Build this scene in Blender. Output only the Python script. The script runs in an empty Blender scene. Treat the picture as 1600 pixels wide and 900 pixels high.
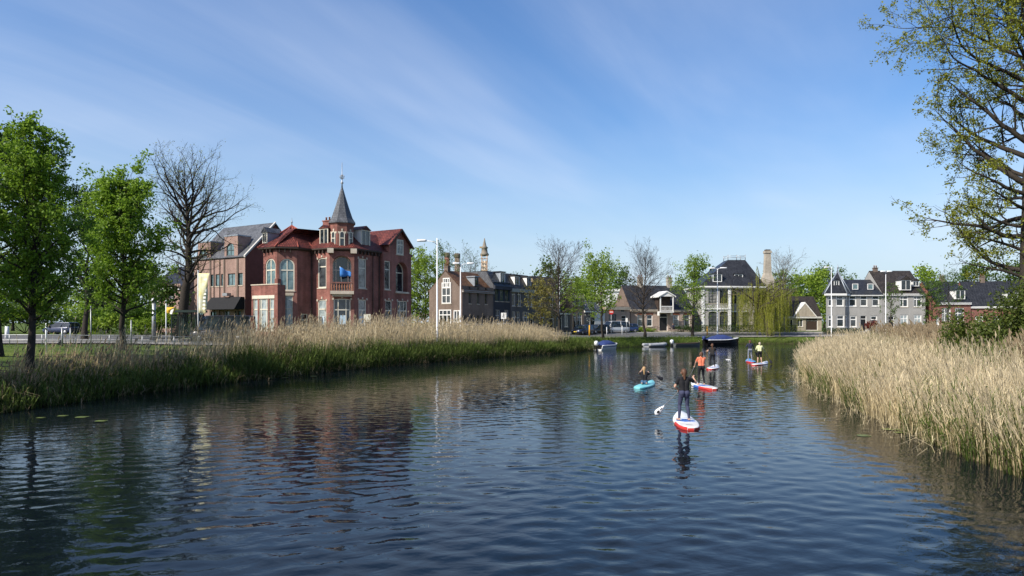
import bpy, bmesh, math, random
import numpy as np
from mathutils import Vector, Matrix

# ---------------------------------------------------------------- camera, sky, sun, exposure
scene = bpy.context.scene
COL = scene.collection
FPX, HOR, EYE = 1081.0, 504.0, 3.3          # focal length and horizon of the 1600x900 photograph, eye height in metres
cam_d = bpy.data.cameras.new('camera'); cam = bpy.data.objects.new('camera', cam_d); COL.objects.link(cam)
cam.location = (0, 0, EYE); cam.rotation_euler = (math.radians(90), 0, 0)
cam_d.sensor_width = 36.0; cam_d.lens = 36.0 * FPX / 1600.0
cam_d.shift_y = (HOR - 450.0) / 1600.0
cam_d.clip_start = 0.1; cam_d.clip_end = 8000
scene.camera = cam

SUN_AZ, SUN_EL = math.radians(-142), math.radians(41)   # direction TO the sun, angle in the XY plane from +X
world = bpy.data.worlds.new('World'); scene.world = world; world.use_nodes = True
wn, wl = world.node_tree.nodes, world.node_tree.links
wn.clear()
sky = wn.new('ShaderNodeTexSky'); sky.sky_type = 'NISHITA'; sky.sun_disc = False
sky.sun_elevation = SUN_EL; sky.sun_rotation = math.pi/2 - SUN_AZ
sky.air_density = 1.0; sky.dust_density = 1.0; sky.ozone_density = 1.0; sky.altitude = 0
tc = wn.new('ShaderNodeTexCoord')
sep = wn.new('ShaderNodeSeparateXYZ'); wl.new(tc.outputs['Generated'], sep.inputs[0])
zz = wn.new('ShaderNodeMath'); zz.operation = 'ADD'; zz.inputs[1].default_value = 0.22; wl.new(sep.outputs['Z'], zz.inputs[0])
zm = wn.new('ShaderNodeMath'); zm.operation = 'MAXIMUM'; zm.inputs[1].default_value = 0.05; wl.new(zz.outputs[0], zm.inputs[0])
dx = wn.new('ShaderNodeMath'); dx.operation = 'DIVIDE'; wl.new(sep.outputs['X'], dx.inputs[0]); wl.new(zm.outputs[0], dx.inputs[1])
dy = wn.new('ShaderNodeMath'); dy.operation = 'DIVIDE'; wl.new(sep.outputs['Y'], dy.inputs[0]); wl.new(zm.outputs[0], dy.inputs[1])
cb = wn.new('ShaderNodeCombineXYZ'); wl.new(dx.outputs[0], cb.inputs[0]); wl.new(dy.outputs[0], cb.inputs[1])
def cirrus(rot, sc, scale, det, lo, hi, off):
    mp = wn.new('ShaderNodeMapping'); mp.vector_type = 'TEXTURE'; mp.inputs['Rotation'].default_value = (0, 0, math.radians(rot)); mp.inputs['Scale'].default_value = sc
    mp.inputs['Location'].default_value = off
    wl.new(cb.outputs[0], mp.inputs[0])
    nz = wn.new('ShaderNodeTexNoise'); nz.inputs['Scale'].default_value = scale; nz.inputs['Detail'].default_value = det
    nz.inputs['Roughness'].default_value = 0.58; nz.inputs['Distortion'].default_value = 0.5
    wl.new(mp.outputs[0], nz.inputs['Vector'])
    r = wn.new('ShaderNodeMapRange'); r.interpolation_type = 'SMOOTHSTEP'
    r.inputs['From Min'].default_value = lo; r.inputs['From Max'].default_value = hi
    wl.new(nz.outputs['Fac'], r.inputs['Value'])
    return r.outputs[0]
c1 = cirrus(52, (3.4, 0.85, 1), 1.3, 8, 0.34, 0.80, (3.1, 1.7, 0))
c2 = cirrus(40, (2.0, 1.1, 1), 0.8, 4, 0.34, 0.68, (0.9, 2.6, 0))
cm = wn.new('ShaderNodeMath'); cm.operation = 'MULTIPLY'; wl.new(c1, cm.inputs[0]); wl.new(c2, cm.inputs[1])
cm2 = wn.new('ShaderNodeMath'); cm2.operation = 'MULTIPLY_ADD'; cm2.inputs[1].default_value = 0.32
wl.new(cm.outputs[0], cm2.inputs[0])
cv = wn.new('ShaderNodeMath'); cv.operation = 'MULTIPLY'; cv.inputs[1].default_value = 0.13; wl.new(c2, cv.inputs[0])
wl.new(cv.outputs[0], cm2.inputs[2])
gmn = wn.new('ShaderNodeGamma'); gmn.inputs['Gamma'].default_value = 0.92; wl.new(sky.outputs[0], gmn.inputs['Color'])
hs = wn.new('ShaderNodeHueSaturation'); hs.inputs['Hue'].default_value = 0.509; hs.inputs['Saturation'].default_value = 1.44; wl.new(gmn.outputs[0], hs.inputs['Color'])
hz = wn.new('ShaderNodeMapRange'); hz.interpolation_type = 'SMOOTHSTEP'; hz.inputs['From Min'].default_value = 0.30; hz.inputs['From Max'].default_value = -0.02
hz.inputs['To Min'].default_value = 0.0; hz.inputs['To Max'].default_value = 0.85; wl.new(sep.outputs['Z'], hz.inputs['Value'])
hm_ = wn.new('ShaderNodeMix'); hm_.data_type = 'RGBA'; wl.new(hz.outputs[0], hm_.inputs[0]); wl.new(hs.outputs[0], hm_.inputs[6]); hm_.inputs[7].default_value = (2.75, 3.5, 4.45, 1)
mx = wn.new('ShaderNodeMix'); mx.data_type = 'RGBA'
wl.new(cm2.outputs[0], mx.inputs[0]); wl.new(hm_.outputs[2], mx.inputs[6]); mx.inputs[7].default_value = (4.5, 4.85, 5.6, 1)
bg = wn.new('ShaderNodeBackground'); bg.inputs['Strength'].default_value = 0.138; wl.new(mx.outputs[2], bg.inputs['Color'])
wo = wn.new('ShaderNodeOutputWorld'); wl.new(bg.outputs[0], wo.inputs['Surface'])

sun_d = bpy.data.lights.new('sun', 'SUN'); sun_d.energy = 4.7; sun_d.angle = math.radians(0.5); sun_d.color = (1.0, 0.94, 0.85)
sun = bpy.data.objects.new('sun', sun_d); COL.objects.link(sun)
sdir = Vector((math.cos(SUN_AZ)*math.cos(SUN_EL), math.sin(SUN_AZ)*math.cos(SUN_EL), math.sin(SUN_EL)))
sun.rotation_euler = sdir.to_track_quat('Z', 'Y').to_euler(); sun.location = (-40, -30, 60)
scene.view_settings.view_transform = 'Standard'; scene.view_settings.look = 'None'
scene.view_settings.exposure = 0.50; scene.view_settings.gamma = 1.0; scene.view_settings.use_curve_mapping = False
scene.render.engine = 'CYCLES'
scene.cycles.use_denoising = True
scene.cycles.max_bounces = 6; scene.cycles.diffuse_bounces = 3; scene.cycles.glossy_bounces = 3
scene.cycles.transmission_bounces = 3; scene.cycles.transparent_max_bounces = 8
scene.cycles.sample_clamp_indirect = 4.0

rng = np.random.default_rng(7)
def PX(px, d): return (px - 800.0) / FPX * d           # a pixel column at a known distance
def PZ(py, d): return EYE - (py - HOR) / FPX * d       # a pixel row at a known distance

# ---------------------------------------------------------------- materials
MATS = {}
def _new(name):
    m = bpy.data.materials.new(name); m.use_nodes = True
    nt = m.node_tree
    return m, nt.nodes, nt.links, nt.nodes['Principled BSDF']
def M(name, c1, c2=None, scale=4.0, rough=0.75, bump=0.0, bscale=30.0, spec=0.3, metal=0.0, detail=5, coat=0.0):
    if name in MATS: return MATS[name]
    m, n, l, p = _new(name)
    p.inputs['Roughness'].default_value = rough; p.inputs['Metallic'].default_value = metal
    p.inputs['Specular IOR Level'].default_value = spec; p.inputs['Coat Weight'].default_value = coat
    t = n.new('ShaderNodeTexCoord')
    if c2 is None: c2 = tuple(v*0.8 for v in c1)
    nz = n.new('ShaderNodeTexNoise'); nz.inputs['Scale'].default_value = scale; nz.inputs['Detail'].default_value = detail
    nz.inputs['Roughness'].default_value = 0.65
    l.new(t.outputs['Object'], nz.inputs['Vector'])
    r = n.new('ShaderNodeValToRGB'); r.color_ramp.elements[0].position = 0.32; r.color_ramp.elements[1].position = 0.68
    r.color_ramp.elements[0].color = (*c2, 1); r.color_ramp.elements[1].color = (*c1, 1)
    l.new(nz.outputs['Fac'], r.inputs['Fac']); l.new(r.outputs['Color'], p.inputs['Base Color'])
    if bump > 0:
        b = n.new('ShaderNodeTexNoise'); b.inputs['Scale'].default_value = bscale; b.inputs['Detail'].default_value = 4
        l.new(t.outputs['Object'], b.inputs['Vector'])
        bp = n.new('ShaderNodeBump'); bp.inputs['Strength'].default_value = 1.0; bp.inputs['Distance'].default_value = bump
        l.new(b.outputs['Fac'], bp.inputs['Height']); l.new(bp.outputs[0], p.inputs['Normal'])
    MATS[name] = m; return m
def MBRICK(name, c1, c2, mortar, stain=0.35, bw=0.22, rh=0.065, mort=0.012, rough=0.85, depth=0.006, sscale=0.5):
    if name in MATS: return MATS[name]
    m, n, l, p = _new(name); p.inputs['Roughness'].default_value = rough; p.inputs['Specular IOR Level'].default_value = 0.25
    t = n.new('ShaderNodeTexCoord')
    b = n.new('ShaderNodeTexBrick'); b.inputs['Scale'].default_value = 1.0
    b.inputs['Color1'].default_value = (*c1, 1); b.inputs['Color2'].default_value = (*c2, 1); b.inputs['Mortar'].default_value = (*mortar, 1)
    b.inputs['Mortar Size'].default_value = mort; b.inputs['Brick Width'].default_value = bw; b.inputs['Row Height'].default_value = rh
    b.inputs['Bias'].default_value = -0.1
    l.new(t.outputs['UV'], b.inputs['Vector'])
    nz = n.new('ShaderNodeTexNoise'); nz.inputs['Scale'].default_value = sscale; nz.inputs['Detail'].default_value = 7; nz.inputs['Roughness'].default_value = 0.7
    l.new(t.outputs['Object'], nz.inputs['Vector'])
    mr = n.new('ShaderNodeMapRange'); mr.inputs['From Min'].default_value = 0.3; mr.inputs['From Max'].default_value = 0.7
    mr.inputs['To Min'].default_value = 1.0 - stain; mr.inputs['To Max'].default_value = 1.0 + stain*0.4
    l.new(nz.outputs['Fac'], mr.inputs['Value'])
    sm_ = n.new('ShaderNodeMapping'); sm_.inputs['Scale'].default_value = (2.6,2.6,0.16); l.new(t.outputs['Object'], sm_.inputs[0])   # rain streaks
    sn = n.new('ShaderNodeTexNoise'); sn.inputs['Scale'].default_value = 1.0; sn.inputs['Detail'].default_value = 5; l.new(sm_.outputs[0], sn.inputs['Vector'])
    sr = n.new('ShaderNodeMapRange'); sr.inputs['From Min'].default_value = 0.42; sr.inputs['From Max'].default_value = 0.68; sr.inputs['To Min'].default_value = 1.0; sr.inputs['To Max'].default_value = 1.0-stain*0.55
    l.new(sn.outputs['Fac'], sr.inputs['Value']); mm = n.new('ShaderNodeMath'); mm.operation = 'MULTIPLY'; l.new(mr.outputs[0], mm.inputs[0]); l.new(sr.outputs[0], mm.inputs[1])
    mu = n.new('ShaderNodeMix'); mu.data_type = 'RGBA'; mu.blend_type = 'MULTIPLY'; mu.inputs[0].default_value = 1.0
    l.new(b.outputs['Color'], mu.inputs[6]); l.new(mm.outputs[0], mu.inputs[7]); l.new(mu.outputs[2], p.inputs['Base Color'])
    bp = n.new('ShaderNodeBump'); bp.invert = True; bp.inputs['Distance'].default_value = depth; l.new(b.outputs['Fac'], bp.inputs['Height']); l.new(bp.outputs[0], p.inputs['Normal'])
    MATS[name] = m; return m
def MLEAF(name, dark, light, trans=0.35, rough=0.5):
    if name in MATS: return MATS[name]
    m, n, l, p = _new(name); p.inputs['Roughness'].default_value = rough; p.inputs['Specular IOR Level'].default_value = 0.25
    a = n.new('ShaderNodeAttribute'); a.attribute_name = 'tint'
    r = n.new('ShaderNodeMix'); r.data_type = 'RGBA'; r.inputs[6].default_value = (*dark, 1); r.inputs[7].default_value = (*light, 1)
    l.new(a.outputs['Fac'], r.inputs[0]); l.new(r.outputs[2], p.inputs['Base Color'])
    if trans > 0:
        t = n.new('ShaderNodeBsdfTranslucent'); l.new(r.outputs[2], t.inputs['Color'])
        mi = n.new('ShaderNodeMixShader'); mi.inputs[0].default_value = trans
        l.new(p.outputs[0], mi.inputs[1]); l.new(t.outputs[0], mi.inputs[2]); l.new(mi.outputs[0], n['Material Output'].inputs['Surface'])
    MATS[name] = m; return m
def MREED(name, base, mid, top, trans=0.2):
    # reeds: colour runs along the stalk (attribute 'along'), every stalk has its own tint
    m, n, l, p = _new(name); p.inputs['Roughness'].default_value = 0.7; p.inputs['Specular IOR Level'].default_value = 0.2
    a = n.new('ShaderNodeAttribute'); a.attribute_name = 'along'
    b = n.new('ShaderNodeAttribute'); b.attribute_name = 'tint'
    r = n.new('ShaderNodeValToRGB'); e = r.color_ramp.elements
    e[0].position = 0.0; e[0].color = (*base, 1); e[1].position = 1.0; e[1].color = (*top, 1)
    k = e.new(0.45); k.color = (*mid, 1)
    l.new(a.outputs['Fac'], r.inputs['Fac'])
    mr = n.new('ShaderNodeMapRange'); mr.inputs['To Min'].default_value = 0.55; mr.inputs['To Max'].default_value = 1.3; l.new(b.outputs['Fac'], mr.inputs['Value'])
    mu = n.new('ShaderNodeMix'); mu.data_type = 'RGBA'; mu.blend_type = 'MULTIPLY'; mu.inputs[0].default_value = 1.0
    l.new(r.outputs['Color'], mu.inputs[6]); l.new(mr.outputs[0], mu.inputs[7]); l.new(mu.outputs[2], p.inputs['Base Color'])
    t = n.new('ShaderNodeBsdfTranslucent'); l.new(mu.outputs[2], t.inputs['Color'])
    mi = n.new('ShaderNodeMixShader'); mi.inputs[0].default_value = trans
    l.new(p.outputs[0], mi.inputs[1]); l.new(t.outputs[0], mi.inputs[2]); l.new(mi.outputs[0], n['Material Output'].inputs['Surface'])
    MATS[name] = m; return m
def MGLASS(name, c, rough=0.03, c2=None, scale=1.2):
    m = M(name, c, c2 or tuple(v*0.45 for v in c), scale, rough, spec=0.8, detail=2)
    return m

# ---------------------------------------------------------------- object helpers
ORG = {}                                     # world origin of every object (nothing is rotated, so offsets just add)
def _link(o, parent, origin):
    COL.objects.link(o)
    if parent is not None:
        o.parent = parent; o.location = Vector(origin) - ORG[parent.name]
    else:
        o.location = Vector(origin)
    ORG[o.name] = Vector(origin)
    return o
def tag(o, label, cat, group=None):
    o['label'] = label; o['category'] = cat
    if group: o['group'] = group
    return o
def thing(name, loc, label, cat, group=None):
    o = bpy.data.objects.new(name, None); o.empty_display_size = 0.3
    _link(o, None, loc); return tag(o, label, cat, group)
def structure(o): o['kind'] = 'structure'; return o
def stuff(o): o['kind'] = 'stuff'; return o

class MB:
    """collects faces in world coordinates and links them as ONE mesh object"""
    def __init__(s): s.v = []; s.f = []; s.sm = []
    def add(s, vs, fs, smooth=False):
        k = len(s.v); s.v += [tuple(map(float, p)) for p in vs]
        for f in fs: s.f.append([i + k for i in f]); s.sm.append(smooth)
        return s
    def poly(s, pts): return s.add(pts, [list(range(len(pts)))])
    def hexa(s, c):                           # 8 corners, 0-3 bottom loop, 4-7 top loop
        return s.add(c, [[3,2,1,0],[4,5,6,7],[0,1,5,4],[1,2,6,5],[2,3,7,6],[3,0,4,7]])
    def box(s, c, size, rz=0.0):
        x, y, z = (k*0.5 for k in size); ca, sa = math.cos(rz), math.sin(rz)
        co = []
        for dz in (-z, z):
            for ax, ay in ((-x,-y),(x,-y),(x,y),(-x,y)):
                co.append((c[0]+ax*ca-ay*sa, c[1]+ax*sa+ay*ca, c[2]+dz))
        return s.hexa(co)
    def fbox(s, F, u0, u1, v0, v1, n0, n1):
        return s.hexa([F.p(u0,v0,n1),F.p(u1,v0,n1),F.p(u1,v0,n0),F.p(u0,v0,n0),F.p(u0,v1,n1),F.p(u1,v1,n1),F.p(u1,v1,n0),F.p(u0,v1,n0)])
    def prism(s, pts, z0, z1):
        n = len(pts); vs = [(x,y,z0) for x,y in pts] + [(x,y,z1) for x,y in pts]
        return s.add(vs, [list(range(n))[::-1], list(range(n,2*n))] + [[i,(i+1)%n,n+(i+1)%n,n+i] for i in range(n)])
    def tube(s, path, rad, n=8, cap=True, smooth=True):
        path = [Vector(p) for p in path]; m = len(path)
        if not hasattr(rad, '__len__'): rad = [rad]*m
        vs = []; fs = []; prev = None
        for i, p in enumerate(path):
            t = (path[min(i+1,m-1)] - path[max(i-1,0)])
            t = t.normalized() if t.length > 1e-9 else Vector((0,0,1))
            if prev is None:
                a = t.orthogonal().normalized()
            else:
                a = prev - t*prev.dot(t); a = a.normalized() if a.length > 1e-6 else t.orthogonal().normalized()
            prev = a; b = t.cross(a)
            for k in range(n):
                an = 2*math.pi*k/n; vs.append(p + (a*math.cos(an) + b*math.sin(an))*rad[i])
        for i in range(m-1):
            for k in range(n):
                fs.append([i*n+k, i*n+(k+1)%n, (i+1)*n+(k+1)%n, (i+1)*n+k])
        if cap: fs += [list(range(n))[::-1], [(m-1)*n+k for k in range(n)]]
        return s.add(vs, fs, smooth)
    def loft(s, rings, cap=True, smooth=True, closed=True):
        n = len(rings[0]); vs = [p for r in rings for p in r]; fs = []
        for i in range(len(rings)-1):
            for k in range(n if closed else n-1):
                fs.append([i*n+k, i*n+(k+1)%n, (i+1)*n+(k+1)%n, (i+1)*n+k])
        if cap: fs += [list(range(n))[::-1], [(len(rings)-1)*n+k for k in range(n)]]
        return s.add(vs, fs, smooth)
    def lathe(s, c, prof, n=12, smooth=True, ph=0.0):
        rings = [[(c[0]+r*math.cos(ph+2*math.pi*k/n), c[1]+r*math.sin(ph+2*math.pi*k/n), c[2]+z) for k in range(n)] for r, z in prof]
        return s.loft(rings, True, smooth)
    def ball(s, c, r, n=10, sc=(1,1,1)):
        rings = []
        for i in range(n//2+1):
            th = -math.pi/2 + math.pi*i/(n//2); rr = max(math.cos(th),0.02)
            rings.append([(c[0]+r*sc[0]*rr*math.cos(2*math.pi*k/n), c[1]+r*sc[1]*rr*math.sin(2*math.pi*k/n), c[2]+r*sc[2]*math.sin(th)) for k in range(n)])
        return s.loft(rings, True, True)
    def build(s, name, mat, parent=None, origin=None):
        if origin is None:
            origin = ORG[parent.name] if parent is not None else Vector(s.v[0])
        origin = Vector(origin)
        me = bpy.data.meshes.new(name)
        V = np.array(s.v, dtype=np.float64); Vl = V - np.array(origin)
        me.from_pydata(Vl.tolist(), [], s.f)
        for m in (mat if isinstance(mat, (list, tuple)) else [mat]): me.materials.append(m)
        uv = me.uv_layers.new(name='UVMap')
        dat = np.zeros(len(me.loops)*2)
        for pl, sm in zip(me.polygons, s.sm):
            pl.use_smooth = sm
            n = pl.normal
            if abs(n.z) > 0.95:
                for li in pl.loop_indices:
                    p = V[me.loops[li].vertex_index]; dat[2*li] = p[0]; dat[2*li+1] = p[1]
            else:
                h = math.hypot(n.x, n.y); ux, uy = -n.y/h, n.x/h; st = 1.0/max(h, 0.2)
                for li in pl.loop_indices:
                    p = V[me.loops[li].vertex_index]; dat[2*li] = p[0]*ux+p[1]*uy; dat[2*li+1] = p[2]*st
        uv.data.foreach_set('uv', dat)
        me.validate(); me.update()
        o = bpy.data.objects.new(name, me)
        return _link(o, parent, origin)

class Frame:
    """wall frame: O = lower left corner seen from outside, ang = outward normal angle in degrees"""
    def __init__(s, O, ang, z0):
        a = math.radians(ang); s.n = (math.cos(a), math.sin(a)); s.u = (-s.n[1], s.n[0]); s.O = O; s.z0 = z0; s.ang = ang
    def p(s, u, v, n=0.0): return (s.O[0]+s.u[0]*u+s.n[0]*n, s.O[1]+s.u[1]*u+s.n[1]*n, s.z0+v)
    def xy(s, u, n=0.0): return (s.O[0]+s.u[0]*u+s.n[0]*n, s.O[1]+s.u[1]*u+s.n[1]*n)

def npmesh(name, V, F, mat, parent=None, origin=(0,0,0), tint=None, along=None, smooth=False):
    """fast mesh from arrays: F is (n,4) quads or (n,3) triangles; tint per face, along per vertex"""
    V = np.asarray(V, dtype=np.float32) - np.asarray(origin, dtype=np.float32); F = np.asarray(F, dtype=np.int32)
    me = bpy.data.meshes.new(name); k = F.shape[1]
    me.vertices.add(len(V)); me.vertices.foreach_set('co', V.ravel())
    me.loops.add(F.size); me.loops.foreach_set('vertex_index', F.ravel())
    me.polygons.add(len(F)); me.polygons.foreach_set('loop_start', np.arange(0, F.size, k, dtype=np.int32))
    me.update(calc_edges=True)
    if smooth: me.polygons.foreach_set('use_smooth', np.ones(len(F), dtype=bool))
    if tint is not None:
        at = me.attributes.new('tint', 'FLOAT', 'FACE'); at.data.foreach_set('value', np.asarray(tint, dtype=np.float32))
    if along is not None:
        at = me.attributes.new('along', 'FLOAT', 'POINT'); at.data.foreach_set('value', np.asarray(along, dtype=np.float32))
    me.materials.append(mat); me.validate()
    o = bpy.data.objects.new(name, me)
    return _link(o, parent, origin)

# ---------------------------------------------------------------- palette
RED_BRICK = MBRICK('red brick', (0.36,0.125,0.10), (0.27,0.088,0.07), (0.25,0.15,0.12), 0.5)
DARK_BRICK = MBRICK('brown brick', (0.21,0.14,0.105), (0.16,0.105,0.08), (0.22,0.19,0.16), 0.3)
PINK_BRICK = MBRICK('pink brick', (0.31,0.185,0.15), (0.235,0.135,0.108), (0.40,0.30,0.25), 0.25)
PALE_BRICK = MBRICK('pale pink brick', (0.48,0.32,0.25), (0.42,0.26,0.20), (0.45,0.38,0.32), 0.25)
OCHRE_BRICK = MBRICK('ochre brick', (0.30,0.23,0.14), (0.25,0.18,0.11), (0.28,0.24,0.18), 0.3)
BEIGE_STONE = MBRICK('beige stone', (0.44,0.39,0.31), (0.38,0.33,0.26), (0.36,0.32,0.27), 0.3, 0.4, 0.2, 0.01)
WHITE_PLASTER = M('white plaster', (0.72,0.72,0.70), (0.60,0.60,0.58), 0.8, 0.85, 0.004, 40)
GREY_PLASTER = M('grey plaster', (0.35,0.34,0.315), (0.27,0.262,0.245), 0.7, 0.85, 0.004, 40)
BLUE_PLASTER = M('dark blue plaster', (0.035,0.04,0.055), (0.025,0.029,0.04), 0.8, 0.7, 0.003, 40)
SLATE_PLASTER = M('slate grey plaster', (0.12,0.12,0.125), (0.085,0.085,0.09), 0.8, 0.8, 0.003, 40)
WHITE_PAINT = M('white paint', (0.78,0.77,0.73), (0.66,0.65,0.61), 2.5, 0.5)
CREAM_STONE = M('cream stone', (0.55,0.48,0.38), (0.42,0.36,0.28), 2.0, 0.85, 0.004, 30)
BLACK_PAINT = M('black paint', (0.018,0.018,0.02), (0.012,0.012,0.013), 2, 0.5)
GREEN_BLACK = M('dark green paint', (0.02,0.035,0.03), (0.014,0.024,0.02), 2, 0.45)
DARK_WOOD = M('dark stained wood', (0.06,0.04,0.03), (0.035,0.025,0.02), 4, 0.65)
RED_TILE = MBRICK('red roof tile', (0.22,0.055,0.038), (0.15,0.036,0.027), (0.04,0.014,0.012), 0.55, 0.24, 0.30, 0.03, 0.55, 0.03, 0.8)
RUST_TILE = MBRICK('mossy orange roof tile', (0.28,0.13,0.06), (0.20,0.095,0.045), (0.06,0.035,0.02), 0.6, 0.24, 0.30, 0.03, 0.7, 0.03, 1.1)
ORANGE_TILE = MBRICK('orange roof tile', (0.42,0.13,0.06), (0.34,0.10,0.05), (0.08,0.03,0.02), 0.4, 0.24, 0.30, 0.03, 0.6, 0.03, 0.9)
DARK_TILE = MBRICK('dark glazed roof tile', (0.055,0.058,0.065), (0.04,0.042,0.048), (0.012,0.012,0.014), 0.4, 0.24, 0.30, 0.03, 0.35, 0.03, 0.9)
BROWN_TILE = MBRICK('dark brown roof tile', (0.075,0.062,0.052), (0.055,0.045,0.038), (0.018,0.015,0.013), 0.45, 0.24, 0.30, 0.03, 0.5, 0.03, 0.9)
SLATE = MBRICK('grey slate', (0.14,0.145,0.155), (0.105,0.11,0.12), (0.03,0.03,0.035), 0.4, 0.3, 0.2, 0.012, 0.55, 0.012, 1.0)
ZINC = M('zinc sheet', (0.33,0.36,0.39), (0.25,0.28,0.31), 1.5, 0.45, metal=0.4)
GLASS = MGLASS('window glass', (0.030,0.040,0.048), 0.03, (0.008,0.010,0.012))
GLASS_GREY = MGLASS('greyish window glass', (0.09,0.10,0.105), 0.03, (0.02,0.024,0.027))
GLASS_CURT = MGLASS('half curtained window glass', (0.34,0.33,0.30), 0.05, (0.02,0.024,0.028), 1.1)
GLASS_PALE = MGLASS('curtained window glass', (0.42,0.47,0.46), 0.04, (0.16,0.20,0.21), 1.6)
GLASS_TEAL = MGLASS('teal tinted window glass', (0.17,0.26,0.27), 0.04, (0.06,0.10,0.11), 1.3)
BARK = M('grey brown bark', (0.085,0.068,0.052), (0.045,0.035,0.027), 9, 0.9, 0.02, 25)
BARK_DARK = M('dark bark', (0.045,0.036,0.028), (0.022,0.018,0.014), 8, 0.9, 0.02, 25)
BARK_PALE = M('pale twig bark', (0.17,0.15,0.13), (0.11,0.095,0.08), 3, 0.9)
METAL_WHITE = M('white enamelled steel', (0.74,0.75,0.75), (0.66,0.67,0.67), 3, 0.4)
METAL_GREY = M('galvanised steel', (0.36,0.37,0.38), (0.28,0.29,0.30), 6, 0.45, metal=0.5)
RUBBER = M('black rubber', (0.02,0.02,0.02), (0.014,0.014,0.014), 8, 0.8)
# ---------------------------------------------------------------- the canal and the land
LEFT_BANK = [(-24,-60),(-22.5,0),(-20.5,15),(-19,25.6),(-17.9,32.3),(-15.1,40.7),(-9.8,53.2),(0,69),(7.3,78.6),(10.8,86),(17.8,96),(32,105),(44,108),(60,103),(95,97),(140,90)]
RIGHT_BANK = [(140,68),(95,71),(60,71),(38,65),(28,57),(22.6,50.5),(19.3,45),(16.9,39.5),(13.8,28),(11.8,19),(11.1,14.5),(10.9,10),(10.9,0),(11,-60)]
def smooth_line(pts, n=3):
    p = np.array(pts, float)
    for _ in range(n):
        q = [p[0]]
        for a, b in zip(p[:-1], p[1:]): q += [0.75*a+0.25*b, 0.25*a+0.75*b]
        q.append(p[-1]); p = np.array(q)
    return p
LB, RB = smooth_line(LEFT_BANK), smooth_line(RIGHT_BANK)
CANAL = np.vstack([LB, RB])
def seg_dist(P, line):
    best = np.full(len(P), 1e9)
    for a, b in zip(line[:-1], line[1:]):
        ab = b - a; t = np.clip(((P - a) @ ab) / (ab @ ab), 0, 1)
        best = np.minimum(best, np.linalg.norm(P - (a + t[:,None]*ab), axis=1))
    return best
def inside(P, poly):
    c = np.zeros(len(P), bool); x, y = P[:,0], P[:,1]; n = len(poly)
    for i in range(n):
        x1, y1 = poly[i]; x2, y2 = poly[(i+1) % n]
        k = ((y1 > y) != (y2 > y)); 
        if y1 != y2: c ^= k & (x < (x2-x1)*(y-y1)/(y2-y1) + x1)
    return c
HL = ([-6,-2,-0.6,0,0.5,1.2,2.5,8,16,40], [-1.5,-0.9,-0.4,-0.06,0.16,0.45,0.95,1.35,1.75,1.85])
HR = ([-6,-2,-0.6,0,1,4,10,25], [-1.5,-0.9,-0.4,-0.06,0.12,0.28,0.42,0.8])
def hgt(P):
    P = np.atleast_2d(np.asarray(P, float)); dl, dr = seg_dist(P, LB), seg_dist(P, RB)
    s = np.where(inside(P, CANAL), -1.0, 1.0); 
    return np.where(dl <= dr, np.interp(dl*s, *HL), np.interp(dr*s, *HR))
def H(x, y): return float(hgt([(x, y)])[0])

# ground: one sheet reaching the horizon
xs = np.concatenate([[-4000,-1800,-800,-400,-220,-150,-115], np.arange(-95, 145.01, 1.2), [165,220,400,800,1800,4000]])
ys = np.concatenate([[-4000,-1500,-500,-200,-100], np.arange(-62, 150.01, 1.2), [165,200,300,600,1500,5000]])
GX, GY = np.meshgrid(xs, ys); GP = np.stack([GX.ravel(), GY.ravel()], 1); GZ = hgt(GP)
lump = 0.05*np.sin(GP[:,0]*0.9+1.3*np.sin(GP[:,1]*0.5)) * np.sin(GP[:,1]*0.7) * (np.abs(GP).max(1) < 160)
dl = np.minimum(seg_dist(GP, LB), 8)
GZ = GZ + lump*np.clip(1-np.abs(dl-3)/3, 0, 1)
nx = len(xs); ii = np.arange((len(ys)-1)*(nx-1)); r0 = ii//(nx-1)*nx + ii % (nx-1)
gm, gn, gl, gp = _new('grassy ground'); gp.inputs['Roughness'].default_value = 0.9; gp.inputs['Specular IOR Level'].default_value = 0.15
t_ = gn.new('ShaderNodeTexCoord')
n1 = gn.new('ShaderNodeTexNoise'); n1.inputs['Scale'].default_value = 0.35; n1.inputs['Detail'].default_value = 8; gl.new(t_.outputs['Object'], n1.inputs['Vector'])
n2 = gn.new('ShaderNodeTexNoise'); n2.inputs['Scale'].default_value = 9; n2.inputs['Detail'].default_value = 6; gl.new(t_.outputs['Object'], n2.inputs['Vector'])
ra = gn.new('ShaderNodeValToRGB'); e = ra.color_ramp.elements
e[0].position = 0.3; e[0].color = (0.045,0.085,0.014,1); e[1].position = 0.72; e[1].color = (0.135,0.175,0.03,1)
gl.new(n1.outputs['Fac'], ra.inputs['Fac'])
mg = gn.new('ShaderNodeMix'); mg.data_type = 'RGBA'; mg.blend_type = 'MULTIPLY'; mg.inputs[0].default_value = 0.8
gl.new(ra.outputs['Color'], mg.inputs[6]); gl.new(n2.outputs['Fac'], mg.inputs[7])
sz = gn.new('ShaderNodeSeparateXYZ'); gl.new(t_.outputs['Object'], sz.inputs[0])
mz = gn.new('ShaderNodeMapRange'); mz.inputs['From Min'].default_value = 0.15; mz.inputs['From Max'].default_value = 0.75; gl.new(sz.outputs['Z'], mz.inputs['Value'])
md = gn.new('ShaderNodeMix'); md.data_type = 'RGBA'; md.inputs[6].default_value = (0.028,0.021,0.013,1)
gl.new(mz.outputs[0], md.inputs[0]); gl.new(mg.outputs[2], md.inputs[7]); 
mb2 = gn.new('ShaderNodeMix'); mb2.data_type = 'RGBA'; mb2.blend_type = 'ADD'; mb2.inputs[0].default_value = 0.35
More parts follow.
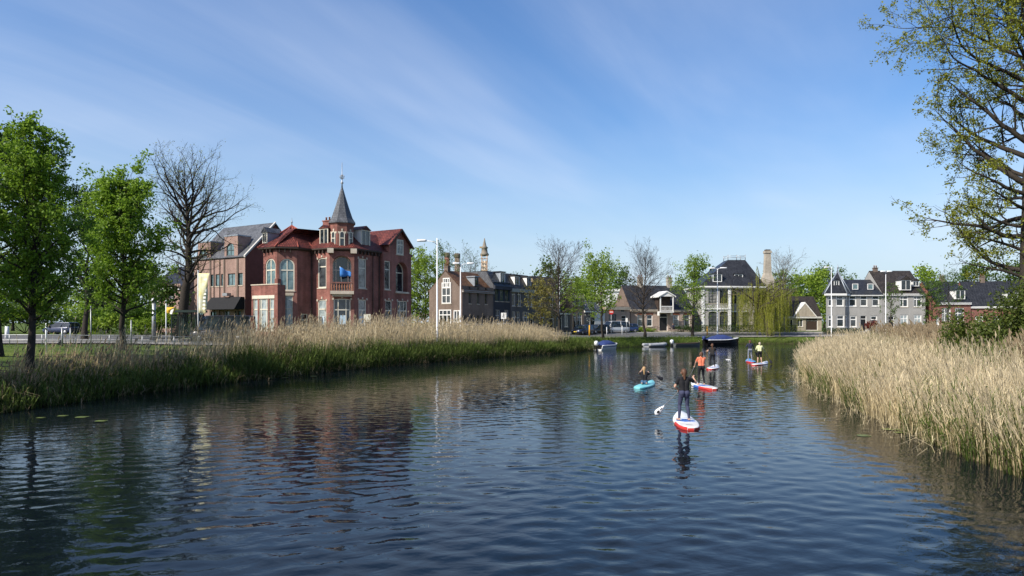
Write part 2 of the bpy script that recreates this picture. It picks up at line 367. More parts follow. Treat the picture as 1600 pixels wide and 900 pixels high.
gl.new(md.outputs[2], mb2.inputs[6]); gl.new(mg.outputs[2], mb2.inputs[7]); gl.new(mb2.outputs[2], gp.inputs['Base Color'])
gb = gn.new('ShaderNodeBump'); gb.inputs['Distance'].default_value = 0.05; gl.new(n2.outputs['Fac'], gb.inputs['Height']); gl.new(gb.outputs[0], gp.inputs['Normal'])
structure(npmesh('ground', np.column_stack([GP, GZ]), np.column_stack([r0, r0+1, r0+nx+1, r0+nx]), gm, smooth=True))

# water
wm, wnn, wll, wp = _new('canal water')
wp.inputs['Base Color'].default_value = (0.004,0.007,0.010,1); wp.inputs['Roughness'].default_value = 0.015; wp.inputs['IOR'].default_value = 1.26
wt = wnn.new('ShaderNodeTexCoord')
def wave(rot, sc, scale, det, dist=0.6):
    mp = wnn.new('ShaderNodeMapping'); mp.vector_type = 'TEXTURE'; mp.inputs['Rotation'].default_value = (0,0,math.radians(rot)); mp.inputs['Scale'].default_value = sc
    wll.new(wt.outputs['Object'], mp.inputs[0])
    z = wnn.new('ShaderNodeTexNoise'); z.inputs['Scale'].default_value = scale; z.inputs['Detail'].default_value = det; z.inputs['Roughness'].default_value = 0.5
    z.inputs['Distortion'].default_value = dist
    wll.new(mp.outputs[0], z.inputs['Vector']); return z.outputs['Fac']
wa = wave(24, (1.7, 0.8, 1), 1.75, 2.0, 0.5)
wb = wave(-30, (1.4, 0.9, 1), 3.9, 2.0, 0.4)
wc = wave(10, (1.2, 1.0, 1), 10.0, 2.0, 0.2)
wbig = wave(15, (1, 1, 1), 0.11, 3.0)
wr = wnn.new('ShaderNodeMapRange'); wr.inputs['From Min'].default_value = 0.35; wr.inputs['From Max'].default_value = 0.65
wr.inputs['To Min'].default_value = 0.35; wr.inputs['To Max'].default_value = 1.25; wll.new(wbig, wr.inputs['Value'])
def madd(a, k, b=None):
    m = wnn.new('ShaderNodeMath'); m.operation = 'MULTIPLY_ADD' if b is not None else 'MULTIPLY'; wll.new(a, m.inputs[0]); m.inputs[1].default_value = k
    if b is not None: wll.new(b, m.inputs[2])
    return m.outputs[0]
hsum = madd(wa, 1.0, madd(wb, 0.42, madd(wc, 0.09)))
hm = wnn.new('ShaderNodeMath'); hm.operation = 'MULTIPLY'; wll.new(hsum, hm.inputs[0]); wll.new(wr.outputs[0], hm.inputs[1])
wbp = wnn.new('ShaderNodeBump'); wbp.inputs['Distance'].default_value = 0.016; wll.new(hm.outputs[0], wbp.inputs['Height']); wll.new(wbp.outputs[0], wp.inputs['Normal'])
def water_surface():
    """real wavelets: a sum of wave trains, gustier in patches, with ripples round the boards and blades"""
    rg = np.random.default_rng(3)
    X = np.concatenate([[-60,-45,-34,-28], np.arange(-25,26,0.14), np.arange(26,46,0.5), [50,60,80,110,142]])
    Y = np.concatenate([[-62,-40,-20,-8,0,3], 5*np.exp(np.arange(0,620)*math.log(116/5)/619), [125]])
    gx, gy = np.meshgrid(X, Y); dxl = np.maximum(np.gradient(X)[None,:], np.gradient(Y)[:,None]*0.8)
    z = np.zeros_like(gx)
    for k in range(46):
        lam = 0.30*(2.5**rg.uniform(0,1)); a = rg.normal(math.radians(58), 0.85); kx, ky = 2*math.pi/lam*math.cos(a), 2*math.pi/lam*math.sin(a)
        slope = 0.0080*rg.uniform(0.5,1.3); amp = slope*lam/(2*math.pi)*2.0
        warp = 0.6*np.sin(gx*0.21+gy*0.13+k)+0.5*np.sin(gy*0.33-gx*0.17+2*k)
        env_ = 0.62+0.38*np.sin(gx*rg.uniform(0.1,0.5)+gy*rg.uniform(0.1,0.5)+rg.uniform(0,6.28))
        z += amp*env_*np.sin(kx*gx+ky*gy+warp+rg.uniform(0,6.28))*np.clip(lam/(2.4*dxl)-0.6,0,1)
    gust = 0.72+0.30*np.sin(gx*0.13+1.1*np.sin(gy*0.09)+0.6)+0.22*np.sin(gy*0.21+gx*0.07)
    z *= np.clip(gust,0.3,1.3)
    for cx, cy, am, l_, rad in ((5.65,22.4,0.005,0.42,2.2),(4.85,22.8,0.004,0.36,1.4),(9.7,35.3,0.006,0.6,2.6),(6.9,35.8,0.006,0.55,2.4),(8.1,36.3,0.004,0.4,1.4),(14.5,49.8,0.007,0.8,3.0),(19.6,54.4,0.007,0.8,3.0),(20.1,58.2,0.007,0.8,3.0)):
        r = np.hypot(gx-cx,(gy-cy)*0.75); z += am*np.sin(2*math.pi*r/l_)*np.exp(-(r/rad)**2)*np.clip(l_/(2.4*dxl)-0.6,0,1)
    n = len(X); q = np.arange((len(Y)-1)*(n-1)); r0 = q//(n-1)*n+q%(n-1)
    PW = np.column_stack([gx.ravel(),gy.ravel()]); ok = inside(PW,CANAL) | (np.minimum(seg_dist(PW,LB),seg_dist(PW,RB)) < 2.0); F = np.column_stack([r0,r0+1,r0+n+1,r0+n]); F = F[ok[F].any(1)]
    us, inv = np.unique(F, return_inverse=True)
    return npmesh('water', np.column_stack([PW,z.ravel()])[us], inv.reshape(-1,4), wm, smooth=True)
structure(water_surface())

# ---------------------------------------------------------------- roads
ASPHALT = M('worn asphalt', (0.125,0.122,0.118), (0.088,0.086,0.084), 1.2, 0.9, 0.004, 90, 0.2)
PAVING = MBRICK('concrete paving', (0.28,0.265,0.245), (0.23,0.22,0.205), (0.15,0.14,0.13), 0.3, 0.3, 0.3, 0.01, 0.9, 0.004)
CONCRETE = M('kerb concrete', (0.36,0.35,0.33), (0.27,0.26,0.25), 3, 0.9, 0.003, 40)
ROAD = smooth_line([(-120,51),(-45,51),(-30,53),(-20.5,58.5),(-12.5,68),(-5.2,79.5),(2,90),(8.5,98.5),(18,106),(31,112.2),(45,115),(60,112),(82,107),(140,99)], 3)
def normals(line):
    t = np.gradient(line, axis=0); t /= np.linalg.norm(t, axis=1)[:,None]; return np.stack([-t[:,1], t[:,0]], 1)
RN = normals(ROAD)
def strip(name, offs, lift, mat, edge=0.0):
    ln = [ROAD + RN*o for o in offs]; P = np.vstack(ln); z = hgt(P) + lift
    n = len(ROAD); V = np.column_stack([P, z]); F = []
    for k in range(len(offs)-1):
        for i in range(n-1): F.append([k*n+i, k*n+i+1, (k+1)*n+i+1, (k+1)*n+i][::-1])
    mb = MB(); mb.add(V, F)
    return mb
def flat_strip(name, o0, o1, lift, mat):
    return structure(strip(name, np.linspace(o0, o1, 5), lift, mat).build(name, mat, None, (0,0,0)))
flat_strip('road', -3.0, 3.0, 0.03, ASPHALT)
def kerb(name, o):
    mb = MB(); a, b = ROAD + RN*(o-0.08), ROAD + RN*(o+0.08)
    za, zb = hgt(a), hgt(b)
    rings = [[(a[i][0],a[i][1],za[i]-0.1),(a[i][0],a[i][1],za[i]+0.15),(b[i][0],b[i][1],zb[i]+0.15),(b[i][0],b[i][1],zb[i]-0.1)] for i in range(len(ROAD))]
    mb.loft(rings, True, False); return structure(mb.build(name, CONCRETE, None, (0,0,0)))
kerb('kerb', -3.08); kerb('kerb', 3.08)
flat_strip('pavement', 3.16, 5.6, 0.13, PAVING)
flat_strip('path', -4.4, -3.16, 0.10, PAVING)
# the wide asphalt junction on the left, behind the lawn
jp = [(-110,54.2),(-60,54.2),(-44,54.6),(-34,56.4),(-31,60),(-32,70),(-36,80),(-110,84)]
structure(MB().poly([(x,y,1.905) for x,y in jp]).build('junction', ASPHALT, None, (0,0,0)))
for i in range(9):                       # dashed centre line of the junction road
    x = -92 + i*7.0
    structure(MB().add([(x,50.93,H(x,50.93)+0.036),(x+3,50.93,H(x+3,50.93)+0.036),(x+3,51.07,H(x+3,51.07)+0.036),(x,51.07,H(x,51.07)+0.036)], [[0,1,2,3]]).build('road_marking', WHITE_PAINT, None, (0,0,0)))
# ---------------------------------------------------------------- building helpers
random.seed(4)
def arc_pts(u0, u1, vs, rise, n=10):      # from (u0,vs) over the top to (u1,vs)
    c = (u0+u1)/2; r = (u1-u0)/2
    return [(c - r*math.cos(math.pi*i/n), vs + rise*math.sin(math.pi*i/n)) for i in range(n+1)]
def wall(B, F, W, h, ops, mat, name='wall', reveal=0.16, gable=None):
    """one wall with real openings; gable = (peak_u, peak_v) adds the triangle on top"""
    mb = MB(); us = sorted({0.0, W, *[o['u0'] for o in ops], *[o['u1'] for o in ops]}); vs = sorted({0.0, h, *[o['v0'] for o in ops], *[o['v1'] for o in ops]})
    for a, b in zip(us[:-1], us[1:]):
        for c, d in zip(vs[:-1], vs[1:]):
            mu, mv = (a+b)/2, (c+d)/2
            if any(o['u0'] < mu < o['u1'] and o['v0'] < mv < o['v1'] for o in ops): continue
            mb.poly([F.p(a,c), F.p(b,c), F.p(b,d), F.p(a,d)])
    for o in ops:
        u0,u1,v0,v1 = o['u0'],o['u1'],o['v0'],o['v1']; rv = o.get('reveal', reveal); ri = o.get('rise', 0)
        mb.poly([F.p(u0,v0), F.p(u0,v0,-rv), F.p(u1,v0,-rv), F.p(u1,v0)][::-1])
        top = v1 - ri
        mb.poly([F.p(u0,v0), F.p(u0,top), F.p(u0,top,-rv), F.p(u0,v0,-rv)][::-1]); mb.poly([F.p(u1,v0), F.p(u1,v0,-rv), F.p(u1,top,-rv), F.p(u1,top)][::-1])
        if ri:
            ar = arc_pts(u0,u1,top,ri); half = len(ar)//2
            for p, q in zip(ar[:-1], ar[1:]): mb.poly([F.p(*p), F.p(*p,-rv), F.p(*q,-rv), F.p(*q)])
            for p, q in zip(ar[:half], ar[1:half+1]): mb.poly([F.p(u0,v1), F.p(*p), F.p(*q)])
            for p, q in zip(ar[half:-1], ar[half+1:]): mb.poly([F.p(u1,v1), F.p(*p), F.p(*q)])
        else:
            mb.poly([F.p(u0,v1), F.p(u1,v1), F.p(u1,v1,-rv), F.p(u0,v1,-rv)][::-1])
    if gable: mb.poly([F.p(0,h), F.p(W,h), F.p(*gable)])
    w = mb.build(name, mat, B)
    for o in ops:
        if o.get('win', True): window(B, F, o, reveal)
    return w
def window(B, F, o, reveal=0.16, proud=0.0):
    u0,u1,v0,v1 = o['u0'],o['u1'],o['v0'],o['v1']; ri = o.get('rise',0); fr = o.get('fr', 0.08)
    n0 = -o.get('reveal', reveal) + proud; n1 = n0 + 0.09
    fm = o.get('frame', WHITE_PAINT); gmat = o.get('glass') or random.choice([GLASS,GLASS,GLASS_GREY,GLASS_CURT])
    name = 'door' if o.get('door') else 'window'
    org = F.p((u0+u1)/2, v0, n0)
    mb = MB(); top = v1 - ri
    mb.fbox(F,u0,u0+fr,v0,top,n0,n1); mb.fbox(F,u1-fr,u1,v0,top,n0,n1); mb.fbox(F,u0+fr,u1-fr,v0,v0+fr,n0,n1)
    if ri:
        A, Bc = arc_pts(u0,u1,top,ri), arc_pts(u0+fr,u1-fr,top,ri-fr)
        for i in range(len(A)-1):
            mb.hexa([F.p(*Bc[i],n1),F.p(*Bc[i+1],n1),F.p(*Bc[i+1],n0),F.p(*Bc[i],n0),F.p(*A[i],n1),F.p(*A[i+1],n1),F.p(*A[i+1],n0),F.p(*A[i],n0)])
    else: mb.fbox(F,u0+fr,u1-fr,v1-fr,v1,n0,n1)
    w_, h_ = u1-u0, v1-v0
    for k in o.get('mu', []):
        u = u0 + w_*k; mb.fbox(F,u-fr*0.42,u+fr*0.42,v0+fr,v1-fr-(0.02 if not ri else ri*0.03),n0,n1-0.02)
    for k in o.get('mv', []):
        v = v0 + h_*k; mb.fbox(F,u0+fr,u1-fr,v-fr*0.5,v+fr*0.5,n0,n1-0.01)
    fo = mb.build(name, fm, B, org)
    g = MB()
    if ri:
        pts = [F.p(u0+fr*.5,v0+fr*.5,n0+0.03), F.p(u1-fr*.5,v0+fr*.5,n0+0.03)] + [F.p(*p,n0+0.03) for p in arc_pts(u0+fr*.5,u1-fr*.5,top,ri-fr*.5)[::-1]]
        g.poly(pts)
    else: g.poly([F.p(u0+fr*.5,v0+fr*.5,n0+0.03),F.p(u1-fr*.5,v0+fr*.5,n0+0.03),F.p(u1-fr*.5,v1-fr*.5,n0+0.03),F.p(u0+fr*.5,v1-fr*.5,n0+0.03)])
    g.build('door_leaf' if o.get('door') else 'pane', o.get('leaf', GREEN_BLACK) if o.get('door') else gmat, fo, org)
    if o.get('sill', True) and not o.get('door'):
        MB().fbox(F,u0-0.08,u1+0.08,v0-0.09,v0-0.002,-0.10+proud,0.06+proud).build('sill', o.get('sillm', CREAM_STONE), fo, org)
    if o.get('lintel'):
        MB().fbox(F,u0-0.1,u1+0.1,v1+0.002,v1+o['lintel'],-0.05,0.03).build('lintel', o.get('lintelm', CREAM_STONE), fo, org)
    if o.get('key'):                                  # brick arch with pale keystones over the window
        for uu in (u0-0.05, (u0+u1)/2, u1+0.05):
            dv = 0.10 if uu == (u0+u1)/2 else 0.0; lo = v1-0.06+dv-(ri*0.6 if dv == 0 else 0)
            MB().fbox(F,uu-0.09,uu+0.09,lo,lo+0.22,0.002,0.045).build('keystone', CREAM_STONE, fo, org)
    return fo
def op(u, w, v0, v1, **k): return dict(u0=u-w/2, u1=u+w/2, v0=v0, v1=v1, **k)
def slab(pts, th):                        # a roof plane with thickness, pts in order seen from above/outside
    mb = MB(); a = [Vector(p) for p in pts]; n = (a[1]-a[0]).cross(a[2]-a[0]).normalized()
    k = len(a); vs = a + [p - n*th for p in a]
    mb.add(vs, [list(range(k)), [k+i for i in range(k)][::-1]] + [[i, k+i, k+(i+1)%k, (i+1)%k] for i in range(k)]); return mb
def offset_poly(pts, d):                  # inward for a counter-clockwise polygon
    n = len(pts); out = []
    for i in range(n):
        a, b, c = Vector(pts[i-1]), Vector(pts[i]), Vector(pts[(i+1)%n])
        e1, e2 = (b-a).normalized(), (c-b).normalized(); n1, n2 = Vector((-e1.y,e1.x)), Vector((-e2.y,e2.x))
        m = (n1+n2); m = m/ max(m.dot(n1), 0.35) ; out.append(tuple(b + m*d))
    return out
def mansard(B, foot, z0, z1, inset, mat, over=0.3, name='roof', flat=None):
    lo, hi = offset_poly(foot, -over), offset_poly(foot, inset); n = len(foot); r = None
    for i in range(n):
        j = (i+1) % n
        o = MB().poly([(*lo[i],z0),(*lo[j],z0),(*hi[j],z1),(*hi[i],z1)]).build(name, mat, B)
        r = r or o
    MB().poly([(*p,z1) for p in hi]).build('roof_flat', flat or ZINC, B)
    c = MB()
    for i in range(n):                    # cornice and gutter under the eaves
        j = (i+1) % n; oi, oj = lo[i], lo[j]; fi, fj = foot[i], foot[j]
        c.hexa([(*fi,z0-0.32),(*fj,z0-0.32),(*oj,z0-0.14),(*oi,z0-0.14),(*fi,z0-0.004),(*fj,z0-0.004),(*oj,z0-0.004),(*oi,z0-0.004)])
    c.build('cornice', DARK_WOOD, B)
    return lo, hi
def dormer(B, F, u, v, w, h, depth, fm=WHITE_PAINT, cheek=ZINC, roof=SLATE, n0=0.0, pitch=0.45, gl=GLASS, style='gable', mu=(0.5,), mv=()):
    """box dormer whose front stands at normal offset n0 of the frame"""
    org = F.p(u, v, n0); mb = MB(); a, b = u-w/2, u+w/2
    mb.poly([F.p(a,v,n0),F.p(a,v+h,n0),F.p(a,v+h,n0-depth),F.p(a,v,n0-depth)]); mb.poly([F.p(b,v,n0),F.p(b,v,n0-depth),F.p(b,v+h,n0-depth),F.p(b,v+h,n0)])
    mb.poly([F.p(a,v,n0-0.02),F.p(b,v,n0-0.02),F.p(b,v+h,n0-0.02),F.p(a,v+h,n0-0.02)])
    D = mb.build('dormer', cheek, B, org)
    fo = MB(); fr = 0.1
    fo.fbox(F,a,a+fr,v,v+h,n0-0.015,n0+0.05); fo.fbox(F,b-fr,b,v,v+h,n0-0.015,n0+0.05); fo.fbox(F,a+fr,b-fr,v,v+fr,n0-0.015,n0+0.05); fo.fbox(F,a+fr,b-fr,v+h-fr,v+h,n0-0.015,n0+0.05)
    for k in mu: fo.fbox(F,a+w*k-0.035,a+w*k+0.035,v+fr,v+h-fr,n0-0.015,n0+0.03)
    for k in mv: fo.fbox(F,a+fr,b-fr,v+h*k-0.035,v+h*k+0.035,n0-0.015,n0+0.035)
    fo.build('window_frame', fm, D, org)
    MB().poly([F.p(a+fr*.5,v+fr*.5,n0-0.008),F.p(b-fr*.5,v+fr*.5,n0-0.008),F.p(b-fr*.5,v+h-fr*.5,n0-0.008),F.p(a+fr*.5,v+h-fr*.5,n0-0.008)]).build('pane', gl, D, org)
    o = 0.14; r = MB()
    if style == 'flat': r.fbox(F,a-o,b+o,v+h+0.002,v+h+0.14,n0-depth,n0+0.16)
    else:
        pk = v+h+w*pitch
        r.poly([F.p(a-o,v+h,n0+0.15),F.p(u,pk,n0+0.15),F.p(u,pk,n0-depth-0.6),F.p(a-o,v+h,n0-depth)][::-1])
        r.poly([F.p(b+o,v+h,n0+0.15),F.p(b+o,v+h,n0-depth),F.p(u,pk,n0-depth-0.6),F.p(u,pk,n0+0.15)][::-1])
        r.poly([F.p(a-o,v+h+0.001,n0+0.12),F.p(b+o,v+h+0.001,n0+0.12),F.p(u,pk,n0+0.12)])
    r.build('dormer_roof', roof, D, org)
    return D
def chimney(B, x, y, z0, z1, w=0.7, d=0.5, rz=0.0, mat=DARK_BRICK, pots=2, capm=None):
    mb = MB(); mb.box((x,y,(z0+z1)/2),(w,d,z1-z0),rz); mb.box((x,y,z1+0.06),(w+0.14,d+0.14,0.12),rz)
    c = mb.build('chimney', mat, B, (x,y,z0)); 
    for i in range(pots):
        u = (i-(pots-1)/2)*w*0.5
        MB().lathe((x+u*math.cos(rz), y+u*math.sin(rz), z1+0.12), [(0.11,0),(0.09,0.3),(0.12,0.32),(0.12,0.38)], 8).build('chimney_pot', capm or M('terracotta',(0.33,0.14,0.08)), c, (x,y,z0))
def drainpipe(B, F, u, v0, v1, mat=METAL_GREY):
    MB().tube([F.p(u,v0,0.09),F.p(u,v1,0.09)], 0.05, 6).build('drainpipe', mat, B, F.p(u,v0,0.09))

def rowhouse(name, label, P0, P1, depth, ze, zr, floors, wm, rm, fm=WHITE_PAINT, cat='house', group=None, gl=None, dorm=(), roof='side', corn=WHITE_PAINT, doors=(), chims=(), zb=None, sidemat=None, style=None, lint=None, rise=0.0, dcheek=WHITE_PAINT, dstyle='gable'):
    """terraced house with its street front from P0 to P1 (left to right seen from the street).
    floors: list of (v0, v1, [window centre fractions], width, extra dict)"""
    P0, P1 = np.array(P0, float), np.array(P1, float); U = P1-P0; W = np.linalg.norm(U); U /= W
    P0 = P0 + U*0.012; W -= 0.024; N = np.array([U[1], -U[0]]); ang = math.degrees(math.atan2(N[1], N[0]))
    zb = H(*(P0+P1)/2) if zb is None else zb; zb -= 0.05
    B = thing(name, (*(P0+U*W/2), zb), label, cat, group); F = Frame(P0, ang, zb); h = ze - zb; hr = zr - zb
    ops = []
    for fl in floors:
        v0, v1, us, w = fl[:4]; ex = dict(fl[4]) if len(fl) > 4 else {}
        for u in us:
            k = dict(frame=fm, mu=(0.5,), mv=(0.68,), rise=rise); 
            if gl: k['glass'] = gl
            if lint: k['lintel'] = lint
            k.update(ex); ops.append(op(u*W, w, v0, v1, **k))
    for u, w, v1, leaf in doors: ops.append(op(u*W, w, 0.12, v1, door=True, frame=fm, leaf=leaf, mv=(0.78,)))
    wall(B, F, W, h, ops, wm)
    G = Frame(F.xy(W), ang+90, zb); L = Frame(F.xy(0,-depth), ang-90, zb); K = Frame(F.xy(W,-depth), ang+180, zb); sm = sidemat or wm
    if roof == 'side':
        wall(B, G, depth, h, [], sm, gable=(depth/2, hr)); wall(B, L, depth, h, [], sm, gable=(depth/2, hr)); wall(B, K, W, h, [], sm)
        o = 0.30; sl = (hr-h)/(depth/2)
        slab([F.p(-0.0,h-o*sl,o),F.p(W,h-o*sl,o),F.p(W,hr+0.03,-depth/2),F.p(0,hr+0.03,-depth/2)], 0.10).build('roof', rm, B)
        slab([F.p(W,h-o*sl,-depth-o),F.p(0,h-o*sl,-depth-o),F.p(0,hr+0.03,-depth/2-0.001),F.p(W,hr+0.03,-depth/2-0.001)], 0.10).build('roof', rm, B)
        MB().fbox(F,0.0,W,h-0.42,h-0.11-o*sl*0.0,0.003,0.26).build('cornice', corn, B)
    elif roof == 'flat':
        wall(B, G, depth, h, [], sm); wall(B, L, depth, h, [], sm); wall(B, K, W, h, [], sm)
        MB().fbox(F,0,W,h+0.002,h+0.1,-depth,0.0).build('roof', rm, B)
        MB().fbox(F,0.0,W,h-0.45,h+0.05,0.003,0.25).build('cornice', corn, B)
    elif roof == 'mansard':
        wall(B, G, depth, h, [], sm); wall(B, L, depth, h, [], sm); wall(B, K, W, h, [], sm)
        i = (hr-h)*0.55
        slab([F.p(0,h,0.15),F.p(W,h,0.15),F.p(W,hr,-i),F.p(0,hr,-i)], 0.1).build('roof', rm, B)
        slab([F.p(W,h,-depth-0.15),F.p(0,h,-depth-0.15),F.p(0,hr,-depth+i),F.p(W,hr,-depth+i)], 0.1).build('roof', rm, B)
        MB().add([F.p(0,hr,-i),F.p(W,hr,-i),F.p(W,hr,-depth+i),F.p(0,hr,-depth+i)],[[0,1,2,3]]).build('roof_flat', ZINC, B)
        for uu in (0.02, W-0.02): MB().poly([F.p(uu,h,0.1),F.p(uu,hr-0.06,-i),F.p(uu,hr-0.06,-depth+i),F.p(uu,h,-depth-0.1)]).build('gable_wall', sm, B)
        MB().fbox(F,0.0,W,h-0.5,h-0.01,0.003,0.30).build('cornice', corn, B)
    for u, v, w, hh, dp, n0 in dorm: dormer(B, F, u*W, h+v, w, hh, dp, fm, dcheek, rm, n0, style=dstyle)
    for u, n, top in chims: chimney(B, *F.xy(u*W, n), zr-1.2, top, rz=math.radians(ang+90))
    return B, F, W, h

# ---------------------------------------------------------------- the red brick corner house with the spire
def vec(a): return (math.cos(math.radians(a)), math.sin(math.radians(a)))
def red_house():
    aL, aC, aR = -121, -76, -31
    zb = 1.62; ze = 11.15; h = ze - zb
    C = Vector((PX(534.5,73), 73)); uL, uC, uR = (Vector(Frame((0,0),a,0).u) for a in (aL,aC,aR))
    A = C - uC*1.25; Bp = C + uC*1.25
    Pd = A - uL*2.7; Pc = Pd - uR*2.0; Pb = Pc - uC*2.0; Pa = Pb - uL*2.1
    R1 = Bp + uR*4.0; R2 = R1 + Vector(vec(aR))*0.45; R3 = R2 + uR*4.9; R4 = R3 - Vector(vec(aR))*0.45
    back = -Vector(vec(aR))*11.5
    Q1 = R4 + back*0.75; Q0 = Pa + uR*9.0
    B = thing('corner_house', (C.x, C.y, zb), 'red brick corner villa with slate spired turret and dark red tiled roof', 'house')
    t = dict(frame=M('ivory paint',(0.66,0.61,0.50),(0.56,0.52,0.42),2,0.5), sillm=CREAM_STONE)
    def w(F, W, ops, top=h): return wall(B, F, W, top, ops, RED_BRICK)
    gv0, gv1 = 1.05, 4.15; fv0, fv1 = 5.35, 8.55
    # f1: arched window above, hidden by the terrace below
    F1 = Frame(Pa, aL, zb); w(F1, 2.1, [op(1.1,1.55,5.0,8.4,rise=0.77,mu=(0.5,),mv=(0.64,),glass=GLASS_TEAL,fr=0.13,**t)])
    F2 = Frame(Pb, aC, zb); w(F2, 2.0, [op(1.0,1.5,5.0,8.35,rise=0.75,mu=(0.5,),mv=(0.64,),glass=GLASS_TEAL,fr=0.12,**t), op(1.05,1.05,0.9,4.5,mv=(0.62,),glass=GLASS_PALE,lintel=0.3,**t)])
    F3 = Frame(Pc, aR, zb); w(F3, 2.0, [op(1.0,0.9,1.0,2.6,door=False,mv=(0.6,),**t)])
    F4 = Frame(Pd, aL, zb); w(F4, 2.7, [op(1.55,1.25,fv0,fv1,rise=0.2,mv=(0.70,),fr=0.12,key=True,**t), op(1.55,1.25,gv0,gv1,rise=0.25,mv=(0.66,),fr=0.12,glass=GLASS_PALE,key=True,**t)])
    # chamfered corner with the arched loggia
    F5 = Frame(A, aC, zb); w(F5, 2.5, [op(1.25,1.95,5.05,8.75,rise=0.95,reveal=0.95,mu=(0.18,0.82),mv=(0.60,),fr=0.11,sill=False,frame=t['frame'],glass=GLASS), op(1.25,1.75,0.75,4.2,rise=0.12,mu=(0.27,0.73),mv=(0.66,),fr=0.11,key=True,**t)])
    sl = MB().fbox(F5,0.05,2.45,4.66,5.0,0.002,0.75); sl.fbox(F5,0.25,2.25,4.42,4.659,0.002,0.45); bal = sl.build('balcony', CREAM_STONE, B, F5.p(1.25,4.7,0.3))
    MB().fbox(F5,0.1,2.4,5.78,5.92,0.55,0.73).build('handrail', RED_BRICK, bal, F5.p(1.25,5.8,0.6))
    for i in range(9):
        u = 0.2 + i*2.1/8; q = F5.p(u,5.0,0.64)
        MB().lathe(q, [(0.06,0.002),(0.06,0.08),(0.04,0.2),(0.085,0.42),(0.05,0.6),(0.065,0.7),(0.065,0.778)], 8).build('baluster', M('terracotta',(0.33,0.14,0.08)), bal, q)
    # right wing, in shade, with the gabled bay
    F6 = Frame(Bp, aR, zb); w(F6, 4.0, [op(1.25,1.2,fv0,fv1,mv=(0.68,),fr=0.12,key=True,**t), op(1.25,1.2,gv0-0.2,gv1,mv=(0.66,),fr=0.12,key=True,**t)])
    F6b = Frame(R1, aR-90, zb); w(F6b, 0.45, [])
    F7 = Frame(R2, aR, zb); w(F7, 4.9, [op(0.75,0.95,fv0,fv1,mv=(0.7,),fr=0.11,**t), op(3.2,2.1,5.2,8.6,rise=1.0,reveal=0.8,mu=(0.33,),mv=(0.65,),fr=0.11,sill=False,frame=t['frame']), op(0.95,1.1,gv0-0.25,gv1,mv=(0.66,),fr=0.11,key=True,**t), op(3.3,1.7,gv0-0.25,gv1,mu=(0.3,0.7),mv=(0.66,),fr=0.11,key=True,**t)])
    F7b = Frame(R3, aR+90, zb); w(F7b, 0.45, [])
    MB().fbox(F7,2.1,4.3,5.0,5.2,0.002,0.2).build('string_course', CREAM_STONE, B, F7.p(4,5,0))
    # remaining sides
    def side(a, b): 
        d = Vector(b)-Vector(a); w(Frame(a, math.degrees(math.atan2(-d.x, d.y)), zb), d.length, [])
    side(R4, Q1); side(Q1, Q0); side(Q0, Pa)
    # plinth band and string courses, proud of the brick
    pl = MB()
    for F, W in ((F1,2.1),(F2,2.0),(F3,2.0),(F4,2.7),(F5,2.5),(F6,4.0),(F7,4.9)): pl.fbox(F,0.0,W,0.0,0.55,0.003,0.06)
    pl.build('plinth', M('dark plinth stone',(0.13,0.10,0.09)), B)
    # one-storey front with three windows and a terrace on top
    T0 = Pa + Vector(vec(aL))*1.0 - uL*0.62; FT = Frame(T0, aL, zb); WT = 4.0
    tops = dict(fr=0.1, lintel=0.34, lintelm=t['frame'], glass=GLASS_PALE, mv=(0.66,), **t)
    w(FT, WT, [op(0.6,0.7,0.85,4.15,**tops), op(1.85,1.35,0.85,4.15,mu=(0.2,0.8),**tops), op(3.1,0.7,0.85,4.15,**tops)], 5.55)
    FT2 = Frame(FT.xy(WT), aR, zb); w(FT2, 1.0, [], 5.55); FT3 = Frame(FT.xy(0,-1.0), aL-90, zb); w(FT3, 1.0, [], 5.55)
    MB().fbox(FT,0.02,WT-0.02,4.72,4.86,-0.99,-0.2).build('terrace_floor', CREAM_STONE, B)
    cp = MB(); cp.fbox(FT,-0.06,WT+0.06,5.552,5.66,-0.28,0.06); cp.build('coping', CREAM_STONE, B)
    pr = MB(); pr.fbox(FT,WT-0.42,WT+0.03,4.6,6.15,-0.42,0.03); pr.build('parapet_pier', RED_BRICK, B)
    # roof
    foot = [tuple(p) for p in (Pa,Pb,Pc,Pd,A,Bp,R1,R4,Q1,Q0)]
    lo, hi = mansard(B, foot, ze, 13.35, 2.3, RED_TILE, 0.38)
    br = MB()
    for F, W in ((F1,2.1),(F2,2.0),(F4,2.7),(F6,4.0)):
        for i in range(int(W/0.55)): br.fbox(F,0.2+i*0.55,0.32+i*0.55,h-0.55,h-0.16,0.004,0.28)
    br.build('eaves_bracket', DARK_WOOD, B)
    # steep pointed roof over the left bay
    apex = Vector((PX(456,76.6), 76.6, PZ(353,76.6)))
    lp = offset_poly([tuple(p) for p in (Pa,Pb,Pc,Pd, Pd+uR*1.9, Pa+uR*3.4)], -0.40)
    for i in range(6):
        j = (i+1) % 6
        MB().poly([(*lp[i],ze+0.012),(*lp[j],ze+0.012),tuple(apex)]).build('roof', RED_TILE, B)
        rg = MB().tube([(*lp[i],ze+0.04), tuple(apex+Vector((0,0,0.03)))], 0.09, 6); rg.build('ridge_tile', M('bright red ridge tile',(0.36,0.09,0.06)), B)
    MB().lathe(tuple(apex), [(0.06,-0.1),(0.05,0.35),(0.13,0.42),(0.05,0.5),(0.015,0.9)], 8).build('finial', ZINC, B, apex)
    # dormers
    Fd = Frame(Pa, aL-0.0, zb)
    dormer(B, F1, -0.15, h+0.55, 0.75, 1.15, 1.5, t['frame'], ZINC, SLATE, -0.35, 0.75)
    dormer(B, F4, 1.5, h+0.45, 1.25, 1.7, 1.9, t['frame'], DARK_WOOD, RED_TILE, -0.35, 0.32)
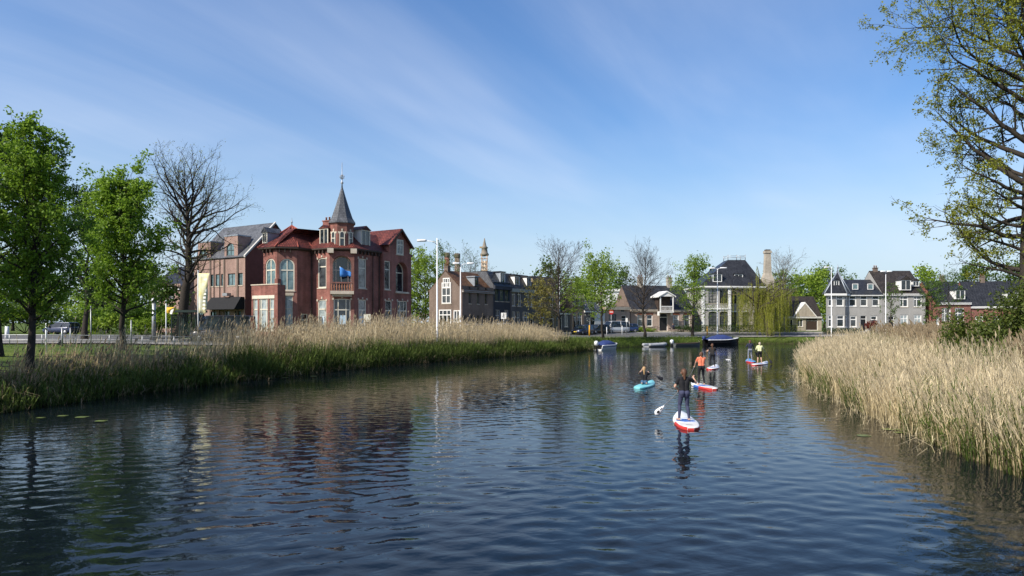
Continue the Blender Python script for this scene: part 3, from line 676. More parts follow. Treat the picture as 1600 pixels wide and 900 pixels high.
    dormer(B, F6, 2.1, h+0.45, 1.35, 1.75, 1.9, t['frame'], WHITE_PAINT, RED_TILE, -0.35, 0.35)
    # big gable over the right bay
    G = Frame(F7.xy(1.0,0.0), aR, zb); gw, gh = 3.6, h+1.0
    gb = MB(); gb.poly([G.p(0,h,0.004),G.p(gw,h,0.004),G.p(gw,gh,0.004),G.p(gw/2,gh+1.68,0.004),G.p(0,gh,0.004)])
    gb.poly([G.p(0,h,0),G.p(0,gh,0),G.p(0,gh,-3.4),G.p(0,h,-3.4)]); gb.poly([G.p(gw,h,0),G.p(gw,h,-3.4),G.p(gw,gh,-3.4),G.p(gw,gh,0)]); gb.build('gable_wall', RED_BRICK, B)
    slab([G.p(-0.3,gh-0.25,0.4),G.p(gw/2,gh+1.75,0.4),G.p(gw/2,gh+1.75,-5),G.p(-0.3,gh-0.25,-5)][::-1],0.1).build('roof', RED_TILE, B)
    slab([G.p(gw+0.3,gh-0.25,0.4),G.p(gw/2,gh+1.75,0.4),G.p(gw/2,gh+1.75,-5),G.p(gw+0.3,gh-0.25,-5)],0.1).build('roof', RED_TILE, B)
    bb = MB()
    for s, a in ((-0.3,0),(gw+0.3,1)):
        bb.hexa([G.p(s,gh-0.42,0.44),G.p(gw/2,gh+1.57,0.44),G.p(gw/2,gh+1.57,0.36),G.p(s,gh-0.42,0.36),G.p(s,gh-0.2,0.44),G.p(gw/2,gh+1.8,0.44),G.p(gw/2,gh+1.8,0.36),G.p(s,gh-0.2,0.36)])
    bb.build('barge_board', DARK_WOOD, B)
    window(B, G, op(gw/2,1.15,h-0.1,h+1.6,mu=(0.5,),mv=(0.65,),fr=0.12,**t), 0.0, 0.006)
    # turret and spire
    tc_ = C - Vector(vec(aC))*1.22; R = 1.30; ph = math.radians(aC) + math.pi/8; z0, z1 = ze-0.55, PZ(346,72.5)
    tb = MB().lathe((*tc_,z0), [(R,0.0),(R,z1-z0-0.25),(R+0.1,z1-z0-0.12),(R+0.1,z1-z0)], 8, False, ph); T = tb.build('turret', RED_BRICK, B, (*tc_,z0))
    ap = R*math.cos(math.pi/8)
    for k in (-1,0,1):
        a = aC + 45*k; Fk = Frame(tuple(tc_ + Vector(vec(a))*ap - Vector(Frame((0,0),a,0).u)*0.50), a, z0)
        o_ = op(0.50,0.56,0.72,2.35,rise=0.3,mv=(0.55,),fr=0.08,key=True,**t); window(T, Fk, o_, 0.0, 0.004)
        for side_ in (-1,1): pass
    zt = PZ(291,74.2); hs_ = zt - z1
    sp = MB().lathe((*tc_,z1), [(R+0.20,-0.05),(R+0.20,0.06),(R-0.12,0.55),(R*0.60,hs_*0.42),(R*0.30,hs_*0.72),(0.05,hs_)], 8, False, ph)
    S = sp.build('spire', SLATE, B, (*tc_,z1))
    zf = PZ(254,74.2)
    fi = MB().lathe((*tc_,zt-0.15), [(0.09,0),(0.06,0.35),(0.18,0.5),(0.06,0.66),(0.035,1.2),(0.10,1.32),(0.035,1.45),(0.028,zf-zt+0.15)], 8)
    for a in range(0,360,45):
        v = Vector(vec(a)); c0 = Vector((*tc_,zt+0.75)); v3 = Vector((v.x,v.y,0))
        fi.tube([c0, c0+v3*0.22+Vector((0,0,0.12)), c0+v3*0.24+Vector((0,0,0.34)), c0+Vector((0,0,0.5))], 0.022, 4)
    fi.build('finial', METAL_GREY, B, (*tc_,zt))
    # stone corbels at the foot of the turret
    for k in (0.06, 2.44):
        MB().fbox(F5,k-0.32,k+0.32,h-0.55,h-0.05,-0.1,0.42).build('corbel', CREAM_STONE, B, F5.p(k,h-0.3,0.1))
    drainpipe(B, F4, 0.12, 0.2, h-0.4, DARK_WOOD); drainpipe(B, F6, 2.8, 0.2, h-0.4, DARK_WOOD); drainpipe(B, F6, 3.8, 0.2, h-0.4, DARK_WOOD)
    chimney(B, *(Q0*0.6+A*0.4), 13.0, 14.6, 1.0, 0.6, math.radians(aL+90), RED_BRICK)
    # notices behind the ground-floor panes
    for F, u, v in ((F5,1.3,1.5),(F4,1.5,1.4),(F6,1.2,1.4),(F7,3.4,1.3)): MB().fbox(F,u-0.3,u+0.3,v,v+0.95,-0.118,-0.112).build('poster', M('pale poster',(0.55,0.62,0.66),(0.35,0.5,0.6),3,0.6), B, F.p(u,v))
    # flag on the balcony: a thing of its own
    fp = Vector(F5.p(1.2,5.85,0.68)); f = thing('flag', tuple(fp), 'blue flag on a short pole at the balcony of the spired corner house', 'flag')
    top = fp + Vector((-0.15,-0.1,1.7)); MB().tube([fp-Vector((0,0,0.0)), top], 0.03, 6).build('flagpole', METAL_WHITE, f)
    m = MB(); n = 8; vs = []; 
    for i in range(n+1):
        s = i/n; hgt_ = 1.0*(1-0.6*s)
        for k in range(4):
            q = k/3; vs.append(tuple(top + Vector((uC.x*1.15*s, uC.y*1.15*s - 0.12*math.sin(s*7), -0.08 - 0.55*s - hgt_*q + 0.05*math.sin(s*9+q*2)))))
    m.add(vs, [[i*4+k, (i+1)*4+k, (i+1)*4+k+1, i*4+k+1] for i in range(n) for k in range(3)], True)
    cl = m.build('cloth', M('blue cloth',(0.05,0.20,0.52),(0.035,0.15,0.42),4,0.8), f)
    sd = cl.modifiers.new('thickness','SOLIDIFY'); sd.thickness = 0.01
red_house()

# ---------------------------------------------------------------- the brick office block left of it
def office():
    aL, aR = -121, -31; zb = 1.75; K = Vector((PX(383,86), 86)); uL = Vector(Frame((0,0),aL,0).u); uR = Vector(Frame((0,0),aR,0).u); W = 10.2
    O = K - uL*W; ze = PZ(402,88); h = ze - zb; zr = PZ(352,92)
    B = thing('office_block', (K.x,K.y,zb), 'pink brick office block with arched wall dormers and grey slate roof', 'building')
    F = Frame(O, aL, zb); dk = dict(frame=M('dark window paint',(0.06,0.07,0.07)), glass=GLASS_TEAL, fr=0.07)
    v0, v1 = PZ(446,87)-zb, PZ(427,87)-zb
    ops = [op(u,w,v0,v1,mu=m,**dk) for u,w,m in ((1.2,1.2,(0.5,)),(3.6,0.75,()),(4.8,0.75,()),(5.9,0.75,()),(7.6,1.4,(0.5,)),(9.3,0.9,(0.5,)))]
    ops += [op(u,1.2,0.9,3.0,mu=(0.5,),**dk) for u in (1.4,4.0,6.6,8.8)]
    wall(B, F, W, h, ops, PINK_BRICK)
    FR = Frame(K, aR, zb); D = 9.0; wall(B, FR, D, h, [], M('dark red render',(0.17,0.055,0.045),(0.13,0.045,0.035),1.2,0.85,0.003,50), gable=(D/2, zr-zb))
    wall(B, Frame(F.xy(0,-D), aL-90, zb), D, h, [], PINK_BRICK, gable=(D/2, zr-zb)); wall(B, Frame(F.xy(W,-D), aL+180, zb), W, h, [], PINK_BRICK)
    slab([F.p(-0.1,h-0.1,0.2),F.p(W+0.2,h-0.1,0.2),F.p(W+0.2,zr-zb+0.06,-D/2),F.p(-0.1,zr-zb+0.06,-D/2)],0.12).build('roof', SLATE, B)
    slab([F.p(W+0.2,h-0.1,-D-0.2),F.p(-0.1,h-0.1,-D-0.2),F.p(-0.1,zr-zb+0.06,-D/2-.001),F.p(W+0.2,zr-zb+0.06,-D/2-.001)],0.12).build('roof', SLATE, B)
    MB().hexa([F.p(W+0.02,h-0.2,0.22),F.p(W+0.3,h-0.2,0.22),F.p(W+0.3,zr-zb-0.1,-D/2),F.p(W+0.02,zr-zb-0.1,-D/2),F.p(W+0.02,h+0.05,0.26),F.p(W+0.3,h+0.05,0.26),F.p(W+0.3,zr-zb+0.15,-D/2),F.p(W+0.02,zr-zb+0.15,-D/2)]).build('barge_board', M('pale verge board',(0.5,0.48,0.44)), B)
    for u in (2.1, 7.5):                       # tall brick wall dormers with arched windows and dark corner pillars
        top = PZ(370 if u > 4 else 376,88)-zb; d0 = h-0.3
        G = Frame(F.xy(u-1.3), aL, zb+d0); g = top-d0
        wall(B, G, 2.6, g, [op(1.15,1.5,0.25,g-0.85,rise=0.7,mu=(0.5,),mv=(0.5,),**dk)], PINK_BRICK, 'wall_dormer')
        s = MB(); s.poly([G.p(0,0),G.p(0,g),G.p(0,g,-2),G.p(0,0,-2)]); s.poly([G.p(2.6,0),G.p(2.6,0,-2),G.p(2.6,g,-2),G.p(2.6,g)]); s.poly([G.p(0,g),G.p(2.6,g),G.p(2.6,g,-2),G.p(0,g,-2)]); s.build('dormer_side', PINK_BRICK, B)
        MB().fbox(G,-0.05,2.65,g+0.002,g+0.15,-2.02,0.06).build('coping', ZINC, B)
        for e in (0.0, 2.6): MB().fbox(F,u-1.3+e-0.14,u-1.3+e+0.14,0,h-0.3,0.003,0.10).build('pilaster', DARK_BRICK, B)
    for u in (4.2, 5.35): drainpipe(B, F, u, 0.2, h-0.2, DARK_WOOD)
    MB().hexa([F.p(3.6,3.2,1.5),F.p(W-0.15,3.2,1.5),F.p(W-0.15,3.2,0.01),F.p(3.6,3.2,0.01),F.p(4.3,4.75,0.5),F.p(W-0.15,4.75,0.5),F.p(W-0.15,4.75,0.01),F.p(4.3,4.75,0.01)]).build('awning', M('black canvas',(0.012,0.012,0.013),(0.008,0.008,0.009),3,0.8), B)
    MB().fbox(F,7.0,7.9,4.91,5.25,0.3,0.9).build('roof_unit', METAL_GREY, B)
office()

# ---------------------------------------------------------------- houses along the street behind the road
J0=(-6.5,90); J1=(-2.6,96.4); J2=(-0.2,100.3); J3=(3.5,106.2); J4=(7.0,109.6); J5=(9.3,111.0); J6=(11.7,112.4); J7=(15.4,114.6); J8=(20.0,117.3)
brown_w = dict(mu=(), mv=(), frame=M('brown sash paint',(0.20,0.17,0.15)))
B,F,W,h = rowhouse('gabled_house','brown brick house with mossy orange tiled roof and pale gable windows',J0,J1,5.4,PZ(453,93),PZ(424,93),[(5.0-0.9,6.9-0.5,(0.24,0.5,0.76),0.6,brown_w),(0.9,2.6,(0.1,0.3,0.5,0.7,0.9),0.6,brown_w)],DARK_BRICK,RUST_TILE,corn=M('weathered gutter',(0.3,0.29,0.27)))
D_ = 5.4; L_ = Frame(F.xy(0,-D_), F.ang-90, F.z0)
for u, v0, v1, w, mu, mv in ((2.9,4.1,6.9,1.5,(0.5,),(0.38,0.75)),(2.7,1.0,3.3,2.0,(0.33,0.66),(0.7,)),(2.9,h+0.2,h+1.5,1.1,(0.33,0.66),(0.5,))): window(B,L_,op(u,w,v0,v1,mu=mu,mv=mv,fr=0.13),0.0,0.006)
window(B,L_,op(4.6,1.0,1.6,3.2,mu=(0.5,),fr=0.13),0.0,0.006)
dormer(B,F,W*0.52,h+0.55,0.85,1.2,1.3,SLATE_PLASTER,ZINC,ZINC,-0.4,style='flat',mu=())
chimney(B,*F.xy(0.5,-D_/2),PZ(424,93)-0.8,PZ(424,93)+0.5,0.6,0.5,math.radians(F.ang+90),DARK_BRICK,1)
rowhouse('dark_blue_house','narrow dark blue plastered house with dark mansard roof',J1,J2,8,PZ(447,98),PZ(424,98),[(4.6,7.3,(0.2,0.5,0.8),0.95,dict(frame=M('dark teal paint',(0.05,0.09,0.10)))),(0.9,3.4,(0.25,0.75),1.1,dict(frame=M('dusty white paint',(0.45,0.46,0.48))))],BLUE_PLASTER,DARK_TILE,roof='mansard',corn=BLUE_PLASTER,dorm=((0.6,0.4,1.3,1.6,1.2,-0.25),),dcheek=ZINC,sidemat=SLATE,dstyle='flat')
rowhouse('shop_house','grey and white shop house with two white dormers and orange roof hip',J2,J3,9,PZ(452,103),PZ(428,103),[(4.0,6.6,(0.12,0.34,0.7,0.88),0.95,dict(mv=(0.66,))),(0.5,3.2,(0.12,0.3),0.85,{}),(0.4,3.2,(0.62,),1.9,dict(mu=(0.33,0.66),mv=(0.7,)))],SLATE_PLASTER,BROWN_TILE,roof='mansard',dorm=((0.3,0.35,1.3,1.55,1.2,-0.25),(0.8,0.35,1.3,1.55,1.2,-0.25)),corn=M('sage green paint',(0.36,0.38,0.34)),doors=((0.88,0.95,2.7,BLACK_PAINT),),sidemat=ORANGE_TILE,dstyle='flat')
rowhouse('ochre_house','ochre brick house with flat cornice behind the street trees',J3,J4,8,PZ(445,108),PZ(432,108),[(4.1,6.3,(0.25,0.75),1.0),(0.8,3.1,(0.3,),1.3)],OCHRE_BRICK,BROWN_TILE,roof='mansard',doors=((0.78,1.0,2.8,DARK_WOOD),),corn=M('ochre paint',(0.33,0.27,0.16)))
rowhouse('cottage','low dark grey cottage with pale door surround beside the ochre house',J4,J5,7,PZ(487,110),PZ(470,110),[(0.9,2.9,(0.72,),0.7,dict(mv=()))],SLATE_PLASTER,BROWN_TILE,doors=((0.25,0.95,2.9,GREEN_BLACK),))
rowhouse('tall_house','tall narrow brown brick house with white ground floor windows',J5,J6,8,PZ(462,111.5),PZ(452,111.5),[(4.3,6.3,(0.3,0.7),0.7),(0.7,3.2,(0.3,0.7),0.85)],DARK_BRICK,BROWN_TILE,roof='flat',corn=M('buff paint',(0.44,0.39,0.30)))
B,F,W,h = rowhouse('low_grey_house','low grey house with a bright white end wall',J6,J7,7,PZ(484,113),PZ(470,113),[(0.9,2.4,(0.2,0.62,0.85),0.75,dict(mv=()))],SLATE_PLASTER,DARK_TILE,doors=((0.42,0.95,2.5,GREEN_BLACK),))
MB().fbox(F,W*0.5,W-0.05,0.0,h-0.5,0.004,0.05).build('white_wall_panel', WHITE_PLASTER, B)
rowhouse('brown_shop','brown brick house with dark shopfront beside the balcony villa',J7,J8,8,PZ(480,116),PZ(463,116),[(0.5,3.0,(0.3,),1.6,dict(mu=(0.33,0.66),frame=SLATE_PLASTER)),(3.4,4.3,(0.3,0.7),0.7,dict(mv=(),frame=SLATE_PLASTER))],PALE_BRICK,BROWN_TILE,roof='flat',doors=((0.75,1.0,2.8,BLACK_PAINT),),corn=CREAM_STONE)
# a white flat block far behind the row
def far_block(label, px0, px1, d, y0, y1, mat, name='apartment_block'):
    z1 = PZ(y0, d); x0, x1 = PX(px0,d), PX(px1,d); zb = 1.8; n = max(2,int((x1-x0)/3.2))
    rowhouse(name,label,(x0,d),(x1,d),9,z1,z1+0.1,[(k*3.0+1.0,k*3.0+2.4,[(i+0.5)/n for i in range(n)],1.5,dict(mv=())) for k in range(max(1,int((z1-zb-0.9)/3.0)))],mat,ZINC,roof='flat',cat='building',zb=zb)
far_block('white flat-roofed block showing above the brown shop', 938, 1004, 150, 452, 480, WHITE_PLASTER)

# brick villa with the white balcony over its door
def villa():
    P0, P1 = (20.3,118.4), (31.6,120.6); ze, zr = PZ(483,119.5), PZ(446,123)
    w = dict(mu=(), mv=(0.62,), fr=0.12, lintel=0.28, lintelm=ORANGE_TILE)
    B,F,W,h = rowhouse('villa','pale brick villa with white roofed balcony above dark double door',P0,P1,9,ze,zr,[(0.95,2.95,(0.15,0.30,0.72,0.90),1.05,w)],PALE_BRICK,DARK_TILE,doors=((0.52,1.5,3.2,BLACK_PAINT),),corn=CREAM_STONE,sidemat=DARK_BRICK)
    u = W*0.52; bw = 2.3; zf = h-0.62
    pl = MB().fbox(F,u-bw/2-0.1,u+bw/2+0.1,zf,zf+0.2,0.30,1.5); pl.fbox(F,u-bw/2-0.1,u-bw/2+0.1,zf-0.5,zf-.002,0.30,0.9); pl.fbox(F,u+bw/2-0.1,u+bw/2+0.1,zf-0.5,zf-.002,0.30,0.9)
    bal = pl.build('balcony', WHITE_PAINT, B, F.p(u,zf,0.8))
    for s in (-1,1): MB().fbox(F,u+s*bw/2-0.08,u+s*bw/2+0.08,zf+0.202,zf+2.75,1.3,1.46).build('post', WHITE_PAINT, bal, F.p(u+s*bw/2,zf,1.4))
    r = MB(); r.fbox(F,u-bw/2+0.08,u+bw/2-0.08,zf+1.0,zf+1.12,1.34,1.42); r.fbox(F,u-bw/2+0.08,u+bw/2-0.08,zf+0.3,zf+0.38,1.34,1.42)
    for i in range(9): r.fbox(F,u-bw/2+0.2+i*0.235,u-bw/2+0.26+i*0.235,zf+0.381,zf+0.999,1.36,1.40)
    r.build('railing', WHITE_PAINT, bal, F.p(u,zf,1.4))
    MB().fbox(F,u-bw/2+0.05,u+bw/2-0.05,zf+0.21,zf+2.7,-1.2,0.35).build('recess', DARK_WOOD, bal, F.p(u,zf,0))
    zt = zf+2.76; ro = MB(); 
    for s in (-1,1): ro.hexa([F.p(u+s*(bw/2+0.45),zt-0.15,1.62),F.p(u,zt+0.75,1.62),F.p(u,zt+0.75,-2.0),F.p(u+s*(bw/2+0.45),zt-0.15,-2.0),F.p(u+s*(bw/2+0.45),zt+0.05,1.62),F.p(u,zt+0.95,1.62),F.p(u,zt+0.95,-2.0),F.p(u+s*(bw/2+0.45),zt+0.05,-2.0)])
    ro.build('balcony_roof', WHITE_PAINT, bal, F.p(u,zt,0))
    MB().poly([F.p(u-bw/2,zt,1.5),F.p(u+bw/2,zt,1.5),F.p(u,zt+0.74,1.5)]).build('pediment', WHITE_PAINT, bal, F.p(u,zt,1.5))
    st = MB().fbox(F,u-1.0,u+1.0,0,0.2,0.003,1.1); st.fbox(F,u-1.2,u+1.2,-0.1,0.1,1.101,1.5); st.build('doorstep', CREAM_STONE, B)
    for uu in (0.30,0.78): chimney(B,*F.xy(W*uu,-4.4),zr-0.5,zr+1.4,0.9,0.6,math.radians(F.ang+90),BEIGE_STONE,2)
villa()

# grey mansion with the tall chimney
def mansion():
    d = 122; zb = H(PX(1140,d),d)-0.05; ze = PZ(447,d); zt = PZ(406,126)
    x0, x1, x2 = PX(1096,d), PX(1142,d), PX(1196,d)
    B = thing('mansion', (x1,d,zb), 'grey and beige mansion with steep dark hipped roof and tall chimney', 'house')
    h = ze-zb; fr = dict(frame=M('deep green sash paint',(0.03,0.04,0.04)), mu=(0.5,), mv=(0.3,0.66), fr=0.07, lintel=0.22, lintelm=WHITE_PLASTER)
    F = Frame((x0,d), -90, zb); W = x1-x0
    wall(B,F,W,h,[op(u*W,1.45,v,v+2.7,rise=0.25,**fr) for u in (0.38,0.76) for v in (0.9,5.0)],GREY_PLASTER,reveal=0.22)
    G = Frame((x1,d+1.3), -90, zb); W2 = x2-x1
    wall(B,G,W2,h,[op(u*W2,1.1,v,v+2.6,**fr) for u in (0.14,0.5,0.82) for v in (0.9,5.0)],BEIGE_STONE,reveal=0.22)
    wall(B,Frame((x1,d),0,zb),1.3,h,[],GREY_PLASTER); wall(B,Frame((x2,d+1.3),0,zb),9,h,[],BEIGE_STONE); wall(B,Frame((x0,d+10.3),180,zb),10.3,h,[op(3,1.2,0.9,3.4,**fr),op(7,1.2,5,7.4,**fr)],GREY_PLASTER); wall(B,Frame((x2,d+10.3),90,zb),x2-x0,h,[],BEIGE_STONE)
    for u in (0.0,W-0.5): MB().fbox(F,u,u+0.5,0.0,h-0.5,0.003,0.14).build('pilaster', WHITE_PLASTER, B)
    MB().fbox(F,0,W,3.95,4.2,0.15,0.22).build('string_course', WHITE_PLASTER, B)
    # hipped roof with a railed flat top
    foot = [(x0,d),(x1,d),(x2,d+1.3),(x2,d+10.3),(x0,d+10.3)]
    lo = offset_poly(foot,-0.45); tx0, tx1 = PX(1138,126), PX(1165,126)
    top = [(tx0,d+4.2),(tx0+0.5*(tx1-tx0),d+4.2),(tx1,d+4.2),(tx1,d+6.8),(tx0,d+6.8)]
    for i in range(5):
        j=(i+1)%5; MB().poly([(*lo[i],ze),(*lo[j],ze),(*top[j],zt),(*top[i],zt)]).build('roof', DARK_TILE, B)
    MB().poly([(*p,zt) for p in top]).build('roof_flat', ZINC, B)
    c = MB()
    for i in range(5):
        j=(i+1)%5; c.hexa([(*foot[i],ze-0.5),(*foot[j],ze-0.5),(*lo[j],ze-0.25),(*lo[i],ze-0.25),(*foot[i],ze-0.003),(*foot[j],ze-0.003),(*lo[j],ze-0.003),(*lo[i],ze-0.003)])
    c.build('cornice', WHITE_PAINT, B)
    r = MB()
    for i in range(5):
        a,b = top[i],top[(i+1)%5]; r.tube([(*a,zt+0.75),(*b,zt+0.75)],0.04,4); r.tube([(*a,zt+0.4),(*b,zt+0.4)],0.03,4); r.tube([(*a,zt),(*a,zt+0.95)],0.06,4)
    r.build('roof_railing', METAL_GREY, B)
    dormer(B,F,W*0.55,h+0.75,1.6,1.4,2.6,WHITE_PAINT,ZINC,DARK_TILE,-0.15,style='flat')
    dormer(B,G,W2*0.30,h+0.8,1.5,1.4,2.6,WHITE_PAINT,ZINC,DARK_TILE,-0.1,style='flat')
    # tall chimney breast at the right end
    cx = PX(1199,124); zc = PZ(392,124); m = MB()
    m.box((cx,124,(zb+ze+1.2)/2),(2.0,1.4,ze+1.2-zb)); m.loft([[(cx-a,124-b,z),(cx+a,124-b,z),(cx+a,124+b,z),(cx-a,124+b,z)] for a,b,z in ((1.0,0.7,ze+1.2),(0.58,0.5,ze+2.4),(0.47,0.45,zc-0.5),(0.58,0.55,zc-0.45),(0.58,0.55,zc))],True,False)
    m.build('chimney', BEIGE_STONE, B); MB().box((cx,124,zc+0.12),(0.85,0.75,0.2)).build('chimney_cap', DARK_WOOD, B)
    # dark outbuilding wing at the left
mansion()
# hedge with posts in front of the mansion is planted further below

# low barn behind the willow
B,F,W,h = rowhouse('garage_row','low brick outbuilding with pale gable coping behind the willow',(PX(1222,128),128),(PX(1284,128),128),7,PZ(494,128),PZ(462,128),[(0.8,2.2,(0.2,0.45),1.1,dict(mv=()))],BEIGE_STONE,BROWN_TILE,doors=((0.75,2.2,2.4,DARK_WOOD),))
Gb = Frame(F.xy(W*0.28,0.0),-90,F.z0)
MB().poly([Gb.p(0,h-0.2,0.02),Gb.p(4.4,h-0.2,0.02),Gb.p(2.2,h+2.4,0.02)]).build('gable_wall', BEIGE_STONE, B)
for s in (0,4.4): MB().hexa([Gb.p(s,h-0.3,0.06),Gb.p(2.2,h+2.35,0.06),Gb.p(2.2,h+2.35,-2),Gb.p(s,h-0.3,-2),Gb.p(s,h-0.1,0.06),Gb.p(2.2,h+2.6,0.06),Gb.p(2.2,h+2.6,-2),Gb.p(s,h-0.1,-2)]).build('gable_coping', WHITE_PAINT, B)

# grey double house with the pyramid-roofed corner
def grey_house():
    d = 117; zb = H(PX(1350,d),d)-0.05; ze = PZ(459,d); h = ze-zb; x0,x1,x2 = PX(1287,d),PX(1322,d),PX(1379,d)
    B = thing('grey_house', (x0,d,zb), 'grey house with white windows and pyramid roofed corner tower', 'house')
    o = dict(fr=0.16, mu=(), mv=(0.66,), sillm=WHITE_PAINT)
    F = Frame((x0,d-0.9),-90,zb); W = x1-x0-0.6
    wall(B,F,W,h,[op(0.7,0.8,4.5,6.2,**o),op(2.3,1.3,4.5,6.3,**o),op(0.7,0.8,1.0,3.0,**o),op(2.4,1.3,1.0,3.0,**o)],GREY_PLASTER)
    Fc = Frame(F.xy(W),-45,zb); Wc = 1.27; wall(B,Fc,Wc,h,[op(0.63,0.8,4.5,6.3,**o),op(0.63,0.8,1.0,3.0,**o)],GREY_PLASTER)
    xs_ = Fc.xy(Wc)[0]; G = Frame((xs_,d),-90,zb); W2 = x2-xs_
    wall(B,G,W2,h,[op(W2*f,1.25,v,v+1.8,**o) for f in (0.14,0.46,0.80) for v in (4.5,)]+[op(W2*f,1.15,1.0,2.9,**o) for f in (0.16,0.75)]+[op(W2*0.45,1.0,0.15,2.9,door=True,leaf=BLACK_PAINT,mv=(0.8,))],GREY_PLASTER)
    sv = Vector((x0+4.3,d+8))-Vector((x0,d-0.9)); wall(B,Frame((x0+4.3,d+8),math.degrees(math.atan2(sv.x,-sv.y))+180,zb),sv.length,h,[],GREY_PLASTER); wall(B,Frame((x2,d),0,zb),8,h,[],GREY_PLASTER,gable=(4,PZ(437,d+4)-zb)); wall(B,Frame((x2,d+8),90,zb),x2-x0-4.3,h,[],GREY_PLASTER)
    zr = PZ(437,d+4)
    slab([(x0+0.7,d-0.3,ze-0.15),(x2,d-0.3,ze-0.15),(x2,d+4,zr),(x0+2.6,d+4,zr)],0.1).build('roof', DARK_TILE, B)
    slab([(x2,d+8.3,ze-0.15),(x0+4.3,d+8.3,ze-0.15),(x0+2.6,d+4,zr),(x2,d+4,zr)],0.1).build('roof', DARK_TILE, B)
    ap = Vector((PX(1309,d+1.2),d+1.2,PZ(424,d+1.2))); base = [(x0-0.4,d-1.3),(F.xy(W)[0]+0.15,d-1.3),(xs_+0.35,d-0.35),(xs_+0.35,d+3.2),(x0+1.2,d+3.2)]
    for i in range(5):
        j=(i+1)%5; MB().poly([(*base[i],ze+0.03),(*base[j],ze+0.03),tuple(ap)]).build('tower_roof', DARK_TILE, B)
        MB().tube([(*base[i],ze+0.05),tuple(ap)],0.1,5).build('hip_tile', ZINC, B)
    MB().lathe(tuple(ap),[(0.1,-0.1),(0.07,0.4),(0.15,0.5),(0.02,1.2)],6).build('finial', ZINC, B, ap)
    cn = MB(); cn.fbox(F,-0.3,W+0.1,h-0.35,h,0.003,0.40); cn.fbox(Fc,0.0,Wc,h-0.35,h-0.01,0.003,0.38); cn.fbox(G,0.02,W2,h-0.35,h-0.22,0.003,0.34); cn.build('cornice', WHITE_PAINT, B)
    dormer(B,F,2.0,h+1.3,0.9,0.9,1.0,WHITE_PAINT,DARK_TILE,DARK_TILE,-0.55)
    for f in (0.28,0.72): window(B,Frame((xs_,d+1.6),-90,ze+0.75),op(W2*f,1.0,0.0,1.0,fr=0.1,sill=False,glass=GLASS_TEAL),0.0,0.75)
    return x2, d
gx, gd = grey_house()
B,F,W,h = rowhouse('stepped_house','grey plastered house with half hipped dark roof beside tower house',(gx+0.02,gd),(PX(1446,gd),gd),9,PZ(458,gd),PZ(423,gd+4),[(4.3,6.2,(0.5,0.82),1.4,dict(fr=0.15,mu=(0.4,))),(0.8,3.0,(0.5,0.82),1.3,dict(fr=0.15,glass=GLASS_PALE))],GREY_PLASTER,BROWN_TILE,dorm=((0.55,0.5,1.7,1.7,1.6,-0.1),(0.85,1.2,1.1,0.9,0.8,-0.9)),doors=((0.2,1.0,2.7,BLACK_PAINT),),chims=((0.15,-4.5,PZ(419,gd+4)),))
# red brick house at the right
rowhouse('brick_house','red brick house with dark glazed roof and white framed window',(PX(1462,116),116),(PX(1517,116),116),8,PZ(472,116),PZ(440,120),[(1.0,4.1,(0.3,0.68),1.5,dict(fr=0.13,mu=(0.35,),mv=(0.7,)))],RED_BRICK,DARK_TILE,dorm=((0.72,0.5,1.6,1.5,1.5,-0.2),),chims=((0.6,-4.0,PZ(434,120)),),doors=((0.06,0.6,2.6,WHITE_PAINT),))
rowhouse('brick_house','long brick terrace with dark pantile roof and white dormer',(PX(1517,116),116.3),(PX(1640,114),114),8,PZ(478,116),PZ(440,120),[(0.9,2.7,(0.12,0.35,0.6,0.85),1.2,dict(fr=0.13))],RED_BRICK,DARK_TILE,dorm=((0.55,0.8,1.7,1.4,1.5,-0.3),),chims=((0.3,-4.0,PZ(433,120)),))
# left background house behind the big bare tree
rowhouse('pink_house','pale pink house with dark roof beyond the bare tree',(PX(236,100),100),(PX(282,98),98),8,PZ(448,98),PZ(418,104),[(4.6,7.0,(0.3,0.7),1.1),(0.9,3.2,(0.3,0.7),1.1)],PINK_BRICK,DARK_TILE)
rowhouse('dark_roofed_house','house with dark steep roof half hidden by the office block',(PX(284,104),104),(PX(318,101),101),8,PZ(448,101),PZ(402,106),[(4.2,6.2,(0.5,),1.1)],DARK_BRICK,DARK_TILE)
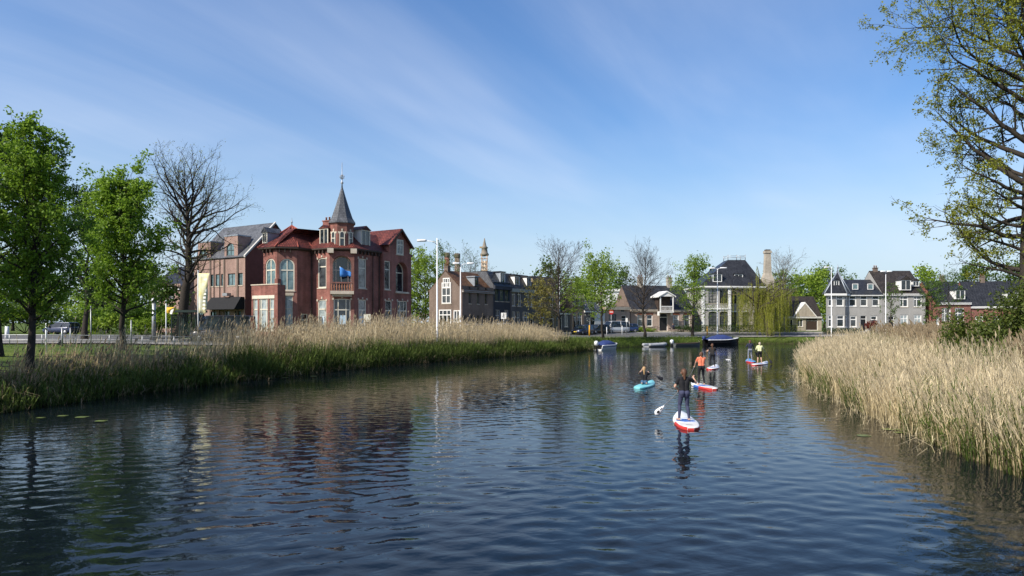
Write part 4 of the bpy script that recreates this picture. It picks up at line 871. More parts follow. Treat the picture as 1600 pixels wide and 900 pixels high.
# two old factory stacks and the scaffolded spire beyond the roofs
for px, top, lab in ((698.5,395,'reddish brick factory chimney, shorter crown with pale stain'),(714.5,396,'brown brick factory chimney standing right beside the reddish one')):
    d=210; x=PX(px,d); zt=PZ(top,d); t=thing('factory_chimney',(x,d,1.7),lab,'chimney','factory chimneys')
    m_=RED_BRICK if px<705 else DARK_BRICK
    MB().lathe((x,d,1.7),[(1.15,0),(0.8,zt-3.2)],14).build('shaft',m_,t); MB().lathe((x,d,zt-1.5),[(0.78,0.0),(0.92,0.25),(0.92,1.2),(0.8,1.5)],14).build('crown',DARK_BRICK,t)
def tower():
    d=230; x=PX(757,d); zt=PZ(372,d); t=thing('scaffolded_spire',(x,d,1.7),'slim distant spire wrapped in pale scaffolding above the roofs','tower')
    z0=PZ(420,d)-6; zm=PZ(398,d); L=MB()
    for sx in (-1,1):
        for sy in (-1,1): L.tube([(x+sx*1.0,d+sy*1.0,z0-12),(x+sx*0.85,d+sy*0.85,zm)],0.16,4)
    for i in range(9):
        z=z0+(zm-z0)*i/8
        for s in (-1,1): L.box((x,d+s*0.95,z),(2.1,0.14,0.14)); L.box((x+s*0.95,d,z),(0.14,2.1,0.14))
    L.build('scaffold',M('pale orange steel',(0.50,0.30,0.16),(0.42,0.24,0.12)),t)
    MB().lathe((x,d,z0-14),[(0.8,0),(0.7,zm-z0+12)],8).build('core',CREAM_STONE,t)
    MB().lathe((x,d,zm),[(1.3,-0.4),(1.5,0.2),(1.1,0.6),(0.9,2.0),(1.25,2.3),(0.7,2.8),(0.35,4.2),(0.1,zt-zm)],8).build('lantern',M('weathered bronze',(0.23,0.20,0.16)),t)
    MB().box((x-0.9,d-0.5,zm+2.4),(1.4,0.4,0.5)).build('platform',M('ochre board',(0.42,0.30,0.14)),t)
tower()
# ---------------------------------------------------------------- trees
def tubes_np(branches):
    """branches: list of (pts (m,3), radii (m,), sides) -> V, F quads"""
    Vs, Fs, base = [], [], 0
    for pts, rad, n in branches:
        m = len(pts); t = np.gradient(pts, axis=0); t /= (np.linalg.norm(t, axis=1)[:,None] + 1e-9)
        ref = np.array([0.31,0.17,0.93]) if abs(t[0,2]) < 0.9 else np.array([1.0,0.1,0.0])
        a = np.cross(t, ref); a /= (np.linalg.norm(a, axis=1)[:,None] + 1e-9); b = np.cross(t, a)
        if n == 2:                       # finest twigs: a thin ribbon
            Vs.append(np.stack([pts-a*rad[:,None], pts+a*rad[:,None]],1).reshape(-1,3)); i = np.arange(m-1)*2
            Fs.append(np.stack([i,i+1,i+3,i+2],-1)+base); base += m*2; continue
        an = np.arange(n)*2*np.pi/n
        ring = pts[:,None,:] + (a[:,None,:]*np.cos(an)[None,:,None] + b[:,None,:]*np.sin(an)[None,:,None])*rad[:,None,None]
        Vs.append(ring.reshape(-1,3))
        i = np.arange(m-1)[:,None]*n; k = np.arange(n)[None,:]; k2 = (k+1) % n
        Fs.append(np.stack([i+k, i+k2, i+n+k2, i+n+k], -1).reshape(-1,4) + base); base += m*n
    return np.vstack(Vs), np.vstack(Fs)
def leaves_np(P, size, rg, flat=0.0, aspect=0.6):
    n = len(P); d = rg.normal(size=(n,3)); d /= np.linalg.norm(d, axis=1)[:,None]
    e = rg.normal(size=(n,3)); e[:,2] *= (1-flat); d[:,2] *= (1-flat*0.6); d /= np.linalg.norm(d, axis=1)[:,None]
    e -= d*(e*d).sum(1)[:,None]; e /= np.linalg.norm(e, axis=1)[:,None]
    s = (size*rg.uniform(0.6,1.35,n))[:,None]
    V = np.stack([P - d*s*0.5, P + e*s*0.5*aspect, P + d*s*0.5, P - e*s*0.5*aspect], 1).reshape(-1,3)
    F = np.arange(4*n).reshape(n,4); return V, F
def poly_branch(p, d, L, wig, trop, rg, seg):
    n = max(3, int(L/seg)+1); pts = [p]; st = L/n; d = d/np.linalg.norm(d)
    for i in range(n):
        d = d + rg.normal(size=3)*wig; d[2] += trop; d = d/np.linalg.norm(d); pts.append(pts[-1]+d*st)
    return np.array(pts)
def make_tree(name, x, y, label, Ht, tr, base, env, nmain, ang, leaf=None, leafmat=None, bark=None, twigmat=None, group=None,
              seed=1, cat='tree', wig=0.10, trop=0.04, l2=0.55, l3=0.35, leafn=8, leafs=0.16, ratio2=0.55, ratio3=0.5, lev4=0, leader_wig=0.035,
              leaf_t=(0.0,1.0), minr=0.006, top_taper=0.06, lscat=0.16, z=None, limb_r=0.42, tint_h=0.25, gap=0.32, gap_f=2.3, lim=0.35):
    """central leader, limbs filling the envelope env(t) (t = 0 crown base .. 1 top), two or three more orders of twigs"""
    rg = np.random.default_rng(seed); z = H(x,y)-0.08 if z is None else z
    T = thing(name, (x,y,z), label, cat, group)
    o = np.array([x,y,z]); n = 14; hs_ = np.linspace(0,1,n); off = np.cumsum(rg.normal(size=(n,2))*leader_wig*Ht/n*2.2, axis=0); off[:2] = 0
    lead = np.column_stack([o[0]+off[:,0], o[1]+off[:,1], z+hs_*Ht*0.97]); lr = tr*np.interp(hs_, [0,0.03,0.10,base/Ht,1], [1.55,1.15,1.0,0.86,top_taper])
    trunk = [(lead, lr, 10)]; mid = []; fine = []; leafp = []; leaft = []
    def at(tt): return np.array([np.interp(tt,hs_,lead[:,k]) for k in range(3)])
    ga = rg.uniform(0,6.28)
    for i in range(nmain):
        t = (i + rg.uniform(0.1,0.9))/nmain; hh = base + (Ht*0.98-base)*t**0.92; tt = hh/Ht
        ga += 2.4 + rg.uniform(-0.5,0.5); el = math.radians(np.interp(t,[0,1],ang) + rg.uniform(-9,9))
        R = env(t)*rg.uniform(0.6,1.2); L = max(0.5, R/max(math.cos(el),lim))
        p = at(tt); d = np.array([math.cos(ga)*math.cos(el), math.sin(ga)*math.cos(el), math.sin(el)])
        b1 = poly_branch(p, d, L, wig, trop, rg, 0.55); r0 = min(np.interp(tt,hs_,lr)*limb_r*1.35, 0.02+0.022*L); rr = np.linspace(r0, minr, len(b1))
        mid.append((b1, rr, 6 if r0 > 0.06 else 3))
        k2 = max(2,int(L/l2))
        for j in range(k2):
            s = 0.18 + 0.82*(j+rg.uniform(0,1))/k2; f = s*(len(b1)-1); q = b1[int(f)]*(1-f%1) + b1[min(int(f)+1,len(b1)-1)]*(f%1)
            dd = b1[min(int(f)+1,len(b1)-1)]-b1[max(int(f)-1,0)]; dd = dd/np.linalg.norm(dd); sd = rg.normal(size=3); sd -= dd*(sd@dd); sd /= np.linalg.norm(sd); sd[2] += 0.15
            L2 = max(0.3, L*ratio2*(1-0.55*s)*rg.uniform(0.6,1.2)); b2 = poly_branch(q, dd*0.75+sd*0.8, L2, wig*1.2, trop, rg, 0.45)
            r2 = max(minr*1.1, rr[int(f)]*0.55); mid.append((b2, np.linspace(r2, minr*0.8, len(b2)), 3))
            k3 = max(2,int(L2/l3))
            for m_ in range(k3):
                s3 = 0.15+0.85*(m_+rg.uniform(0,1))/k3; g = min(int(s3*(len(b2)-1)), len(b2)-2); q3 = b2[g] + (b2[g+1]-b2[g])*rg.uniform(0,1)
                d3 = b2[g+1]-b2[g]; d3 = d3/np.linalg.norm(d3); sd = rg.normal(size=3); sd -= d3*(sd@d3); sd /= np.linalg.norm(sd)
                L3 = max(0.2, L2*ratio3*(1.1-0.5*s3)*rg.uniform(0.6,1.2)); b3 = poly_branch(q3, d3*0.8+sd*0.8, L3, wig*1.3, trop, rg, 0.3)
                fine.append((b3, np.linspace(minr*1.0, minr*0.5, len(b3)), 2))
                if lev4:
                    for _ in range(lev4):
                        g4 = rg.integers(0,len(b3)-1); d4 = b3[g4+1]-b3[g4]; d4 = d4/np.linalg.norm(d4)+rg.normal(size=3)*0.55
                        b4 = poly_branch(b3[g4], d4, L3*rg.uniform(0.4,0.8), wig, trop, rg, 0.35); fine.append((b4, np.linspace(minr*0.7, minr*0.4, len(b4)), 2))
                        if leafmat and leaf_t[0] <= t <= leaf_t[1] and leafn > 0: leafp.append(b4[rg.integers(1,len(b4),max(1,leafn//2))]); leaft.append(np.full(max(1,leafn//2), t))
                if leafmat and leaf_t[0] <= t <= leaf_t[1] and leafn > 0:
                    u = rg.uniform(0.1,1,leafn)*(len(b3)-1); gi = u.astype(int); gi = np.minimum(gi,len(b3)-2)
                    lk = leafn; leafp.append(b3[gi] + (b3[gi+1]-b3[gi])*(u-gi)[:,None]); leaft.append(np.full(leafn, t))
    V,F = tubes_np(trunk); npmesh('trunk', V, F, bark or BARK, T, tuple(o), smooth=True)
    V,F = tubes_np(mid); npmesh('limb', V, F, twigmat or bark or BARK, T, tuple(o), smooth=True)
    V,F = tubes_np(fine); stuff(npmesh('twig', V, F, twigmat or bark or BARK, T, tuple(o)))
    if leafp:
        P = np.vstack(leafp); tl = np.concatenate(leaft); P = P + rg.normal(size=P.shape)*lscat
        ph_ = rg.uniform(0,6.28,6); fq = gap_f; nz_ = sum(np.sin(P[:,a_]*fq*(1+0.37*i_)+ph_[i_]+1.3*np.sin(P[:,b_]*fq*0.8+ph_[i_])) for i_,(a_,b_) in enumerate(((0,1),(1,2),(2,0),(0,2),(1,0),(2,1))))/6; kp = nz_ > gap-0.5; P, tl = P[kp], tl[kp]
        V,F = leaves_np(P, leafs, rg); 
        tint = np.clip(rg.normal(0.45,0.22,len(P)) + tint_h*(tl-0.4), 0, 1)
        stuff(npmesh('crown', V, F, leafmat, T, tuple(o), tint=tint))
    return T
LF_GREEN = MLEAF('hornbeam leaf', (0.085,0.165,0.012), (0.27,0.41,0.04), 0.5)
LF_DARK = MLEAF('dark maple leaf', (0.02,0.05,0.010), (0.06,0.115,0.018), 0.3)
LF_LIME = MLEAF('young lime leaf', (0.12,0.20,0.015), (0.28,0.38,0.045), 0.45)
LF_OLIVE = MLEAF('young elm leaf', (0.15,0.17,0.018), (0.34,0.36,0.05), 0.48)
LF_WILLOW = MLEAF('willow leaf', (0.17,0.20,0.018), (0.37,0.39,0.05), 0.5)
LF_RUST = MLEAF('copper young leaf', (0.13,0.12,0.025), (0.27,0.24,0.06), 0.4)
LF_MID = MLEAF('mixed garden leaf', (0.04,0.085,0.012), (0.11,0.17,0.028), 0.35)
LF_HEDGE = MLEAF('hedge leaf', (0.015,0.035,0.008), (0.05,0.085,0.015), 0.25)
LF_BUSH = MLEAF('dark bush leaf', (0.045,0.07,0.012), (0.13,0.16,0.028), 0.35)
LF_PALE = MLEAF('pale blossom', (0.40,0.38,0.30), (0.68,0.66,0.58), 0.35)
LF_RED = MLEAF('red garden leaf', (0.10,0.02,0.015), (0.20,0.05,0.03), 0.3)
LF_CONIFER = MLEAF('conifer needle', (0.010,0.022,0.010), (0.028,0.05,0.022), 0.15)
def env_pts(*pt):
    xs_, ys_ = zip(*pt); return lambda t: float(np.interp(t, xs_, ys_))
# left lawn
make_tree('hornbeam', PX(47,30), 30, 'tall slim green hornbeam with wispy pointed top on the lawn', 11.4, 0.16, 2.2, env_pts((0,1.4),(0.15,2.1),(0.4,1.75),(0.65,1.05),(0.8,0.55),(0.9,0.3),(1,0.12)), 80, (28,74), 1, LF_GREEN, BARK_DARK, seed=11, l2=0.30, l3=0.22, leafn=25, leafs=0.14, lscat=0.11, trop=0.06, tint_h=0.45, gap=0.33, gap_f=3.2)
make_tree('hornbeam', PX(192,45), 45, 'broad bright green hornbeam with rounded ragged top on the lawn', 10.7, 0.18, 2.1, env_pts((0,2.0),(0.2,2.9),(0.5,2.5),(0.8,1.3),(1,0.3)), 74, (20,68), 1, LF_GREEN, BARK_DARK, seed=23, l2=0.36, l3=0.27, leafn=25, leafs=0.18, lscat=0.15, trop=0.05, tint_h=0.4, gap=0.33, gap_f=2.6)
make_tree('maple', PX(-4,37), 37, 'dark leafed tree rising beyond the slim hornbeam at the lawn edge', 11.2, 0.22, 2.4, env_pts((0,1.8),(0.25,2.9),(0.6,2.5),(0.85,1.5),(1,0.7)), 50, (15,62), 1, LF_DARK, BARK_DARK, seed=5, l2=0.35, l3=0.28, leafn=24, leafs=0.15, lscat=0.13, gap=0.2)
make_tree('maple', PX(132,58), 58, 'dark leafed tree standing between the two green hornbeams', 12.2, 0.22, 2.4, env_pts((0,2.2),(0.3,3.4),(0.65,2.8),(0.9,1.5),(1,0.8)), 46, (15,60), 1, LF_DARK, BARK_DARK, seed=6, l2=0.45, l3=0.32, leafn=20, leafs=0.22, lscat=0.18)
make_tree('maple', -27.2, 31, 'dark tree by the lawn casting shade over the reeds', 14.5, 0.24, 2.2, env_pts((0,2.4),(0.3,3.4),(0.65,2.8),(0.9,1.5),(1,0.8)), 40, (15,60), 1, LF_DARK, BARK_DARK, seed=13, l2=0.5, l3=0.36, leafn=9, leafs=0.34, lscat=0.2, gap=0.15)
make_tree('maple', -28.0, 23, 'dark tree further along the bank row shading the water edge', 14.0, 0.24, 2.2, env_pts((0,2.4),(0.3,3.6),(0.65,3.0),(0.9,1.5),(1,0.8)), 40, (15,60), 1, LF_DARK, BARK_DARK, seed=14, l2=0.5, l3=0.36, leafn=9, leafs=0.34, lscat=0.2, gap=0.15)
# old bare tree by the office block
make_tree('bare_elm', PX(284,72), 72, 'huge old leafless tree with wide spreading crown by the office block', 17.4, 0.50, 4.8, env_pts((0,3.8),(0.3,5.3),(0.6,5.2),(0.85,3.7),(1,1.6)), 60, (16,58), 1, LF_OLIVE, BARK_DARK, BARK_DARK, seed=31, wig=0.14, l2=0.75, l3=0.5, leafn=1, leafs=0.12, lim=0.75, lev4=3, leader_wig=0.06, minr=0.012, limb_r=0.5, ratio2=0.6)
# street trees on the far bank
make_tree('bare_tree', PX(876,84), 84, 'leafless street tree with fine grey crown beside the slender white pole', 11.9, 0.17, 2.9, env_pts((0,2.0),(0.25,3.1),(0.6,2.6),(0.85,1.4),(1,0.4)), 60, (26,64), 1, None, BARK_DARK, BARK, seed=41, l2=0.40, l3=0.3, leafn=0, lev4=3, minr=0.010, wig=0.08)
make_tree('lime_tree', PX(942,93), 93, 'lime green young tree growing beside the white motorboat with blue cover', 10.4, 0.17, 2.8, env_pts((0,1.9),(0.3,3.1),(0.6,2.9),(0.85,1.9),(1,0.8)), 34, (20,58), 1, LF_LIME, BARK_DARK, seed=43, l2=0.6, l3=0.45, leafn=20, leafs=0.22, lscat=0.28)
make_tree('bare_tree', PX(1008,102), 102, 'leafless street tree with fine grey crown in front of the brick villa', 12.4, 0.19, 2.9, env_pts((0,1.9),(0.3,3.3),(0.6,2.9),(0.85,1.7),(1,0.4)), 60, (26,64), 1, None, BARK_DARK, BARK, seed=47, l2=0.40, l3=0.3, leafn=0, lev4=3, minr=0.011, wig=0.08)
make_tree('lime_tree', PX(1082,107), 107, 'lime green tree with bright top between villa and grey mansion', 11.8, 0.2, 2.4, env_pts((0,2.2),(0.2,3.4),(0.5,2.9),(0.85,2.0),(1,0.9)), 34, (14,58), 1, LF_LIME, BARK_DARK, seed=49, l2=0.62, l3=0.45, leafn=20, leafs=0.22, lscat=0.28)
# gardens behind the street
make_tree('copper_tree', PX(846,99), 99, 'small tree with copper and green young leaves before the ochre house', 6.6, 0.13, 1.6, env_pts((0,1.7),(0.3,2.5),(0.7,1.9),(1,0.6)), 30, (15,60), 1, LF_RUST, BARK_DARK, seed=51, l2=0.6, l3=0.42, leafn=22, leafs=0.22, lscat=0.26)
make_tree('garden_tree', PX(896,106), 106, 'yellow green garden tree behind the parked cars', 7.8, 0.14, 2.6, env_pts((0,1.6),(0.4,2.8),(0.8,1.8),(1,0.6)), 26, (15,60), 1, LF_LIME, BARK_DARK, seed=52, l2=0.6, l3=0.45, leafn=20, leafs=0.22, lscat=0.26)
make_tree('blossom_tree', PX(924,108), 108, 'small white blossoming tree in front of the low grey house', 5.2, 0.09, 1.9, env_pts((0,0.9),(0.4,1.6),(1,0.5)), 20, (20,60), 1, LF_PALE, BARK_DARK, seed=53, l2=0.5, l3=0.4, leafn=6, leafs=0.16, lscat=0.15)
make_tree('garden_tree', PX(664,101), 101, 'broad bright green tree between the corner house and the gabled house', 10.4, 0.22, 1.2, env_pts((0,3.4),(0.3,4.2),(0.7,3.0),(1,0.9)), 42, (10,60), 1, LF_LIME, BARK_DARK, seed=54, l2=0.62, l3=0.42, leafn=26, leafs=0.24, lscat=0.28)
make_tree('garden_tree', PX(690,118), 118, 'thin pale green tree behind the gabled house', 13.5, 0.2, 3.5, env_pts((0,2.0),(0.4,3.4),(0.8,2.4),(1,0.8)), 34, (20,64), 1, LF_MID, BARK, seed=55, l2=0.6, l3=0.45, leafn=8, leafs=0.2, lev4=1, lscat=0.2)
make_tree('conifer', PX(652,135), 135, 'dark narrow conifer rising behind the bright green tree', 14.0, 0.22, 1.0, env_pts((0,2.4),(0.5,1.4),(1,0.15)), 46, (5,25), 1, LF_CONIFER, BARK_DARK, seed=56, l2=0.5, l3=0.4, leafn=22, leafs=0.3, trop=-0.01, leader_wig=0.005)
make_tree('garden_tree', PX(735,150), 150, 'bare twiggy tree showing above the mossy orange roof', 15.5, 0.25, 4, env_pts((0,3),(0.4,4.6),(0.8,3.4),(1,1)), 34, (20,62), 1, LF_MID, BARK, BARK, seed=57, l2=0.7, l3=0.5, leafn=2, leafs=0.22, lev4=1, minr=0.014)
make_tree('bare_tree', PX(1226,135), 135, 'pale leafless tree with rounded crown behind the tall chimney', 13.5, 0.26, 3.6, env_pts((0,3.2),(0.4,4.4),(0.8,3.0),(1,1)), 40, (18,62), 1, None, BARK_PALE, BARK_PALE, seed=58, l2=0.6, l3=0.45, leafn=0, lev4=2, minr=0.014)
make_tree('garden_tree', PX(1455,108), 108, 'slim green tree between the stepped grey house and red brick house', 8.5, 0.13, 1.5, env_pts((0,1.4),(0.4,2.0),(0.8,1.4),(1,0.4)), 30, (20,62), 1, LF_MID, BARK_DARK, seed=59, l2=0.5, l3=0.4, leafn=18, leafs=0.22)
make_tree('garden_tree', PX(1392,110), 110, 'small thin leaved tree in front of the stepped grey house', 7.6, 0.11, 1.8, env_pts((0,1.2),(0.4,1.9),(1,0.5)), 24, (25,62), 1, LF_MID, BARK_DARK, seed=60, l2=0.55, l3=0.42, leafn=10, leafs=0.2)
make_tree('garden_tree', PX(1482,104), 104, 'feathery pale green tree before the red brick house', 9.5, 0.12, 2.2, env_pts((0,1.6),(0.4,2.6),(0.8,1.8),(1,0.6)), 28, (20,62), 1, LF_MID, BARK_DARK, seed=61, l2=0.6, l3=0.42, leafn=10, leafs=0.2)
# big elm on the right bank
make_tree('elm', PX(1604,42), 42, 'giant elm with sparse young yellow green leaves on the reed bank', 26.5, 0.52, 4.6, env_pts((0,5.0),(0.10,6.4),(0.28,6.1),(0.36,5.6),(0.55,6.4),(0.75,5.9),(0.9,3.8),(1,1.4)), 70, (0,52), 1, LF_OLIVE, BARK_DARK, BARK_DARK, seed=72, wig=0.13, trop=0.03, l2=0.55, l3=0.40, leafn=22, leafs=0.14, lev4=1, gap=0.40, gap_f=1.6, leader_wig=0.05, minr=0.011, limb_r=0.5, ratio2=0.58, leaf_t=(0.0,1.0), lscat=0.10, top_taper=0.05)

def bush(name, x, y, r, h, label, mat, seed, n=2600, ls=0.16, cat='bush', group=None, z=None, elong=1.0, rot=0.0):
    """leafy shrub: branching stems and a ragged lumpy crown of leaves"""
    rg = np.random.default_rng(seed); z = H(x,y)-0.05 if z is None else z; T = thing(name,(x,y,z),label,cat,group); o = np.array([x,y,z]); st = []
    lob = rg.normal(size=(9,3))*np.array([r*0.45*elong,r*0.45,h*0.16]); lob[:,2] += h*0.58; lr = rg.uniform(0.35,0.62,9)
    for c in lob:
        b = poly_branch(o, c+rg.normal(size=3)*0.1, np.linalg.norm(c), 0.08, 0.02, rg, 0.3); st.append((b,np.linspace(0.04,0.01,len(b)),4))
    k = rg.integers(0,9,n); d = rg.normal(size=(n,3)); d /= np.linalg.norm(d,axis=1)[:,None]
    P = lob[k] + d*(lr[k]*rg.uniform(0.25,1.12,n))[:,None]*np.array([r*elong*0.75,r*0.75,h*0.52]); P[:,2] = np.abs(P[:,2]-0.05)+0.05
    if rot: c_,s_ = math.cos(rot),math.sin(rot); P = np.column_stack([P[:,0]*c_-P[:,1]*s_, P[:,0]*s_+P[:,1]*c_, P[:,2]])
    V,F = tubes_np(st); npmesh('stem',V,F,BARK_DARK,T,tuple(o)); V,F = leaves_np(P+o,ls,rg)
    stuff(npmesh('crown',V,F,mat,T,tuple(o),tint=np.clip(rg.normal(0.4,0.25,n),0,1))); return T
bush('bush', PX(1572,26), 26, 1.8, 4.3, 'large dark green bush at the foot of the giant elm', LF_BUSH, 81, 13000, 0.11, elong=1.1)
bush('bush', PX(1516,29), 29, 1.3, 3.3, 'dark rounded bush at the edge of the tall reeds', LF_BUSH, 82, 6500, 0.11)
bush('bush', PX(1362,113), 113, 1.2, 2.4, 'dark red leaved bush in front of the grey house', LF_RED, 83, 1200, 0.2)
bush('bush', PX(1412,113), 113, 1.0, 2.0, 'olive rounded bush in front of the stepped grey house', LF_OLIVE, 84, 1000, 0.2)
for i,(px,d,r,h_) in enumerate(((985,114.8,1.2,1.0),(1000,115,1.2,0.9),(1016,115.4,1.1,0.8),(1066,116.5,1.5,1.4),(1080,116,1.2,1.3))):
    bush('bush', PX(px,d), d, r, h_, ['low lime green shrub at the brown shop end of the villa front','low lime green shrub under the left villa windows','low shrub next to the bicycle rack by the villa step','dark dense shrub under the right villa windows','dark shrub at the corner by the lime green tree'][i], LF_LIME if i<3 else LF_HEDGE, 90+i, 900, 0.16)
# distant tree masses on the horizon: single trees one can tell apart
for i,(px,d,Ht,r,mt,lab) in enumerate(((860,128,11.0,4.2,LF_MID,'green tree filling the gap behind the cottage'),(925,132,10.5,4.2,LF_LIME,'light green tree behind the low grey house'),(1090,140,12.0,3.6,LF_MID,'green tree between villa roof and mansion'),(1215,140,9.5,4.2,LF_LIME,'light green tree right behind the low barn roof'),(1275,138,10.5,4.0,LF_LIME,'yellowish tree beside the tower house roof'),(1450,135,10.5,4.0,LF_LIME,'light green tree in the gap before the red brick house'),(1262,165,11.5,5.2,LF_LIME,'rounded yellow green tree far behind the low barn'),(1288,180,13,5.5,LF_MID,'green tree far behind the pyramid roofed house'),(1240,185,11,5,LF_MID,'dull green far tree beside the pale leafless tree'),(1325,175,11.5,4,LF_MID,'far tree top showing behind the tower house roof'),(630,150,11,4.5,LF_MID,'far green tree just beyond the corner house'),(612,160,10,4.5,LF_MID,'far green tree hidden behind the corner house gable'),(20,120,11,5.5,LF_MID,'far bright tree behind the slim hornbeam'),(80,110,6.0,4.0,LF_LIME,'low bright green tree across the junction'),(150,105,5.5,4.5,LF_LIME,'low lime green tree beyond the broad hornbeam'),(215,112,9,4.6,LF_MID,'far green tree left of the pink house'),(250,90,6.5,3,LF_MID,'green tree behind the bus shelter'),(1520,150,12.5,5,LF_MID,'far tree rising behind the long brick terrace'),(1580,145,12,5,LF_MID,'far tree behind the end of the brick terrace'),(975,165,11.5,5,LF_MID,'far tree behind the white flat-roofed block'),(800,170,10,5,LF_MID,'far tree behind the shop house roofs'),(905,175,10.5,5,LF_MID,'far tree behind the tall narrow house'))):
    make_tree('far_tree', PX(px,d), d, lab, Ht, 0.22, Ht*0.12, env_pts((0,r*0.8),(0.3,r),(0.7,r*0.75),(1,r*0.25)), 26, (8,60), 1, mt, BARK_DARK, group='trees beyond the houses', seed=200+i, l2=0.9, l3=0.6, leafn=17, leafs=0.5, lscat=0.5)
for i,(px,d,r,h_,lab) in enumerate(((-20,92,4.5,4.0,'wide lime green shrub at the far edge of the junction'),(40,95,4.5,4.4,'lime green shrub right behind the parked dark blue small car'),(118,96,4.2,3.6,'low rounded shrub across the junction between the hornbeams'),(165,90,4.0,4.2,'bright green shrub behind the broad hornbeam'),(222,84,3.4,3.8,'green shrub left of the stout pale mast'),(262,80,3.0,3.4,'green shrub close behind the bus shelter'))):
    bush('bush', PX(px,d), d, r, h_, lab, LF_LIME if i % 2 else LF_MID, 120+i, 3400, 0.36, elong=1.3)
# clipped hedge in front of the mansion
def hedge(x0, x1, y, h, label, seed):
    rg = np.random.default_rng(seed); z = H((x0+x1)/2,y); T = thing('hedge',((x0+x1)/2,y,z),label,'hedge'); n = int((x1-x0)*420)
    P = np.column_stack([rg.uniform(x0,x1,n), y+rg.uniform(-0.4,0.4,n), z+rg.uniform(0.05,h,n)]); P += rg.normal(size=P.shape)*0.04
    V,F = leaves_np(P,0.15,rg); stuff(npmesh('foliage',V,F,LF_HEDGE,T,((x0+x1)/2,y,z),tint=rg.uniform(0,0.9,n)))
    s = MB()
    for i in range(int((x1-x0)/0.5)): s.tube([(x0+0.25+i*0.5,y,z-0.05),(x0+0.25+i*0.5+rg.normal()*0.05,y,z+h*0.8)],0.025,4)
    stuff(s.build('stem',BARK_DARK,T))
hedge(PX(1086,117.6),PX(1250,117.6),118.9,1.35,'clipped dark hedge in front of the grey and beige mansion',5)
hedge(PX(1290,114),PX(1350,114),115.1,0.9,'low hedge in front of the pyramid roofed house',6)

# weeping willow
def willow(x, y, label, Ht, seed):
    rg = np.random.default_rng(seed); z = H(x,y)-0.1; T = thing('weeping_willow',(x,y,z),label,'tree'); o = np.array([x,y,z])
    lead = poly_branch(o,np.array([-0.16,0,1.0]),6.6,0.05,0.02,rg,0.5); V,F = tubes_np([(lead,np.linspace(0.48,0.30,len(lead)),10)]); npmesh('trunk',V,F,BARK,T,tuple(o),smooth=True)
    limbs, strands, lp, lt = [], [], [], []
    for i in range(30):
        a = rg.uniform(0,6.28) if i > 6 else i*0.9; el = rg.uniform(0.55,1.25); p = lead[rg.integers(len(lead)//2,len(lead))]; L = rg.uniform(4.0,7.6)*(0.8 if el > 1 else 1.0)
        d = np.array([math.cos(a)*math.cos(el)*1.3+0.30,math.sin(a)*math.cos(el),math.sin(el)]); b = poly_branch(p,d,L,0.07,-0.03,rg,0.4); limbs.append((b,np.linspace(0.14,0.03,len(b)),5))
        for j in range(6):
            q = b[rg.integers(len(b)//3,len(b))]; dd = rg.normal(size=3); dd[2] = abs(dd[2])*0.4; b2 = poly_branch(q,dd,rg.uniform(0.9,2.4),0.1,-0.10,rg,0.3); limbs.append((b2,np.linspace(0.035,0.012,len(b2)),4))
            for k in range(4):
                s = b2[rg.integers(1,len(b2))]; n = 12; Ls = min(rg.uniform(1.2,7.6), s[2]-z-rg.uniform(0.0,1.4)); 
                if Ls < 0.5: continue
                u = np.linspace(0,1,n); dr = rg.normal(size=2)*0.30; out = np.sqrt(u)[:,None]*dr[None,:]
                pts = np.column_stack([s[0]+out[:,0]+0.05*np.sin(u*9+k),s[1]+out[:,1],s[2]+0.15*np.sin(np.minimum(u*6,3.14))*0.5-u*Ls]); strands.append((pts,np.linspace(0.012,0.006,n),2))
                m = int(Ls*20); w = rg.uniform(0,1,m)*(n-1); g = np.minimum(w.astype(int),n-2); lp.append(pts[g]+(pts[g+1]-pts[g])*(w-g)[:,None]+rg.normal(size=(m,3))*0.05); lt.append(np.full(m,rg.uniform(0.1,0.95)))
    V,F = tubes_np(limbs); npmesh('limb',V,F,BARK,T,tuple(o),smooth=True); V,F = tubes_np(strands); stuff(npmesh('hanging_twig',V,F,M('willow twig',(0.24,0.21,0.06)),T,tuple(o)))
    P = np.vstack(lp); n = len(P); d = np.column_stack([rg.normal(size=n)*0.35,rg.normal(size=n)*0.35,-np.ones(n)]); d /= np.linalg.norm(d,axis=1)[:,None]; e = np.cross(d,rg.normal(size=(n,3))); e /= np.linalg.norm(e,axis=1)[:,None]; s = rg.uniform(0.09,0.17,n)[:,None]
    V = np.stack([P,P+d*s*0.5+e*s*0.2,P+d*s,P+d*s*0.5-e*s*0.2],1).reshape(-1,3); stuff(npmesh('crown',V,np.arange(4*n).reshape(n,4),LF_WILLOW,T,tuple(o),tint=np.clip(np.concatenate(lt)+rg.normal(size=n)*0.15,0,1)))
willow(PX(1203,111), 111, 'weeping willow trailing yellow green strands to the water', 10, 77)

